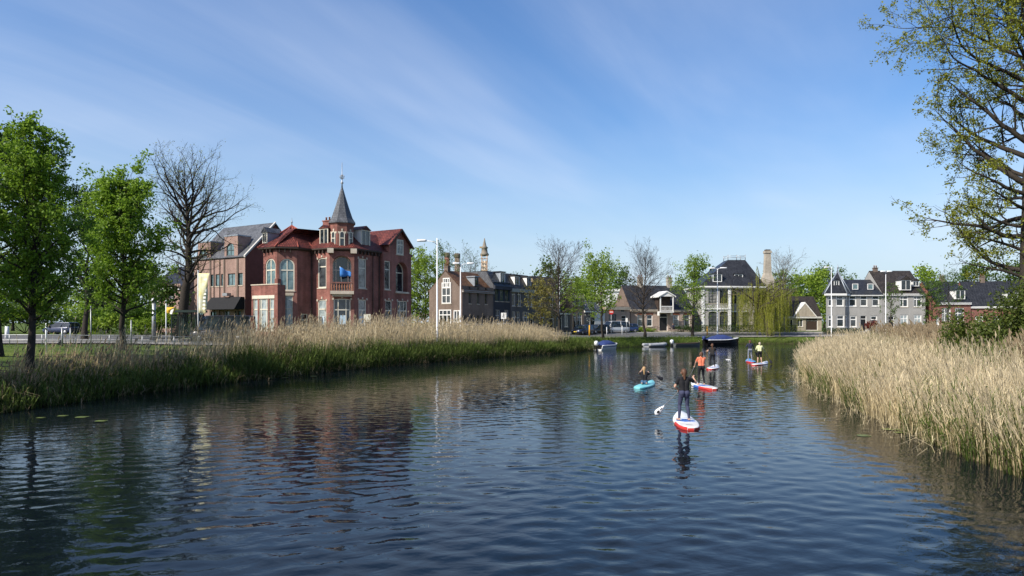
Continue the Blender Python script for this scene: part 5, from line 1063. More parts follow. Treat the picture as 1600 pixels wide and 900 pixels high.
# ---------------------------------------------------------------- reeds, grass
def bank_points(line, n, lo, hi, rg, y0, y1, side, xmax=1e9, conc=1.0):
    seg = np.linalg.norm(np.diff(line,axis=0),axis=1); cum = np.concatenate([[0],np.cumsum(seg)]); out = []
    s = rg.uniform(0,cum[-1],n*12); i = np.clip(np.searchsorted(cum,s)-1,0,len(seg)-1); t = (s-cum[i])/seg[i]; p = line[i]+(line[i+1]-line[i])*t[:,None]
    d = (line[i+1]-line[i])/seg[i][:,None]; nn = np.column_stack([-d[:,1],d[:,0]])*side; off = lo+(hi-lo)*rg.uniform(0,1,len(s))**conc
    p = p+nn*off[:,None]; k = (p[:,1]>y0)&(p[:,1]<y1)&(p[:,0]<xmax); p, off = p[k][:n], off[k][:n]
    return p, off
def clump(P, f, ph=0.0): return 0.5+0.25*np.sin(P[:,0]*f+ph+1.7*np.sin(P[:,1]*f*0.7))+0.25*np.sin(P[:,1]*f*1.3+ph*2+1.3*np.sin(P[:,0]*f*0.9))
def reeds(name, P, hgts, mat, rg, label, width, lean=0.10, wind=(0.05,0.0), plume=0.0, nleaf=2, leafL=0.5, plume_w=0.035, spread=1.0):
    """every stalk: a two-piece stem, some long leaves and, on the dead ones, a feathery plume"""
    n = len(P); z0 = hgt(P)-0.1; L = hgts; a = rg.normal(size=(n,2))*lean+np.array(wind); 
    b0 = np.column_stack([P,z0]); b1 = b0+np.column_stack([a*L[:,None]*0.35,L*0.55]); b2 = b0+np.column_stack([a*L[:,None]*1.25,L*np.sqrt(np.maximum(0.2,1-(a**2).sum(1)))])
    th = rg.uniform(0,np.pi,n); w = np.column_stack([np.cos(th),np.sin(th),np.zeros(n)])*(width*rg.uniform(0.7,1.3,n))[:,None]
    Vs = [np.stack([b0-w*0.5,b0+w*0.5,b1+w*0.45,b1-w*0.45],1).reshape(-1,3), np.stack([b1-w*0.45,b1+w*0.45,b2+w*0.15,b2-w*0.15],1).reshape(-1,3)]
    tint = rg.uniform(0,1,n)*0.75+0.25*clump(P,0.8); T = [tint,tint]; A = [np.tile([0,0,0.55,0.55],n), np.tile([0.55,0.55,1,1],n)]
    for k in range(nleaf):
        f = rg.uniform(0.25,0.9,n)[:,None]; q = np.where(f<0.55,b0+(b1-b0)*f/0.55,b1+(b2-b1)*(f-0.55)/0.45); az = rg.uniform(0,2*np.pi,n); Lf = leafL*rg.uniform(0.5,1.2,n)
        d1 = np.column_stack([np.cos(az)*0.45*spread,np.sin(az)*0.45*spread,np.full(n,0.85)])*Lf[:,None]*0.5; d2 = np.column_stack([np.cos(az)*0.85*spread,np.sin(az)*0.85*spread,rg.uniform(-0.4,0.6,n)])*Lf[:,None]*0.5
        s = np.column_stack([-np.sin(az),np.cos(az),np.zeros(n)])*(width*1.1)
        Vs.append(np.stack([q-s*0.3,q+s*0.3,q+d1+s*0.5,q+d1-s*0.5],1).reshape(-1,3)); Vs.append(np.stack([q+d1-s*0.5,q+d1+s*0.5,q+d1+d2+s*0.05,q+d1+d2-s*0.05],1).reshape(-1,3))
        T += [np.clip(tint+0.1,0,1)]*2; A += [np.repeat(f.ravel(),4)]*2
    if plume > 0:
        k = rg.uniform(0,1,n) < plume; m = k.sum(); q = b2[k]-np.array([0,0,0.06]); az = rg.uniform(0,2*np.pi,m); Lp = rg.uniform(0.16,0.32,m)
        for j in range(3):
            aj = az+j*1.05; s = np.column_stack([np.cos(aj),np.sin(aj),np.zeros(m)])*plume_w*rg.uniform(0.6,1.3,m)[:,None]; dr = np.column_stack([np.array(wind)[None,:]*1.5+a[k]*1.2,np.ones(m)]); dr /= np.linalg.norm(dr,axis=1)[:,None]
            Vs.append(np.stack([q,q+dr*(Lp*0.4)[:,None]+s,q+dr*Lp[:,None]+s*0.3+np.array([wind[0],wind[1],0])*0.6,q+dr*(Lp*0.45)[:,None]-s],1).reshape(-1,3)); T.append(tint[k]*0.5); A.append(np.full(4*m,1.0))
    V = np.vstack(Vs); F = np.arange(len(V)).reshape(-1,4)
    o = npmesh(name,V,F,mat,None,(0,0,0),tint=np.concatenate(T),along=np.concatenate(A)); stuff(o); o['label'] = label; o['category'] = 'reeds' if 'reed' in name else 'grass'; return o
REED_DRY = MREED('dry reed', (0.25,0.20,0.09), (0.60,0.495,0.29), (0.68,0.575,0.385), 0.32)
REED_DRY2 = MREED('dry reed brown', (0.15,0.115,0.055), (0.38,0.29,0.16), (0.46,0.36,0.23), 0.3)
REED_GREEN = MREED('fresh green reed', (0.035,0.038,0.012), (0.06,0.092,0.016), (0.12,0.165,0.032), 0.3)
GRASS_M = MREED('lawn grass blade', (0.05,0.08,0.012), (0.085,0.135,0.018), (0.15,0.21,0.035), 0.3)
r1 = np.random.default_rng(101)
# left bank: dense tan belt from the hornbeams to the motorboat, thinner in front of the lawn
P, off = bank_points(LB, 19000, 0.8, 4.4, r1, 30, 80, 1, 9); P = P[r1.uniform(0,1,len(P)) < np.interp(P[:,1],[30,38,44,52],[0.02,0.12,0.45,1.0])]
hh = r1.normal(2.15,0.45,len(P))*(0.80+0.34*clump(P,0.5))*np.interp(P[:,1],[30,40,50,72,80],[0.7,0.9,1.0,0.95,0.6])
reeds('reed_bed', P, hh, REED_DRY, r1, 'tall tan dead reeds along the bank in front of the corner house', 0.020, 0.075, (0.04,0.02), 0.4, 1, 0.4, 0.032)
P, off = bank_points(LB, 3600, 0.3, 3.4, r1, 20, 46, 1, 9)
k = clump(P,0.55,1.0) > 0.36; P = P[k]; hh = r1.normal(1.0,0.2,len(P))*np.interp(P[:,1],[20,34,44],[0.85,1.1,1.9])
reeds('reed_bed', P, hh, REED_DRY2, r1, 'thin scattered brown reeds between the lawn and the water', 0.015, 0.10, (0.06,0.02), 0.4, 2, 0.45, 0.03)
P, off = bank_points(LB, 13000, -0.55, 1.5, r1, 16, 88, 1, 14)
hh = r1.normal(1.45,0.26,len(P))*(0.72+0.5*clump(P,0.9,2))*np.interp(P[:,1],[16,28,40,50,60,88],[0.55,0.6,0.9,1.05,1.0,0.7])
reeds('reed_bed', P, hh, REED_GREEN, r1, 'fresh green reeds at the waterline of the lawn side bank', 0.030, 0.14, (0.04,-0.02), 0, 2, 0.6)
P, off = bank_points(LB, 2400, -0.6, 0.6, r1, 16, 88, 1, 14); hh = r1.normal(0.9,0.25,len(P))
reeds('reed_bed', P, hh, REED_DRY2, r1, 'broken brown stalks leaning over the water edge below the lawn', 0.014, 0.45, (0.15,-0.1), 0, 1, 0.4)
# right bank
P, off = bank_points(RB, 37000, -0.35, 8.5, r1, 9, 64, 1, 36, 1.7)
far = np.interp(P[:,1],[9,30,64],[0,0.5,1]); keep = r1.uniform(0,1,len(P)) > 0.35*far*(off[:len(P)]>3); P, off = P[keep], off[keep]
hh = r1.normal(2.35,0.26,len(P))*(0.86+0.22*clump(P,0.7,3))*np.interp(off,[-0.4,0.4,2.0,8.5],[0.78,0.92,1.0,0.98])*np.interp(P[:,1],[9,16,26,40,64],[0.80,0.86,0.93,0.98,0.9])
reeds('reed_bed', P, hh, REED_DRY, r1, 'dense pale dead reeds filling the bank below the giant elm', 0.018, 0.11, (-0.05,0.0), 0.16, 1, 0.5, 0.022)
P, off = bank_points(RB, 11000, -0.5, 1.6, r1, 9, 62, 1, 36)
k = clump(P,0.9,5) > 0.40; P = P[k]; hh = r1.normal(1.35,0.3,len(P))
reeds('reed_bed', P, hh, REED_GREEN, r1, 'fresh green shoots among the pale reeds below the elm', 0.020, 0.14, (-0.10,-0.02), 0, 2, 0.6)
P, off = bank_points(RB, 5000, 3.0, 8.5, r1, 22, 50, 1, 36); k = clump(P,0.35,2) > 0.55; P = P[k]; hh = r1.normal(2.3,0.25,len(P))
reeds('reed_bed', P, hh, REED_GREEN, r1, 'band of greener reeds behind the pale reed front', 0.02, 0.09, (-0.08,0), 0, 2, 0.6)
P, off = bank_points(RB, 1600, -0.9, 0.4, r1, 17, 60, 1, 36); hh = r1.normal(1.0,0.3,len(P))
reeds('reed_bed', P, hh, REED_DRY, r1, 'bent pale stalks drooping over the water below the elm', 0.012, 0.5, (-0.35,-0.1), 0, 1, 0.4)
P, off = bank_points(RB, 4200, 4.0, 9.0, r1, 16, 46, 1, 36); hh = r1.normal(2.6,0.2,len(P))*np.interp(P[:,1],[16,24,34],[0.85,0.9,1.0])
reeds('reed_bed', P, hh, REED_DRY2, r1, 'brown plumed reeds standing tallest near the dark bushes', 0.016, 0.08, (-0.06,0), 0.8, 1, 0.4, 0.04)
# grass: lawn on the left, far bank
def grass(name, P, h0, label, rg, width):
    hh = rg.normal(h0,h0*0.25,len(P)); return reeds(name, P, np.maximum(hh,0.05), GRASS_M, rg, label, width, 0.3, (0.05,0), 0, 1, h0*0.9)
P = np.column_stack([r1.uniform(-44,-13,8000), r1.uniform(22,49,8000)]); dd = seg_dist(P,LB); ins = inside(P,CANAL); rd = seg_dist(P,ROAD); P = P[(~ins)&(dd>1.2)&(rd>3.9)]
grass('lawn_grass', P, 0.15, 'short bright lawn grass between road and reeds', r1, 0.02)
P, off = bank_points(LB, 12000, 0.0, 6.0, r1, 80, 108, 1, 56)
rd = seg_dist(P,ROAD); P = P[rd>4.6]; grass('bank_grass', P, 0.42, 'lush green grass on the far bank behind the moored boats', r1, 0.03)
# lily pads
LILY = M('lily pad green', (0.13,0.16,0.04), (0.09,0.12,0.03), 6, 0.4)
for i,(px,py,r) in enumerate(((128,652,0.22),(98,650,0.18),(158,658,0.2),(425,591,0.25),(446,590,0.2),(490,588,0.22),(64,653,0.15),(1388,671,0.2),(1404,676,0.16),(1412,672,0.24),(1350,681,0.2),(300,602,0.22),(620,567,0.3))):
    d = EYE*FPX/(py-HOR); x = PX(px,d); m = MB(); pts = [(x+r*math.cos(a),d+r*math.sin(a),0.012+0.004*math.sin(3*a)) for a in np.linspace(0.25,6.03,12)]; m.add([(x,d,0.010)]+pts,[[0,k,k+1] for k in range(1,12)])
    o = m.build('lily_pad',LILY,None,(x,d,0.01)); tag(o,'small green lily pad floating on the water near the '+('pale reeds' if px>1000 else 'lawn side reeds'),'lily pad','lily pads')
# ---------------------------------------------------------------- people
SKIN = M('skin', (0.52,0.32,0.23), (0.46,0.27,0.19), 8, 0.55)
SKIN_DARK = M('tanned skin', (0.40,0.24,0.16), (0.35,0.20,0.13), 8, 0.55)
def cloth(name, c): return M(name, c, tuple(v*0.75 for v in c), 14, 0.85, 0.003, 60)
def cap_mesh(caps):
    mb = MB()
    for a, ra, b, rb in caps:
        a, b = Vector(a), Vector(b); d = b-a; L = max(d.length,1e-4); t = d/L if d.length > 1e-4 else Vector((0,0,1)); path, rad = [], []
        for i in range(5): th = -math.pi/2+math.pi/2*i/4; path.append(a+t*ra*math.sin(th)); rad.append(max(ra*math.cos(th),ra*0.08))
        for i in range(5): th = math.pi/2*i/4; path.append(b+t*rb*math.sin(th)); rad.append(max(rb*math.cos(th),rb*0.08))
        u = t.orthogonal().normalized(); w = t.cross(u); n = 10
        mb.loft([[p+(u*math.cos(2*math.pi*k/n)+w*math.sin(2*math.pi*k/n))*r for k in range(n)] for p, r in zip(path,rad)])
    return mb
def remeshed(caps, voxel, smooth_n=4):
    mb = cap_mesh(caps); me = bpy.data.meshes.new('tmp'); me.from_pydata(mb.v,[],mb.f); o = bpy.data.objects.new('tmp',me); COL.objects.link(o)
    r = o.modifiers.new('r','REMESH'); r.mode = 'VOXEL'; r.voxel_size = voxel; s = o.modifiers.new('s','SMOOTH'); s.factor = 0.5; s.iterations = smooth_n
    dg = bpy.context.evaluated_depsgraph_get(); ev = o.evaluated_get(dg).to_mesh(); n = len(ev.vertices)
    V = np.zeros(n*3); N = np.zeros(n*3); ev.vertices.foreach_get('co',V); ev.vertices.foreach_get('normal',N)
    F = np.array([list(p.vertices) for p in ev.polygons if len(p.vertices) == 4]); T = [list(p.vertices) for p in ev.polygons if len(p.vertices) != 4]
    o.evaluated_get(dg).to_mesh_clear(); bpy.data.objects.remove(o); return V.reshape(-1,3), N.reshape(-1,3), F
def ik(s, h, l1, l2, pole):
    s, h, pole = Vector(s), Vector(h), Vector(pole); d = h-s; L = min(d.length,(l1+l2)*0.995); t = d.normalized(); h = s+t*L
    a = (l1*l1-l2*l2+L*L)/(2*L); k = math.sqrt(max(l1*l1-a*a,0)); p = pole-t*pole.dot(t); p = p.normalized() if p.length > 1e-5 else t.orthogonal(); return s+t*a+p*k, h
def person(loc, heading, label, hands, shaft, wear, hairmat, hairlen=0.1, k=1.0, skin=SKIN, voxel=0.014, sit=False, feet=None, lean=0.05, knee_bend=0.03, bun=False, seat_pose=None, name='person', pole=None):
    """hands: (left, right) world targets; shaft: world direction of what they grip; wear: list of (part, regions, material, offset)"""
    ca, sa = math.cos(-math.radians(heading)), math.sin(-math.radians(heading)); O = Vector(loc)
    def Wd(p): return Vector((O.x+p[0]*ca-p[1]*sa, O.y+p[0]*sa+p[1]*ca, O.z+p[2]))
    def Lc(p): q = Vector(p)-O; return Vector((q.x*ca+q.y*sa, -q.x*sa+q.y*ca, q.z))
    hipz = 0.90*k if not sit else 0.13
    dz = hipz-0.90*k; lean_v = lambda z: lean*(z-0.9*k)
    J = lambda x,y,z: Vector((x*k, y*k+lean_v(z*k), z*k+dz))
    C = []                                        # (a, ra, b, rb, region)
    def add(a,ra,b,rb,r): C.append((Wd(a),ra*k,Wd(b),rb*k,r))
    for s in (-1,1):
        add(J(s*0.065,0,0.93),0.105,J(s*0.05,0,1.08),0.095,'hip'); add(J(s*0.05,0,1.08),0.095,J(s*0.075,0.0,1.25),0.105,'torso'); add(J(s*0.075,0,1.25),0.105,J(s*0.10,-0.01,1.35),0.075,'torso')
        add(J(s*0.075,-0.055,0.90),0.095,J(s*0.07,-0.03,0.84),0.085,'seat')
    add(J(0,0,1.36),0.075,J(0,0.0,1.42),0.055,'torso'); add(J(0,0,1.42),0.05,J(0,0.015,1.50),0.047,'neck')
    add(J(0,0.0,1.585),0.092,J(0,0.02,1.565),0.092,'head'); add(J(0,0.035,1.54),0.07,J(0,0.055,1.495),0.045,'head'); add(J(0,0.105,1.56),0.014,J(0,0.12,1.535),0.016,'head')
    for s in (-1,1): add(J(s*0.092,0.0,1.56),0.018,J(s*0.094,0.0,1.53),0.012,'head')
    if sit:
        for s in (-1,1):
            hp = J(s*0.09,0.02,0.90); kn = Vector((s*0.16,0.40*k,0.30*k)); an = Vector((s*0.10,0.72*k,0.07)); 
            if seat_pose == 'kneel': hp = J(s*0.09,0.0,0.92); kn = Vector((s*0.13,0.36*k,0.07)); an = Vector((s*0.12,-0.06,0.06))
            add(hp,0.09,kn,0.062,'leg1'); add(kn,0.058,an,0.042,'leg2'); add(an,0.04,an+Vector((0,0.16*k if seat_pose != 'kneel' else -0.14,0.02)),0.03,'foot')
    else:
        ft = feet or ((-0.15,0.0),(0.15,0.0))
        for s, f in zip((-1,1), ft):
            hp = J(s*0.09,0,0.90); an = Vector((f[0]*k,f[1]*k,0.085*k)); kn, _ = ik(hp, an, 0.42*k, 0.415*k, (0,1,0))
            add(hp,0.088,kn,0.06,'leg1'); mid = kn.lerp(an,0.3)+Vector((0,-0.02*k,0)); add(kn,0.055,mid,0.055,'leg2'); add(mid,0.054,an,0.036,'leg2')
            to = Vector((f[0]*k*1.15,(f[1]+0.15)*k,0.035*k)); add(an+Vector((0,-0.03*k,-0.04*k)),0.036,to,0.034,'foot'); add(to,0.034,to+Vector((0,0.05*k,-0.01*k)),0.026,'foot')
    sh = Vector(shaft).normalized()
    for s, hnd in zip((-1,1), hands):
        S = J(s*0.175,-0.01,1.355); h0 = Lc(hnd); pl = (pole[0 if s < 0 else 1] if pole else (s*0.6,-0.35,-0.8))
        wr_t = h0 + (S-h0).normalized()*0.075*k; el, wr = ik(S, wr_t, 0.285*k, 0.255*k, pl)
        add(S,0.058,el,0.042,'arm1'); add(el,0.041,wr,0.027,'arm2'); hd = Wd(wr)+(Wd(h0)-Wd(wr)).normalized()*0.07*k
        pd = (hd-Wd(wr)).normalized(); n1 = sh.cross(pd); n1 = n1.normalized() if n1.length > 0.05 else sh.orthogonal().normalized(); pd2 = n1.cross(sh).normalized()
        c = hd; C.append((Wd(wr),0.027*k,c-pd2*0.028*k,0.032*k,'hand')); r = 0.026*k
        for i in range(4):                        # four fingers curled round the shaft, then the thumb from the other side
            ctr = c+sh*((i-1.5)*0.021*k); q = [ctr-pd2*r*1.1*math.cos(t_)+n1*r*math.sin(t_)*(1.0 if i != 3 else 0.9) for t_ in (0.2,1.2,2.2,3.1-0.25*(i==3))]
            for a_, b_ in zip(q[:-1],q[1:]): C.append((a_,0.0095*k,b_,0.0085*k,'hand'))
        th = [c-pd2*r*1.0+sh*0.03*k, c-n1*r*1.0+sh*0.045*k, c+pd2*r*0.8-n1*r*0.5+sh*0.04*k]
        for a_, b_ in zip(th[:-1],th[1:]): C.append((a_,0.0115*k,b_,0.0095*k,'hand'))
    T = thing(name, loc, label, 'person')
    V,N,F = remeshed([c[:4] for c in C], voxel)
    npmesh('body', V, F, skin, T, loc, smooth=True)
    ctr = V[F].mean(1); best = np.full(len(ctr),1e9); reg = np.zeros(len(ctr),int); par = np.zeros(len(ctr))
    for i,(a,ra,b,rb,r) in enumerate(C):
        a,b = np.array(a),np.array(b); ab = b-a; t = np.clip(((ctr-a)@ab)/max(ab@ab,1e-9),0,1); d = np.linalg.norm(ctr-(a+t[:,None]*ab),axis=1)-(ra+(rb-ra)*t)
        k_ = d < best; best[k_] = d[k_]; reg[k_] = i; par[k_] = t[k_]
    rn = np.array([c[4] for c in C])[reg]
    for part, regs, mat, off in wear:
        m = np.zeros(len(ctr),bool)
        for rg_ in regs:
            nm, lo, hi = (rg_ if isinstance(rg_,tuple) else (rg_,0,1)); m |= (rn == nm)&(par >= lo)&(par <= hi)
        Fs = F[m]; 
        if len(Fs) == 0: continue
        u, inv = np.unique(Fs,return_inverse=True); npmesh(part, V[u]+N[u]*off, inv.reshape(-1,4), mat, T, loc, smooth=True)
    hd = J(0,0.0,1.585); hb = MB(); hc = Wd(hd+Vector((0,-0.018,0.018)))
    caps = [(hc,0.102*k,Wd(hd+Vector((0,-0.03,-0.02))),0.10*k)]
    if hairlen > 0.03:
        nk = Wd(hd+Vector((0,-0.075*k,-0.09*k))); caps.append((Wd(hd+Vector((0,-0.06,-0.02))),0.075*k,nk,0.062*k)); 
        if hairlen > 0.12: caps.append((nk,0.06*k,Wd(hd+Vector((0,-0.10*k,-0.09*k-hairlen))),0.03*k)); 
    if bun: caps.append((Wd(hd+Vector((0,-0.10*k,0.05*k))),0.045*k,Wd(hd+Vector((0,-0.13*k,0.04*k))),0.04*k))
    Vh,Nh,Fh = remeshed(caps,voxel); fw = Wd((0,1,0))-O; keep = ((Vh[Fh].mean(1)-np.array(Wd(hd)))@np.array(fw)) < 0.075*k
    npmesh('hair', Vh, Fh[keep], hairmat, T, loc, smooth=True)
    for s in (-1,1): MB().ball(Wd(hd+Vector((s*0.033*k,0.098*k,-0.02*k))),0.011*k,6).build('eye', BLACK_PAINT, T)
    MB().box(Wd(hd+Vector((0,0.098*k,-0.075*k))),(0.04*k,0.012*k,0.009*k),-math.radians(heading)).build('mouth', M('lip',(0.36,0.12,0.10)), T)
    return T
def paddle(top, tip, label, blade_m, shaft_m=None, logo=False, wide=0.105, up=(0,-1,0)):
    top, tip = Vector(top), Vector(tip); d = (tip-top).normalized(); L = (tip-top).length; T = thing('paddle', tuple(tip), label, 'paddle', 'paddles held by the paddlers')
    MB().tube([top, top+d*(L-0.40)], 0.016, 8).build('shaft', shaft_m or M('grey carbon shaft',(0.16,0.17,0.19)), T)
    n = Vector(up); n = (n-d*n.dot(d)).normalized(); s = d.cross(n).normalized(); MB().tube([top-s*0.055,top+s*0.055],0.02,8).build('grip', BLACK_PAINT, T)
    rings = []
    for i in range(9):
        f = i/8; w = wide*(0.13+0.87*math.sin(min(f*1.25,1)*math.pi/2)**1.3)*(1.0 if f < 0.8 else math.sqrt(max(0.0,1-((f-0.8)/0.21)**2))); c = top+d*(L-0.46+0.46*f); th = 0.012 if i < 8 else 0.005; w = max(w,0.014)
        rings.append([c+s*w,c+n*th+s*w*0.3,c+n*th-s*w*0.3,c-s*w,c-n*th-s*w*0.3,c-n*th+s*w*0.3])
    b = MB().loft(rings).build('blade', blade_m, T)
    if logo:
        c = top+d*(L-0.13)+n*0.015; r = MB(); vs = [c+(s*math.cos(a)+d*math.sin(a)*1.25)*0.045 for a in np.linspace(0,2*math.pi,13)[:-1]]; r.poly(vs); r.build('emblem', BLACK_PAINT, b, c)
        c2 = top+d*(L-0.27)+n*0.0145; MB().poly([c2-s*0.02-d*0.03,c2+s*0.015-d*0.05,c2+s*0.03+d*0.04,c2-s*0.01+d*0.05]).build('emblem', M('dark grey print',(0.08,0.08,0.09)), b, c2)
    return T
def sup(cx, cy, heading, label, deck, tailm, padm=None, L=3.2, sidem=None, finz=0.0):
    ca, sa = math.cos(-math.radians(heading)), math.sin(-math.radians(heading)); loc = (cx,cy,0.0); T = thing('paddle_board', loc, label, 'paddle board', 'stand-up paddle boards')
    Wd = lambda p: (cx+p[0]*ca-p[1]*sa, cy+p[0]*sa+p[1]*ca, p[2]); ss = np.linspace(0,1,25)
    hw = lambda s: float(np.interp(s,[0,0.02,0.07,0.18,0.36,0.6,0.78,0.9,0.97,1],[0.10,0.20,0.275,0.345,0.385,0.375,0.31,0.205,0.10,0.015])); rk = lambda s: 0.13*max(0,(s-0.68)/0.32)**2
    def ring(s, g=0.0, part=None):
        w, z0, y = hw(s)+g, -0.03+rk(s), (s-0.5)*L; th = 0.125; q = [(-w*0.86,y,z0-g),(w*0.86,y,z0-g),(w*0.97,y,z0+0.03),(w,y,z0+th*0.5),(w*0.97,y,z0+th-0.025),(w*0.88,y,z0+th+g),(-w*0.88,y,z0+th+g),(-w*0.97,y,z0+th-0.025),(-w,y,z0+th*0.5),(-w*0.97,y,z0+0.03)]
        return [Wd(p) for p in q]
    MB().loft([ring(s) for s in ss]).build('hull', deck, T)
    for side in ((1,2,3,4,5),(6,7,8,9,0)):                               # coloured rail band on the tail half of each side
        m = MB(); m.loft([[ring(s,0.004)[i] for i in side[:4]] for s in ss[:10]],False,True,False); m.build('rail_band', tailm, T)
        if sidem: m = MB(); m.loft([[ring(s,0.004)[i] for i in side[:4]] for s in ss[9:16]],False,True,False); m.build('rail_band', sidem, T)
    MB().poly([Wd((q*hw(0.0)*0.95,-0.5*L-0.004,z)) for q,z in ((-1,-0.02),(1,-0.02),(1,0.07),(-1,0.07))]).build('tail_patch', tailm, T)
    zt = 0.102
    def patch(name, pts, mat): MB().add([Wd((x,y*L,zt)) for x,y in pts]+[Wd((x,y*L,zt-0.008)) for x,y in pts],[list(range(len(pts)))]+[[i,len(pts)+i,len(pts)+(i+1)%len(pts),(i+1)%len(pts)] for i in range(len(pts))]).build(name,mat,T)
    if padm:
        patch('deck_pad',[(-0.25,-0.42),(0.25,-0.42),(0.29,-0.2),(-0.29,-0.2)],M('pale grey deck pad',(0.58,0.57,0.55),(0.50,0.49,0.47),12,0.8))
        patch('deck_print',[(-0.30,-0.06),(-0.05,-0.13),(0.30,-0.09),(0.30,-0.05),(0.10,-0.02),(0.12,0.06),(-0.12,0.08),(-0.10,0.0),(-0.30,-0.01)],padm)
        patch('deck_print',[(-0.10,-0.36),(0.12,-0.37),(0.10,-0.345),(-0.08,-0.335)],tailm)
    return T
WHITE_PVC = M('white board skin',(0.74,0.74,0.73),(0.66,0.66,0.65),3,0.4); RED_PVC = M('red board skin',(0.52,0.045,0.035),(0.44,0.035,0.03),3,0.4); BLUE_PVC = M('blue board print',(0.05,0.15,0.48),(0.04,0.11,0.38),3,0.45); TURQ = M('turquoise board skin',(0.22,0.58,0.60),(0.16,0.48,0.52),3,0.4); SKY_PVC = M('sky blue board skin',(0.10,0.33,0.62),(0.08,0.27,0.52),3,0.4)
NAVY = cloth('navy cloth',(0.025,0.028,0.055)); BLACKC = cloth('black cloth',(0.014,0.014,0.017)); LEG_NAVY = cloth('faded navy legging',(0.045,0.05,0.095)); CORAL = cloth('coral cloth',(0.80,0.22,0.12)); LEMON = cloth('pale yellow cloth',(0.72,0.74,0.42)); GREYC = cloth('grey legging',(0.22,0.23,0.27)); PINKC = cloth('pale pink cloth',(0.62,0.40,0.38))
HAIR_BR = M('brown hair',(0.12,0.055,0.028),(0.065,0.03,0.017),20,0.55,0.004,60); HAIR_BL = M('fair hair',(0.42,0.27,0.13),(0.28,0.17,0.08),20,0.5,0.004,60); HAIR_DK = M('dark hair',(0.03,0.02,0.015),(0.02,0.014,0.01),20,0.5,0.004,60); HAIR_GR = M('grey blond hair',(0.45,0.38,0.28),(0.3,0.25,0.18),20,0.5)
TEE = ['torso',('arm1',0,0.62)]; LONG = ['torso','arm1','arm2']; LEGG = ['hip','seat','leg1','leg2']; TEEH = ['torso',('arm1',0,0.62),('hip',0.35,1)]
def wp3(px, py, d): return Vector((PX(px,d), d, PZ(py,d)))
zt_ = 0.098
# nearest paddler, seen from behind
d = 22.6; F_ = Vector((PX(1069,d),d,zt_)); tip = wp3(1024,648,22.75); hr = wp3(1084,588,22.95); hl = wp3(1058,610,22.92); ax = (hr-tip).normalized(); hl = tip+ax*(hl-tip).dot(ax)
person(tuple(F_),-3,'woman in black t-shirt and faded navy leggings standing on white board with red tail',(hl,hr),ax,[('leggings',LEGG,LEG_NAVY,0.004),('shirt',TEEH,BLACKC,0.012)],HAIR_BR,0.14,1.0,SKIN,0.012,feet=((-0.16,0.02),(0.15,-0.04)),pole=((-0.9,-0.3,-0.4),(0.7,-0.2,-0.7)))
paddle(hr+ax*0.05,tip,'white bladed paddle held across by the woman in faded navy leggings',WHITE_PVC,logo=True)
sup(PX(1070.5,22.75),22.75,8,'white board with blue deck print and bright red tail under faded navy leggings',WHITE_PVC,RED_PVC,BLUE_PVC)
# coral top
d = 35.6; F_ = Vector((PX(1096,d),d,zt_)); tip = wp3(1074,597,36.2); hl = wp3(1083,577,36.1); ax = (hl-tip).normalized(); hr = hl+ax*0.42
person(tuple(F_),-6,'woman in bright coral top and black leggings standing on her board',(hl,hr),ax,[('leggings',LEGG,BLACKC,0.004),('shirt',TEEH,CORAL,0.012)],HAIR_BR,0.06,1.0,SKIN,0.015,feet=((-0.14,0.0),(0.15,0.0)),bun=True,pole=((-0.8,0.2,-0.4),(0.8,0.2,-0.5)))
paddle(hr+ax*0.05,tip,'dark paddle dipping beside the woman in the coral top',M('dark blade',(0.05,0.05,0.06)))
sup(PX(1098.5,35.3),35.3,-4,'white board with blue side and red tail under coral top paddler',WHITE_PVC,RED_PVC,BLUE_PVC,sidem=BLUE_PVC)
# dark clothes
d = 49.8; F_ = Vector((PX(1113,d),d,zt_)); hl = wp3(1104,549,50.1); tip = wp3(1142,565,50.2); ax = (hl-tip).normalized(); hr = tip+ax*((hl-tip).length*0.58)
person(tuple(F_),12,'woman dressed all in black with brown hair standing near the black sloop',(hl,hr),ax,[('leggings',LEGG,BLACKC,0.004),('shirt',TEEH,cloth('charcoal cloth',(0.03,0.027,0.026)),0.012)],HAIR_BR,0.24,1.0,SKIN,0.019,feet=((-0.17,0.0),(0.17,0.0)))
paddle(hl+ax*0.12,tip,'white bladed paddle held level by the woman dressed all in black',WHITE_PVC,logo=True,wide=0.12)
sup(PX(1114.5,49.8),49.8,24,'white board with red tail carrying the paddler dressed in black',WHITE_PVC,RED_PVC,BLUE_PVC)
# two far paddlers
d = 58.2; F_ = Vector((PX(1172,d),d,zt_)); hl = wp3(1166,542,58.5); hr = wp3(1178,546,58.5); tip = wp3(1184,556,58.6); ax = (hr-tip).normalized()
person(tuple(F_),4,'paddler in navy top with pale collar and grey leggings on a red and blue board',(hl,hr),ax,[('leggings',LEGG,GREYC,0.004),('jacket',LONG+[('hip',0.2,1)],NAVY,0.014),('collar',['neck'],PINKC,0.02)],HAIR_BR,0.05,1.02,SKIN,0.021)
paddle(hr+ax*0.1,tip,'dark paddle of the paddler in the navy top',M('dark blade',(0.05,0.05,0.06)))
sup(PX(1172.5,58.2),58.2,14,'sky blue topped board with red sides under navy top paddler',SKY_PVC,RED_PVC,None)
d = 54.4; F_ = Vector((PX(1187,d),d,zt_)); hl = wp3(1183,545,54.8); hr = wp3(1192,544,54.8); tip = wp3(1206,568,54.9); ax = (hr-tip).normalized(); 
person(tuple(F_),6,'paddler in pale yellow top and black knee shorts with bare calves',(hl,hr),ax,[('shorts',['hip','seat','leg1'],BLACKC,0.008),('shirt',LONG+[('hip',0.35,1)],LEMON,0.014)],HAIR_GR,0.04,0.98,SKIN,0.021)
paddle(hr+ax*0.1,tip,'dark paddle reaching out beside the pale yellow top',M('dark blade',(0.05,0.05,0.06)))
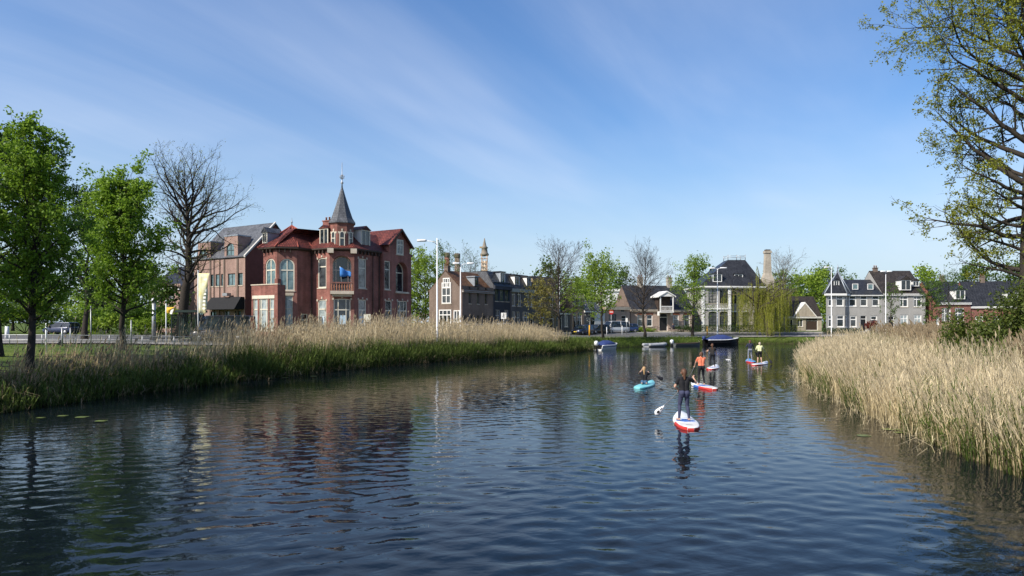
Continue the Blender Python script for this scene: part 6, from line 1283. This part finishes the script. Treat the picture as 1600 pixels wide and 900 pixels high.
sup(PX(1188,54.4),54.4,38,'white board with red edge under the pale yellow top paddler',WHITE_PVC,RED_PVC,BLUE_PVC)
# kneeling paddler
d = 35.8; F_ = Vector((PX(1006.5,d),d,zt_)); tip = wp3(1036,593,36.6); hr = wp3(1013,581,36.3); ax = (hr-tip).normalized(); hl = hr+ax*0.38
person(tuple(F_),10,'fair haired woman in black top kneeling on the turquoise board',(hl,hr),ax,[('leggings',LEGG,cloth('blue legging',(0.05,0.11,0.20)),0.004),('shirt',TEEH,BLACKC,0.012)],HAIR_BL,0.2,1.0,SKIN,0.015,sit=True,seat_pose='kneel')
paddle(hl+ax*0.1,tip,'dark bladed paddle in the hands of the kneeling woman',M('dark blade',(0.05,0.05,0.06)))
sup(PX(1008.5,35.8),35.8,24,'turquoise board under the kneeling fair haired woman',TURQ,TURQ,None)
for o_ in [o for o in bpy.data.objects if o.name.startswith('deck_pad')][:0]: pass

# ---------------------------------------------------------------- boats
def boat(cx, cy, ang, label, L, Wd_, hull, hgt_=0.55, cover=None, outboard=True, stripe=None, gun=None, cover_h=0.55, inflatable=False, inner=None, name='motorboat', peak=0.55, motorm=None):
    a = math.radians(ang); ca, sa = math.cos(a), math.sin(a); T = thing(name,(cx,cy,0),label,'boat'); P = lambda x,y,z: (cx+x*ca-y*sa, cy+x*sa+y*ca, z); ss = np.linspace(0,1,15)
    hw = lambda s: Wd_/2*float(np.interp(s,[0,0.1,0.4,0.7,0.88,0.97,1],[0.86,0.93,1,0.86,0.5,0.18,0.02])); sh = lambda s: hgt_*(1+0.35*max(0,(s-0.35)/0.65)**2); X = lambda s: (s-0.5)*L
    rings = []
    for s in ss:
        w, t = hw(s), sh(s); rings.append([P(X(s),0,-0.18),P(X(s)-0.0,w*0.62,-0.10),P(X(s)+0.05*s,w*0.92,t*0.45),P(X(s)+0.12*s,w,t),P(X(s)+0.12*s,w*0.9,t),P(X(s)+0.05*s,w*0.8,0.12),P(X(s)+0.05*s,-w*0.8,0.12),P(X(s)+0.12*s,-w*0.9,t),P(X(s)+0.12*s,-w,t),P(X(s)+0.05*s,-w*0.92,t*0.45),P(X(s),-w*0.62,-0.10)])
    MB().loft(rings,True,False).build('hull',hull,T)
    if gun:
        for q in (-1,1): MB().tube([P(X(s)+0.12*s,q*hw(s),sh(s)+0.015) for s in ss],0.055 if not inflatable else 0.2,8).build('gunwale',gun,T)
    if stripe:
        for q in (-1,1): MB().add([P(X(s)+0.09*s,q*(hw(s)*0.965+0.01),sh(s)*f) for s in ss for f in (0.62,0.8)],[[2*i,2*i+2,2*i+3,2*i+1] for i in range(14)]).build('stripe',stripe,T)
    if cover:
        r = []; cs = np.linspace(0.02,0.80,12)
        for s in cs:
            w, t = hw(s)*1.03, sh(s)+0.02; u = (s-0.02)/0.78; top = cover_h*math.sin(math.pi*min(1,max(0.0,u))**(0.75 if peak < 0.5 else 1.15))**0.7 if 0 < u < 1 else 0.02
            top = max(top,0.03); r.append([P(X(s)+0.1*s,w*math.cos(th),t-0.06*(abs(math.cos(th))>0.98)+top*math.sin(th)*(0.93+0.07*math.sin(s*37))) for th in np.linspace(0,math.pi,9)])
        MB().loft(r,False,True,False).build('cover',cover,T)
        bars = MB(); bars.tube([P(X(0.4),-hw(0.4)*0.5,sh(0.4)+cover_h*0.2),P(X(0.4),0,sh(0.4)+cover_h*0.97),P(X(0.4),hw(0.4)*0.5,sh(0.4)+cover_h*0.2)],0.02,5); bars.build('cover_hoop',METAL_GREY,T)
    else:
        for s in (0.3,0.58): MB().hexa([P(X(s)-0.13,-hw(s)*0.86,sh(s)*0.7),P(X(s)+0.13,-hw(s)*0.86,sh(s)*0.7),P(X(s)+0.13,hw(s)*0.86,sh(s)*0.7),P(X(s)-0.13,hw(s)*0.86,sh(s)*0.7),P(X(s)-0.13,-hw(s)*0.86,sh(s)*0.78),P(X(s)+0.13,-hw(s)*0.86,sh(s)*0.78),P(X(s)+0.13,hw(s)*0.86,sh(s)*0.78),P(X(s)-0.13,hw(s)*0.86,sh(s)*0.78)]).build('bench',inner or DARK_WOOD,T)
    MB().tube([P(L/2,0,sh(1)*0.9),P(L/2+0.5,0.5,0.45),P(L/2+0.9,1.4,0.7)],0.018,4).build('mooring_rope',M('pale rope',(0.45,0.40,0.30)),T)
    if outboard:
        mo = MB(); z = hgt_+0.18; mo.loft([[P(-L/2-0.22+dx*sx,dy*sy,zz_) for sx,sy in ((-1,-1),(1,-1),(1,1),(-1,1))] for dx,dy,zz_ in ((0.12,0.10,z-0.18),(0.2,0.17,z-0.1),(0.22,0.18,z+0.2),(0.17,0.14,z+0.34),(0.08,0.06,z+0.4))]); om = mo.build('outboard_motor',motorm or METAL_WHITE,T)
        MB().hexa([P(-L/2-0.3,-0.05,-0.25),P(-L/2-0.14,-0.05,-0.25),P(-L/2-0.14,0.05,-0.25),P(-L/2-0.3,0.05,-0.25),P(-L/2-0.32,-0.06,z-0.18),P(-L/2-0.1,-0.06,z-0.18),P(-L/2-0.1,0.06,z-0.18),P(-L/2-0.32,0.06,z-0.18)]).build('motor_leg',BLACK_PAINT,om)
    return T
TARP = M('royal blue tarpaulin',(0.035,0.055,0.17),(0.022,0.035,0.11),3,0.6,0.02,4); GEL = M('white gelcoat',(0.74,0.74,0.72),(0.66,0.66,0.64),2,0.25)
boat(PX(948,84.2),84.2,52,'white motorboat with blue tarpaulin and white outboard moored at the reeds',4.4,1.7,GEL,0.55,TARP,True,TARP,GEL,0.62)
boat(PX(1024,95),94.8,30,'grey inflatable dinghy with white seats moored at the grassy bank',3.4,1.5,M('grey rubber',(0.30,0.31,0.32)),0.25,None,False,None,M('grey rubber tube',(0.36,0.37,0.38)),inflatable=True,inner=GEL,name='dinghy')
boat(PX(1072,98.5),98.3,24,'low open rowing boat with white outboard beside the black sloop',4.6,1.5,M('grey green hull',(0.14,0.15,0.14)),0.32,None,True,None,DARK_WOOD,name='rowing_boat')
boat(PX(1127,101),100.8,14,'black sloop with white rim and navy canvas cover',5.3,2.1,M('black gelcoat',(0.012,0.012,0.014),(0.01,0.01,0.012),2,0.2),0.78,TARP,True,None,GEL,0.8,name='sloop',peak=0.6,motorm=TARP)

# ---------------------------------------------------------------- cars, bicycle
def car(x, y, ang, label, paint, L=4.1, Wc=1.72, Hc=1.46, van=False, group=None, lights=True, name='parked_car', cabin=None):
    z0 = H(x,y)+0.03; a = math.radians(ang); ca, sa = math.cos(a), math.sin(a); T = thing(name,(x,y,z0),label,'van' if van else 'car',group); P = lambda u,v,z: (x+u*ca-v*sa, y+u*sa+v*ca, z0+z)
    def ring(u,w,zb,zt,tum=0.0): return [P(u,-w*0.94,zb),P(u,w*0.94,zb),P(u,w,zb+(zt-zb)*0.35),P(u,w*(0.98-tum),zt-0.08),P(u,w*(0.90-tum),zt),P(u,-w*(0.90-tum),zt),P(u,-w*(0.98-tum),zt-0.08),P(u,-w,zb+(zt-zb)*0.35)]
    h = L/2; w = Wc/2; belt = 0.88 if not van else 1.0
    MB().loft([ring(u*h,w*k,zb,zt) for u,k,zb,zt in ((-1,0.86,0.42,0.78),(-0.985,0.93,0.30,0.90*belt/0.88),(-0.8,1,0.22,belt+0.04),(-0.1,1,0.20,belt+0.02),(0.35,1,0.20,belt),(0.75,0.98,0.22,belt-0.10),(0.94,0.93,0.26,belt-0.18),(1.0,0.82,0.36,0.58))]).build('body',paint,T)
    cb_ = cabin or ([(-0.95,0.90),(-0.86,Hc),(0.18,Hc),(0.52,0.92)] if not van else [(-0.98,1.0),(-0.96,Hc),(0.50,Hc),(0.80,1.02)])
    MB().loft([[P(u*h,-w*0.95,belt-0.02) if i == 0 else P(u*h,-w*0.80,zz_-0.06) for i in (0,1)]+[P(u*h,w*0.80,zz_-0.06),P(u*h,w*0.95,belt-0.02)] for u,zz_ in [(cb_[0][0],belt+0.1),cb_[1],cb_[2],(cb_[3][0],belt+0.1)]],True,False).build('window_glass',GLASS,T)
    MB().loft([[P(u*h,-w*0.82,zz_-0.07),P(u*h,-w*0.72,zz_),P(u*h,w*0.72,zz_),P(u*h,w*0.82,zz_-0.07)] for u,zz_ in ((cb_[1][0]-0.03,Hc-0.05),(cb_[1][0]+0.05,Hc),(cb_[2][0]-0.05,Hc),(cb_[2][0]+0.03,Hc-0.05))],True,True).build('roof',paint,T)
    for s in (-1,1):
        for (u0,z_0),(u1,z_1) in ((cb_[2],cb_[3]),(cb_[1],cb_[0])): MB().tube([P(u0*h,s*w*0.79,z_0-0.05),P(u1*h,s*w*0.94,belt)],0.045,5).build('pillar',paint,T)
        MB().tube([P((cb_[1][0]+cb_[2][0])*0.5*h,s*w*0.80,Hc-0.06),P((cb_[1][0]+cb_[2][0])*0.5*h,s*w*0.965,belt)],0.05,5).build('pillar',paint,T)
        MB().box(P(cb_[3][0]*h*0.9,s*(w+0.08),belt+0.08),(0.14,0.16,0.13),a).build('wing_mirror',paint,T)
        for u in (-0.62,0.64):
            c = P(u*h,s*(w-0.09),0.31); ax = Vector((-sa,ca,0))*s; pa = [Vector(c)-ax*0.09,Vector(c)-ax*0.08,Vector(c)+ax*0.08,Vector(c)+ax*0.1]
            wh = MB().tube(pa,[0.27,0.315,0.315,0.25],16).build('wheel',RUBBER,T,c); MB().tube([Vector(c)+ax*0.085,Vector(c)+ax*0.106],[0.2,0.19],12).build('rim',METAL_GREY,wh,c)
        if lights:
            MB().loft([[P(h*0.945+du,s*(w*0.60+q*0.17),0.60+v_) for q,v_ in ((-1,-0.07),(1,-0.05),(1,0.08),(-1,0.07))] for du in (-0.05,0.055)],True,False).build('headlight',M('clear lamp glass',(0.65,0.68,0.70),None,4,0.1),T)
            MB().loft([[P(-h*0.975+du,s*(w*0.78+q*0.09),0.78+v_) for q,v_ in ((-1,-0.1),(1,-0.1),(1,0.1),(-1,0.1))] for du in (0.05,-0.03)],True,False).build('tail_light',M('red lamp glass',(0.35,0.02,0.02),None,4,0.15),T)
    YP = M('yellow number plate',(0.75,0.55,0.04),None,4,0.5)
    MB().hexa([P(h+0.0,-0.26,0.40),P(h+0.025,-0.26,0.40),P(h+0.025,0.26,0.40),P(h,0.26,0.40),P(h,-0.26,0.52),P(h+0.025,-0.26,0.52),P(h+0.025,0.26,0.52),P(h,0.26,0.52)]).build('number_plate',YP,T)
    MB().hexa([P(h*0.985,-0.45,0.60),P(h*1.002,-0.45,0.60),P(h*1.002,0.45,0.60),P(h*0.985,0.45,0.60),P(h*0.97,-0.45,0.70),P(h*0.985,-0.45,0.70),P(h*0.985,0.45,0.70),P(h*0.97,0.45,0.70)]).build('grille',BLACK_PAINT,T)
    return T
def paint(n,c): return M(n,c,tuple(v*0.9 for v in c),1,0.25,spec=0.5,coat=0.6,metal=0.2)
car(PX(911,102),102.6,-128,'dark blue hatchback with yellow plate parked behind the lime green tree',paint('dark blue car paint',(0.02,0.03,0.07)))
car(PX(934,106.5),106.5,-140,'black car parked just behind the dark blue hatchback',paint('black car paint',(0.012,0.012,0.014)))
car(PX(962,109),109.6,-150,'silver van parked in front of the white end wall',paint('silver car paint',(0.55,0.56,0.57)),4.6,1.85,1.95,True,name='parked_van')
car(PX(979,112),112.6,-150,'mid blue car parked before the brown shop',paint('mid blue car paint',(0.03,0.06,0.16)))
car(PX(345,57),57.4,186,'dark grey van parked on the road before the black awning',paint('charcoal car paint',(0.03,0.03,0.032)),4.9,1.9,2.15,True,name='parked_van')
car(PX(690,74),75.6,57,'silver grey car hidden behind the tan reeds near the white lamp post',paint('pale grey car paint',(0.42,0.43,0.44)))
car(PX(742,83.5),86.8,57,'white car hidden behind the tan reeds by the gabled house',paint('white car paint',(0.70,0.70,0.69)))
car(PX(788,92),95.0,56,'light car hidden behind the tan reeds by the dark blue house',paint('cream car paint',(0.58,0.57,0.54)))
car(PX(96,82),82,172,'dark blue small car on the junction beyond the slim hornbeam',paint('dark blue car paint',(0.02,0.03,0.07)),3.8)
def bicycle(x, y, ang, label, m, leanx=0.0, z=None):
    z0 = (H(x,y)+0.035) if z is None else z; a = math.radians(ang); ca, sa = math.cos(a), math.sin(a); T = thing('bicycle',(x,y,z0),label,'bicycle'); P = lambda u,v,zz_: (x+u*ca-v*sa, y+u*sa+v*ca, z0+zz_)
    for u in (-0.53,0.53):
        c = P(u,0,0.34); w = MB().tube([P(u+0.325*math.cos(t),0,0.34+0.325*math.sin(t)) for t in np.linspace(0,2*math.pi,21)],0.022,5,False).build('wheel',RUBBER,T,c); sp = MB()
        for t in np.linspace(0,math.pi,7)[:-1]: sp.tube([P(u-0.31*math.cos(t),0,0.34-0.31*math.sin(t)),P(u+0.31*math.cos(t),0,0.34+0.31*math.sin(t))],0.003,3)
        stuff(sp.build('spoke',METAL_GREY,w,c))
    f = MB()
    for p,q in (((-0.53,0.34),(-0.05,0.30)),((-0.05,0.30),(-0.2,0.82)),((-0.2,0.78),(0.38,0.86)),((0.36,0.80),(-0.05,0.30)),((-0.53,0.34),(-0.2,0.76)),((0.53,0.34),(0.36,0.95))): f.tube([P(p[0],0,p[1]),P(q[0],0,q[1])],0.018,5)
    f.build('frame',m,T); MB().tube([P(0.30,-0.28,1.06),P(0.37,-0.1,1.05),P(0.37,0.1,1.05),P(0.30,0.28,1.06)],0.014,5).build('handlebar',METAL_GREY,T); MB().loft([[P(-0.33+u,v*wd,0.86+h_) for v,h_ in ((-1,0),(1,0),(0.7,0.05),(-0.7,0.05))] for u,wd in ((0,0.09),(0.1,0.085),(0.27,0.025))]).build('saddle',BLACK_PAINT,T)
    return T
bx, by = PX(1053,109.5), 110.2; bz = H(bx,by)+0.035
bicycle(bx,by,190,'black bicycle ridden along the far road past the villa',BLACK_PAINT)
a_ = math.radians(190); hnd = [Vector((bx+0.30*math.cos(a_)-v*math.sin(a_), by+0.30*math.sin(a_)+v*math.cos(a_), bz+1.07)) for v in (0.27,-0.27)]
person((bx-0.22*math.cos(a_),by-0.22*math.sin(a_),bz+0.86),-100,'cyclist in dark clothes riding past the brick villa',(hnd[1],hnd[0]),(math.sin(a_),math.cos(a_),0),[('trousers',LEGG+['foot'],BLACKC,0.008),('jacket',LONG+[('hip',0.2,1)],NAVY,0.015)],HAIR_DK,0.03,1.0,SKIN,0.02,sit=True,seat_pose='ride',lean=0.28)
for i,(px,d_,an,lab) in enumerate(((868,100.5,60,'dark bicycle leaning by the slender white pole'),(884,103.5,50,'dark bicycle standing before the low cottage'),(1027,116.6,10,'bicycle parked beside the villa doorstep'))): bicycle(PX(px,d_),d_+1.2,an,lab,BLACK_PAINT)

# ---------------------------------------------------------------- street lamps, poles, signs
def lamp(px, d, ytop, label, arms, ybend=None, rad=0.075, luml=1.0):
    x, y = PX(px,d), d; z = H(x,y)-0.05; zt = PZ(ytop,d); T = thing('street_lamp',(x,y,z),label,'street lamp','white street lamps')
    MB().lathe((x,y,z),[(rad*1.7,0),(rad*1.7,0.9),(rad*1.1,1.05),(rad*0.62,zt-z)],10).build('pole',METAL_WHITE,T)
    for s, L, dz in arms:
        za = zt-dz; e = Vector((x+s*L,y-0.15,za+0.12)); A = MB().tube([(x,y,za-0.25),(x+s*L*0.25,y-0.03,za+0.02),tuple(e)],[rad*0.6,rad*0.5,rad*0.4],6).build('arm',METAL_WHITE,T)
        h_ = MB().loft([[(e.x+s*u,e.y+v*w_,e.z+zz_) for v,zz_ in ((-1,-0.02),(-0.6,0.10),(0.6,0.10),(1,-0.02),(0.6,-0.10),(-0.6,-0.10))] for u,w_ in ((-0.12,0.08),(0.0,0.15),(0.35*luml,0.19),(0.62*luml,0.13),(0.7*luml,0.04))]).build('lamp_head',METAL_WHITE,A,e)
lamp(683,61,372,'tall white street lamp standing in the tan reeds beside the corner house',((-1,1.05,0.35),),luml=1.0)
lamp(719.5,81,412,'white street lamp in front of the gabled house',((1,0.9,0.1),(-1,0.2,0.1)),luml=1.0)
lamp(1121,108.5,420,'white double street lamp in front of the grey mansion',((-1,0.5,0.05),(1,0.5,0.0)),luml=1.3)
lamp(1299,106,417,'white street lamp before the pyramid roofed grey house',((-1,0.5,0.2),),rad=0.062)
lamp(1384,106,425,'white street lamp before the stepped grey house',((-1,0.2,0.05),(1,0.2,0.05)),rad=0.062)
def pole(name, px, d, ytop, label, cat, r, mat, cap=True, zb=None):
    x = PX(px,d); z = H(x,d)-0.05; zt = PZ(ytop,d); T = thing(name,(x,d,z),label,cat); MB().lathe((x,d,z),[(r,0),(r*0.8,zt-z)],10).build('post',mat,T)
    if cap: MB().ball((x,d,zt),r*1.5,8).build('knob',mat,T)
    return T, x, z, zt
pole('mast',874,88,434,'slender white mast beside the leafless street tree','mast',0.075,METAL_WHITE)
pole('mast',240.5,56,470,'stout pale mast by the bus shelter','mast',0.17,METAL_GREY)
def banner(px, d, ytop, label, y0, y1, w0, w1, mat, dark):
    T,x,z,zt = pole('banner_flag',px,d,ytop,label,'flag',0.05,METAL_WHITE); z0,z1 = PZ(y0,d),PZ(y1,d); vs = []; n = 10
    for i in range(n+1):
        f = i/n; w = w0+(w1-w0)*f
        for k in range(5): q = k/4; vs.append((x+0.06+w*q,d-0.04+0.14*math.sin(f*7+q*3)*q,z0+(z1-z0)*f+0.10*q*math.sin(f*4)))
    c = MB().add(vs,[[i*5+k,i*5+k+1,(i+1)*5+k+1,(i+1)*5+k] for i in range(n) for k in range(4)],True).build('cloth',mat,T); c.modifiers.new('thickness','SOLIDIFY').thickness = 0.008
    p = MB()                                     # pale lettering running down the banner, illegible at this distance
    for i in range(9):
        f = 0.14+i*0.09; zz_ = z0+(z1-z0)*f; w = w0+(w1-w0)*f
        p.add([(x+0.06+w*0.55,d-0.075,zz_),(x+0.06+w*0.86,d-0.115,zz_+0.02),(x+0.06+w*0.86,d-0.115,zz_-0.16),(x+0.06+w*0.5,d-0.075,zz_-0.14)],[[0,1,2,3]])
    stuff(p.build('lettering',dark,c))
banner(309.5,54,424,'yellow and white banner flag on a white pole before the office block',427,489,0.86,0.55,M('pale yellow banner cloth',(0.62,0.55,0.22),(0.66,0.66,0.56),2.2,0.8),WHITE_PAINT)
banner(259.5,53,470,'drooping golden banner flag on a white pole by the bus shelter',480,489,0.7,0.5,M('golden banner cloth',(0.66,0.42,0.05),(0.58,0.36,0.04),3,0.8),WHITE_PAINT)
for px,d,yt,r,m,lab in ((142,43,478,0.04,METAL_GREY,'thin white post on the lawn between the hornbeams'),(72,41,505,0.045,METAL_WHITE,'white marker post beside the slim hornbeam'),(97,46,512,0.06,METAL_GREY,'pale thick bollard post right of the slim hornbeam'),(110,46,512,0.045,METAL_GREY,'thin grey stake on the lawn edge'),(205,48,500,0.05,METAL_GREY,'grey stake just behind the broad hornbeam'),(11,60,510,0.18,METAL_WHITE,'stubby pale bollard on the junction')):
    pole('post',px,d,yt,lab,'post',r,m,False)
pole('bollard',94.5,47.6,531,'dark square bollard on the lawn edge near the road','bollard',0.14,BLACK_PAINT,False)
def railing(pts, h, label, every=2.0):
    P_ = np.array(pts,float); z = hgt(P_); T = thing('railing',(P_[0,0],P_[0,1],z[0]),label,'railing')
    seg = np.linalg.norm(np.diff(P_,axis=0),axis=1)
    for k in (h,h*0.55): MB().tube([(p[0],p[1],zz_+k) for p,zz_ in zip(P_,z)],0.03,5).build('rail',METAL_GREY,T)
    n = int(seg.sum()/every); cum = np.concatenate([[0],np.cumsum(seg)])
    for i in range(n+1):
        s = i*seg.sum()/n; x,y = np.interp(s,cum,P_[:,0]),np.interp(s,cum,P_[:,1]); zz_ = H(x,y); MB().tube([(x,y,zz_-0.1),(x,y,zz_+h+0.04)],0.035,5).build('post',METAL_GREY,T,(x,y,zz_))
railing([(-38,46.2),(-31,47.2),(-25.5,49.4),(-21.0,52.2)],0.7,'low grey railing between the lawn and the road')
def shelter():
    d = 56.5; x0,x1 = PX(268,d),PX(306,d); z = H((x0+x1)/2,d)-0.02; T = thing('bus_shelter',((x0+x1)/2,d,z),'dark green glazed bus shelter beside the road','bus shelter')
    for x in (x0,(x0+x1)/2,x1):
        for y in (d,d+1.4): MB().box((x,y,z+1.2),(0.08,0.08,2.4)).build('post',GREEN_BLACK,T)
    MB().box(((x0+x1)/2,d+0.6,z+2.49),(x1-x0+0.5,2.0,0.18)).build('roof',GREEN_BLACK,T); MB().box(((x0+x1)/2,d+1.3,z+0.5),(x1-x0-0.4,0.4,0.06)).build('bench',DARK_WOOD,T)
    gm_,n_,l_,p_ = _new('shelter glass'); p_.inputs['Base Color'].default_value = (0.06,0.10,0.09,1); p_.inputs['Roughness'].default_value = 0.05; p_.inputs['Alpha'].default_value = 0.55
    for a,b in ((x0,(x0+x1)/2),((x0+x1)/2,x1)): MB().box(((a+b)/2,d+1.42,z+1.3),(b-a-0.12,0.02,1.9)).build('pane',gm_,T)
    MB().box((x0,d+0.7,z+1.3),(0.02,1.2,1.9)).build('pane',gm_,T); MB().box((x1,d+0.7,z+1.3),(0.02,1.2,1.9)).build('pane',gm_,T)
shelter()
def sign(px, d, yc, w, h, label, kind):
    x = PX(px,d); z = H(x,d)-0.05; zc = PZ(yc,d); T = thing('street_sign',(x,d,z),label,'sign'); MB().lathe((x,d,z),[(0.035,0),(0.035,zc-z+h*0.4)],8).build('post',METAL_GREY,T)
    if kind == 'disc':
        RD = M('red sign paint',(0.52,0.03,0.03),(0.46,0.025,0.025),3,0.4); p = MB().tube([(x,d-0.05,zc),(x,d-0.08,zc)],w/2,24,True,False).build('disc',RD,T); MB().box((x,d-0.086,zc),(w*0.72,0.008,w*0.17)).build('bar',WHITE_PAINT,p)
    else:
        p = MB().box((x,d-0.06,zc),(w,0.03,h)).build('plate',WHITE_PAINT,T)
        if kind == 'picto':
            m = MB(); y = d-0.079; m.add([(x+u*w,y,zc+v*h) for u,v in ((-0.22,-0.25),(0.2,-0.25),(0.2,-0.14),(-0.08,-0.14),(-0.05,0.02),(0.12,0.02),(0.12,0.12),(-0.02,0.12),(-0.02,0.26),(-0.14,0.26),(-0.14,0.0),(-0.22,-0.1))],[list(range(12))]); m.build('pictogram',BLACK_PAINT,p)
            MB().tube([(x-0.0*w,y+0.002,zc+0.33*h),(x,y-0.003,zc+0.33*h)],0.09*w,10).build('pictogram',BLACK_PAINT,p)
sign(787,82,493.5,0.62,0.72,'white square sign with black pictogram in the tan reeds','picto')
sign(955,103.5,487.5,0.72,0.72,'red no entry disc with white bar beside the lime green tree','disc')
sign(979,107.5,500,0.32,0.62,'small pale traffic sign in front of the mid blue car','plain')
OR_ = M('yellow marker post paint',(0.68,0.36,0.02),(0.6,0.3,0.02),4,0.5)
pole('marker_post',921,100,508,'yellow orange marker post by the dark blue hatchback','post',0.11,OR_,False)
pole('marker_post',1105,111,510,'yellow marker post in front of the mansion hedge','post',0.10,OR_,False)
pole('post',948,103,511,'short white post behind the motorboat','post',0.06,METAL_WHITE,False); pole('post',972,105.5,509,'short white post near the silver van','post',0.06,METAL_WHITE,False)
nb_ = thing('notice_board',(PX(573,62),62.2,H(PX(573,62),62.2)),'cream notice board standing before the shaded wing of the corner house','notice board'); zc = PZ(497,62)
MB().box((PX(573,62),62.2,zc),(0.62,0.05,0.7)).build('panel',M('cream board',(0.62,0.60,0.50)),nb_)
for s in (-1,1): MB().tube([(PX(573,62)+s*0.26,62.25,H(PX(573,62),62.2)-0.05),(PX(573,62)+s*0.26,62.25,zc+0.3)],0.03,6).build('post',METAL_GREY,nb_)
